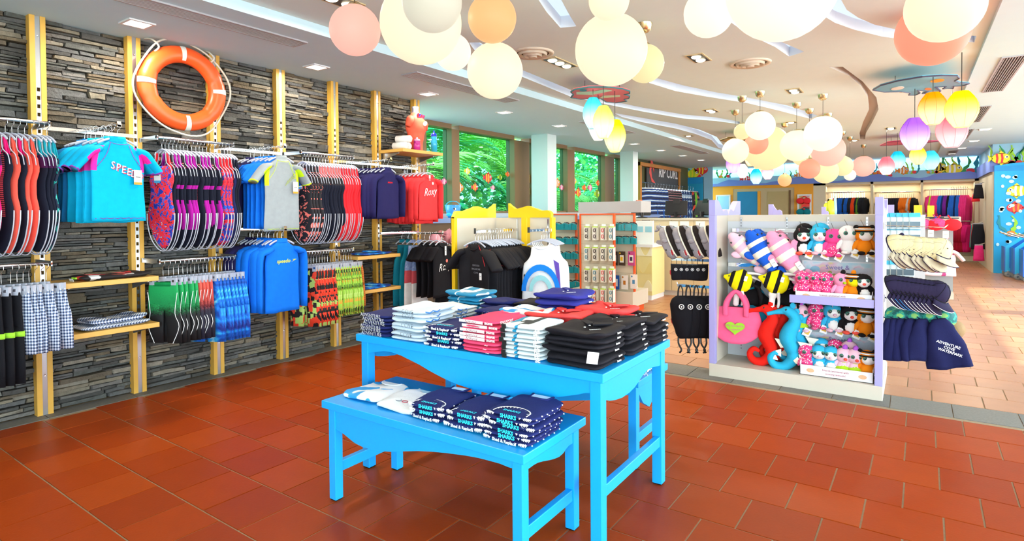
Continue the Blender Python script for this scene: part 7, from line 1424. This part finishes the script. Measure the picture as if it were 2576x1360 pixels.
weed((mx_(1745), YM+.095, mz(447)), 'y', .6, 't', 'painted weed above the mural by the surf bay', 31); decal_fish((mx_(1742), YM+.09, mz(436)), 'y', .4, 'y', 'g', 'painted yellow fish above the mural by the surf bay'); decal_fish((mx_(1764), YM+.09, mz(428)), 'y', .4, 'r', 'y', 'painted red striped fish above the mural by the surf bay'); decal_fish((mx_(1756), YM-.02, mz(533)), 'y', .5, 'o', 'w', 'painted clownfish low on the mural by the surf bay'); decal_fish((mx_(1745), YM-.02, mz(500)), 'y', .3, 'y', 'g', 'painted yellow fish in the middle of the mural by the surf bay')
ys_ = 17.79; 
def S(px, py): return at(px, py, 1, ys_)
decal_fish(S(2558, 480), 'y', .36, 'y', 'w', 'painted pale yellow clownfish on the blue sea wall', -1); decal_fish(S(2553, 522), 'y', .3, 'r', 'o', 'painted red striped fish on the blue sea wall', -1); decal_fish((*S(2518, 400).xy, S(2518, 398).z), 'y', .34, 'y', 'r', 'painted yellow fish with red tail above the sea wall')
for k, px in enumerate((2530, 2548, 2566)): weed((S(px, 410).x, 17.94, S(px, 410).z-.03), 'y', .5, ('l', 'gr', 'l')[k], 'painted weed above the sea wall, %s clump' % ('left', 'middle', 'right')[k], k+50)
t = weed((S(2568, 595).x, 17.785, S(2568, 595).z), 'y', .7, 't', 'painted dark coral on the sea wall behind the trolleys', 60)
bub = B()
for k in range(26): 
    p = S(2508+rnd.random()*60, 440+rnd.random()*200); bub.prism([(p.x+q[0], p.z+q[1]) for q in el(0, 0, .03+.03*rnd.random(), .04, 0, 8)], 17.784, 17.79, 'y')
stuff(bub.obj('bubbles', mat('bubble_paint', '#c4ecfa', .5), sw))
# trolleys
TRB = mat('trolley_cyan', '#14b4ea', .35, noise=.05); TRD = mat('trolley_deep', '#0f62c4', .35, noise=.05)
for k in range(3):
    p = at(2529+k*24, 600, 1, 16.9-.58*k); t = thing('display_trolley', 'blue shopping trolley with chrome handle, %s in the row' % ('rear left', 'middle', 'front right')[k], 'trolley', (p.x, p.y, 0), .0)
    h0, h1 = .12, .95; b = B()
    b.prism([(0, h0), (.62, h0), (.62, h1-.28), (.3, h1), (0, h1-.28)], -.02, .02, 'y').obj('side_plate', TRB, t); B().prism([(.07, h0+.08), (.55, h0+.08), (.55, h1-.3), (.3, h1-.1), (.07, h1-.3)], -.026, -.018, 'y').obj('inset_panel', TRD, t)
    B().box(-.02, .0, -.02, .5, h0, h1-.28).obj('end_plate', TRD, t); B().box(.62, .64, -.02, .5, h0, h1-.28).obj('end_plate', TRD, t); B().box(0, .62, 0, .5, h0, h0+.02).obj('bottom', TRD, t)
    B().tube([(-.1, 0, h1+.05), (.35, 0, h1-.12)], .02, 8).obj('handle', CHROME, t, True)
    for x in (.05, .55):
        for y in (0, .45): wl_ = B().lathe([(.02, -.018), (.065, -.015), (.065, .015), (.02, .018)], 16).obj('castor', mat('castor_grey', '#8c9298', .4), t, True, (x, y, .065), (PI/2, 0, 0)); B().box(-.02, .02, .06, .075, -.03, .03).obj('fork', CHROME, wl_)

# ------------------------------------------------------------------ outside: ground, palms, hedge
struct(B().box(-30, -6.75, -2, 40, -.2, -.05).obj('ground_garden', mat('garden_soil', '#8a9a5a', .9, noise=.4, scale=2)))
struct(B().box(-14, 30, -26, -4.02, -.2, -.02).obj('ground_bounce_front', mat('bounce_paving', '#d8d4cc', .8, noise=.1))); struct(B().box(5.25, 30, -4, 30, -.2, -.02).obj('ground_bounce_side', mat('bounce_paving', '#d8d4cc', .8, noise=.1)))  # unseen bright ground, added to bounce daylight up to the ceiling
LFM = [mat('frond_%d' % i, c, .6, noise=.25, scale=3) for i, c in enumerate(('#3fa05a', '#8cc24a', '#1f8a5c', '#c9d86a'))]
def frond_mesh(L, seed, m):
    r = random.Random(seed); b = B(); P = spline([(0, 0, 0), (L*.35, 0, L*.28), (L*.7, 0, L*.25), (L, 0, -L*.08)], 6); b.tube(P, [.018*(1-.8*i/(len(P)-1)) for i in range(len(P))], 4)
    for i in range(2, 46):
        f = i/46; k = min(int(f*(len(P)-1)), len(P)-2); p = P[k].lerp(P[k+1], f*(len(P)-1)-k); l = L*.36*math.sin(PI*min(1, .25+f*.78))+.05
        for s_ in (-1, 1):
            q = p+Vector((l*.55, s_*l*.8, -l*(.25+.2*r.random()))); mid = p.lerp(q, .5)+Vector((0, 0, .04)); w_ = Vector((.02, -.004*s_, 0)); b.add([p-w_*.5, p+w_*.5, mid+w_, q, mid-w_], [(0, 1, 2, 4), (4, 2, 3)])
    return b.mesh('frond', m)
FRM_ = [frond_mesh(2.0, i, LFM[i % 4]) for i in range(8)]
TRK = mat('palm_trunk', '#a89a78', .9, noise=.3, scale=12)
def palm(x, y, h, n, label, s=1.0, seed=0):
    r = random.Random(seed); t = thing('palm_tree', label, 'tree', (x, y, -.05))
    if h > .4: B().tube(spline([(0, 0, 0), (.05, .05, h*.5), (.0, 0, h)], 6), [.09-.03*i/12 for i in range(13)], 8).obj('trunk', TRK, t, True)
    for k in range(n): place(r.choice(FRM_), 'frond', t, (0, 0, h), (r.uniform(-.2, .2), r.uniform(-.75, .35), 2*PI*k/n+r.uniform(-.2, .2)), scale=(s*r.uniform(.8, 1.15),)*3)
for k, (x, y, h, n, l, s) in enumerate(((-8.6, 8.0, 1.5, 13, 'palm just outside the first window with yellow fronds', 1.0), (-9.3, 10.0, 1.9, 13, 'palm outside the first wide window', 1.1), (-9.0, 11.2, .9, 11, 'low palm outside the first wide window, right side', .9), (-8.8, 14.0, 1.4, 12, 'palm outside the pale column', 1.0), (-9.0, 16.8, 1.7, 13, 'palm outside the second wide window', 1.1), (-10.5, 18.5, 1.0, 12, 'low palm outside the second wide window', 1.0), (-8.6, 20.5, 1.6, 12, 'palm outside the last window', 1.0), (-11.5, 13.0, 2.6, 13, 'taller palm farther back in the garden', 1.25), (-12.5, 18.0, 2.8, 13, 'tallest palm far back in the garden', 1.3), (-11.0, 9.5, 1.2, 11, 'bushy palm behind the first palms', 1.2))):
    palm(x, y, h, n, l, s, k)
r = random.Random(77); b = B()
for k in range(11000):
    y = r.uniform(5, 34); x = -13.5-r.random()*2.2-(.8 if r.random() < .3 else 0); z = r.random()*(5.2+.9*math.sin(y*.9)+.5*math.sin(y*2.3)); s = r.uniform(.15, .36); d = Vector((r.uniform(-1, 1), r.uniform(-1, 1), r.uniform(-.6, 1))).normalized(); e = d.orthogonal().normalized()*.35; p = Vector((x, y, z))
    b.add([p, p+(d*.5+e)*s, p+d*s, p+(d*.5-e)*s], [(0, 1, 2, 3)], r.randrange(3))
o = stuff(b.obj('hedge_foliage', [LFM[0], LFM[2], LFM[1]])); o['label'] = 'mixed green shrubs at the far side of the garden'; o['category'] = 'foliage'
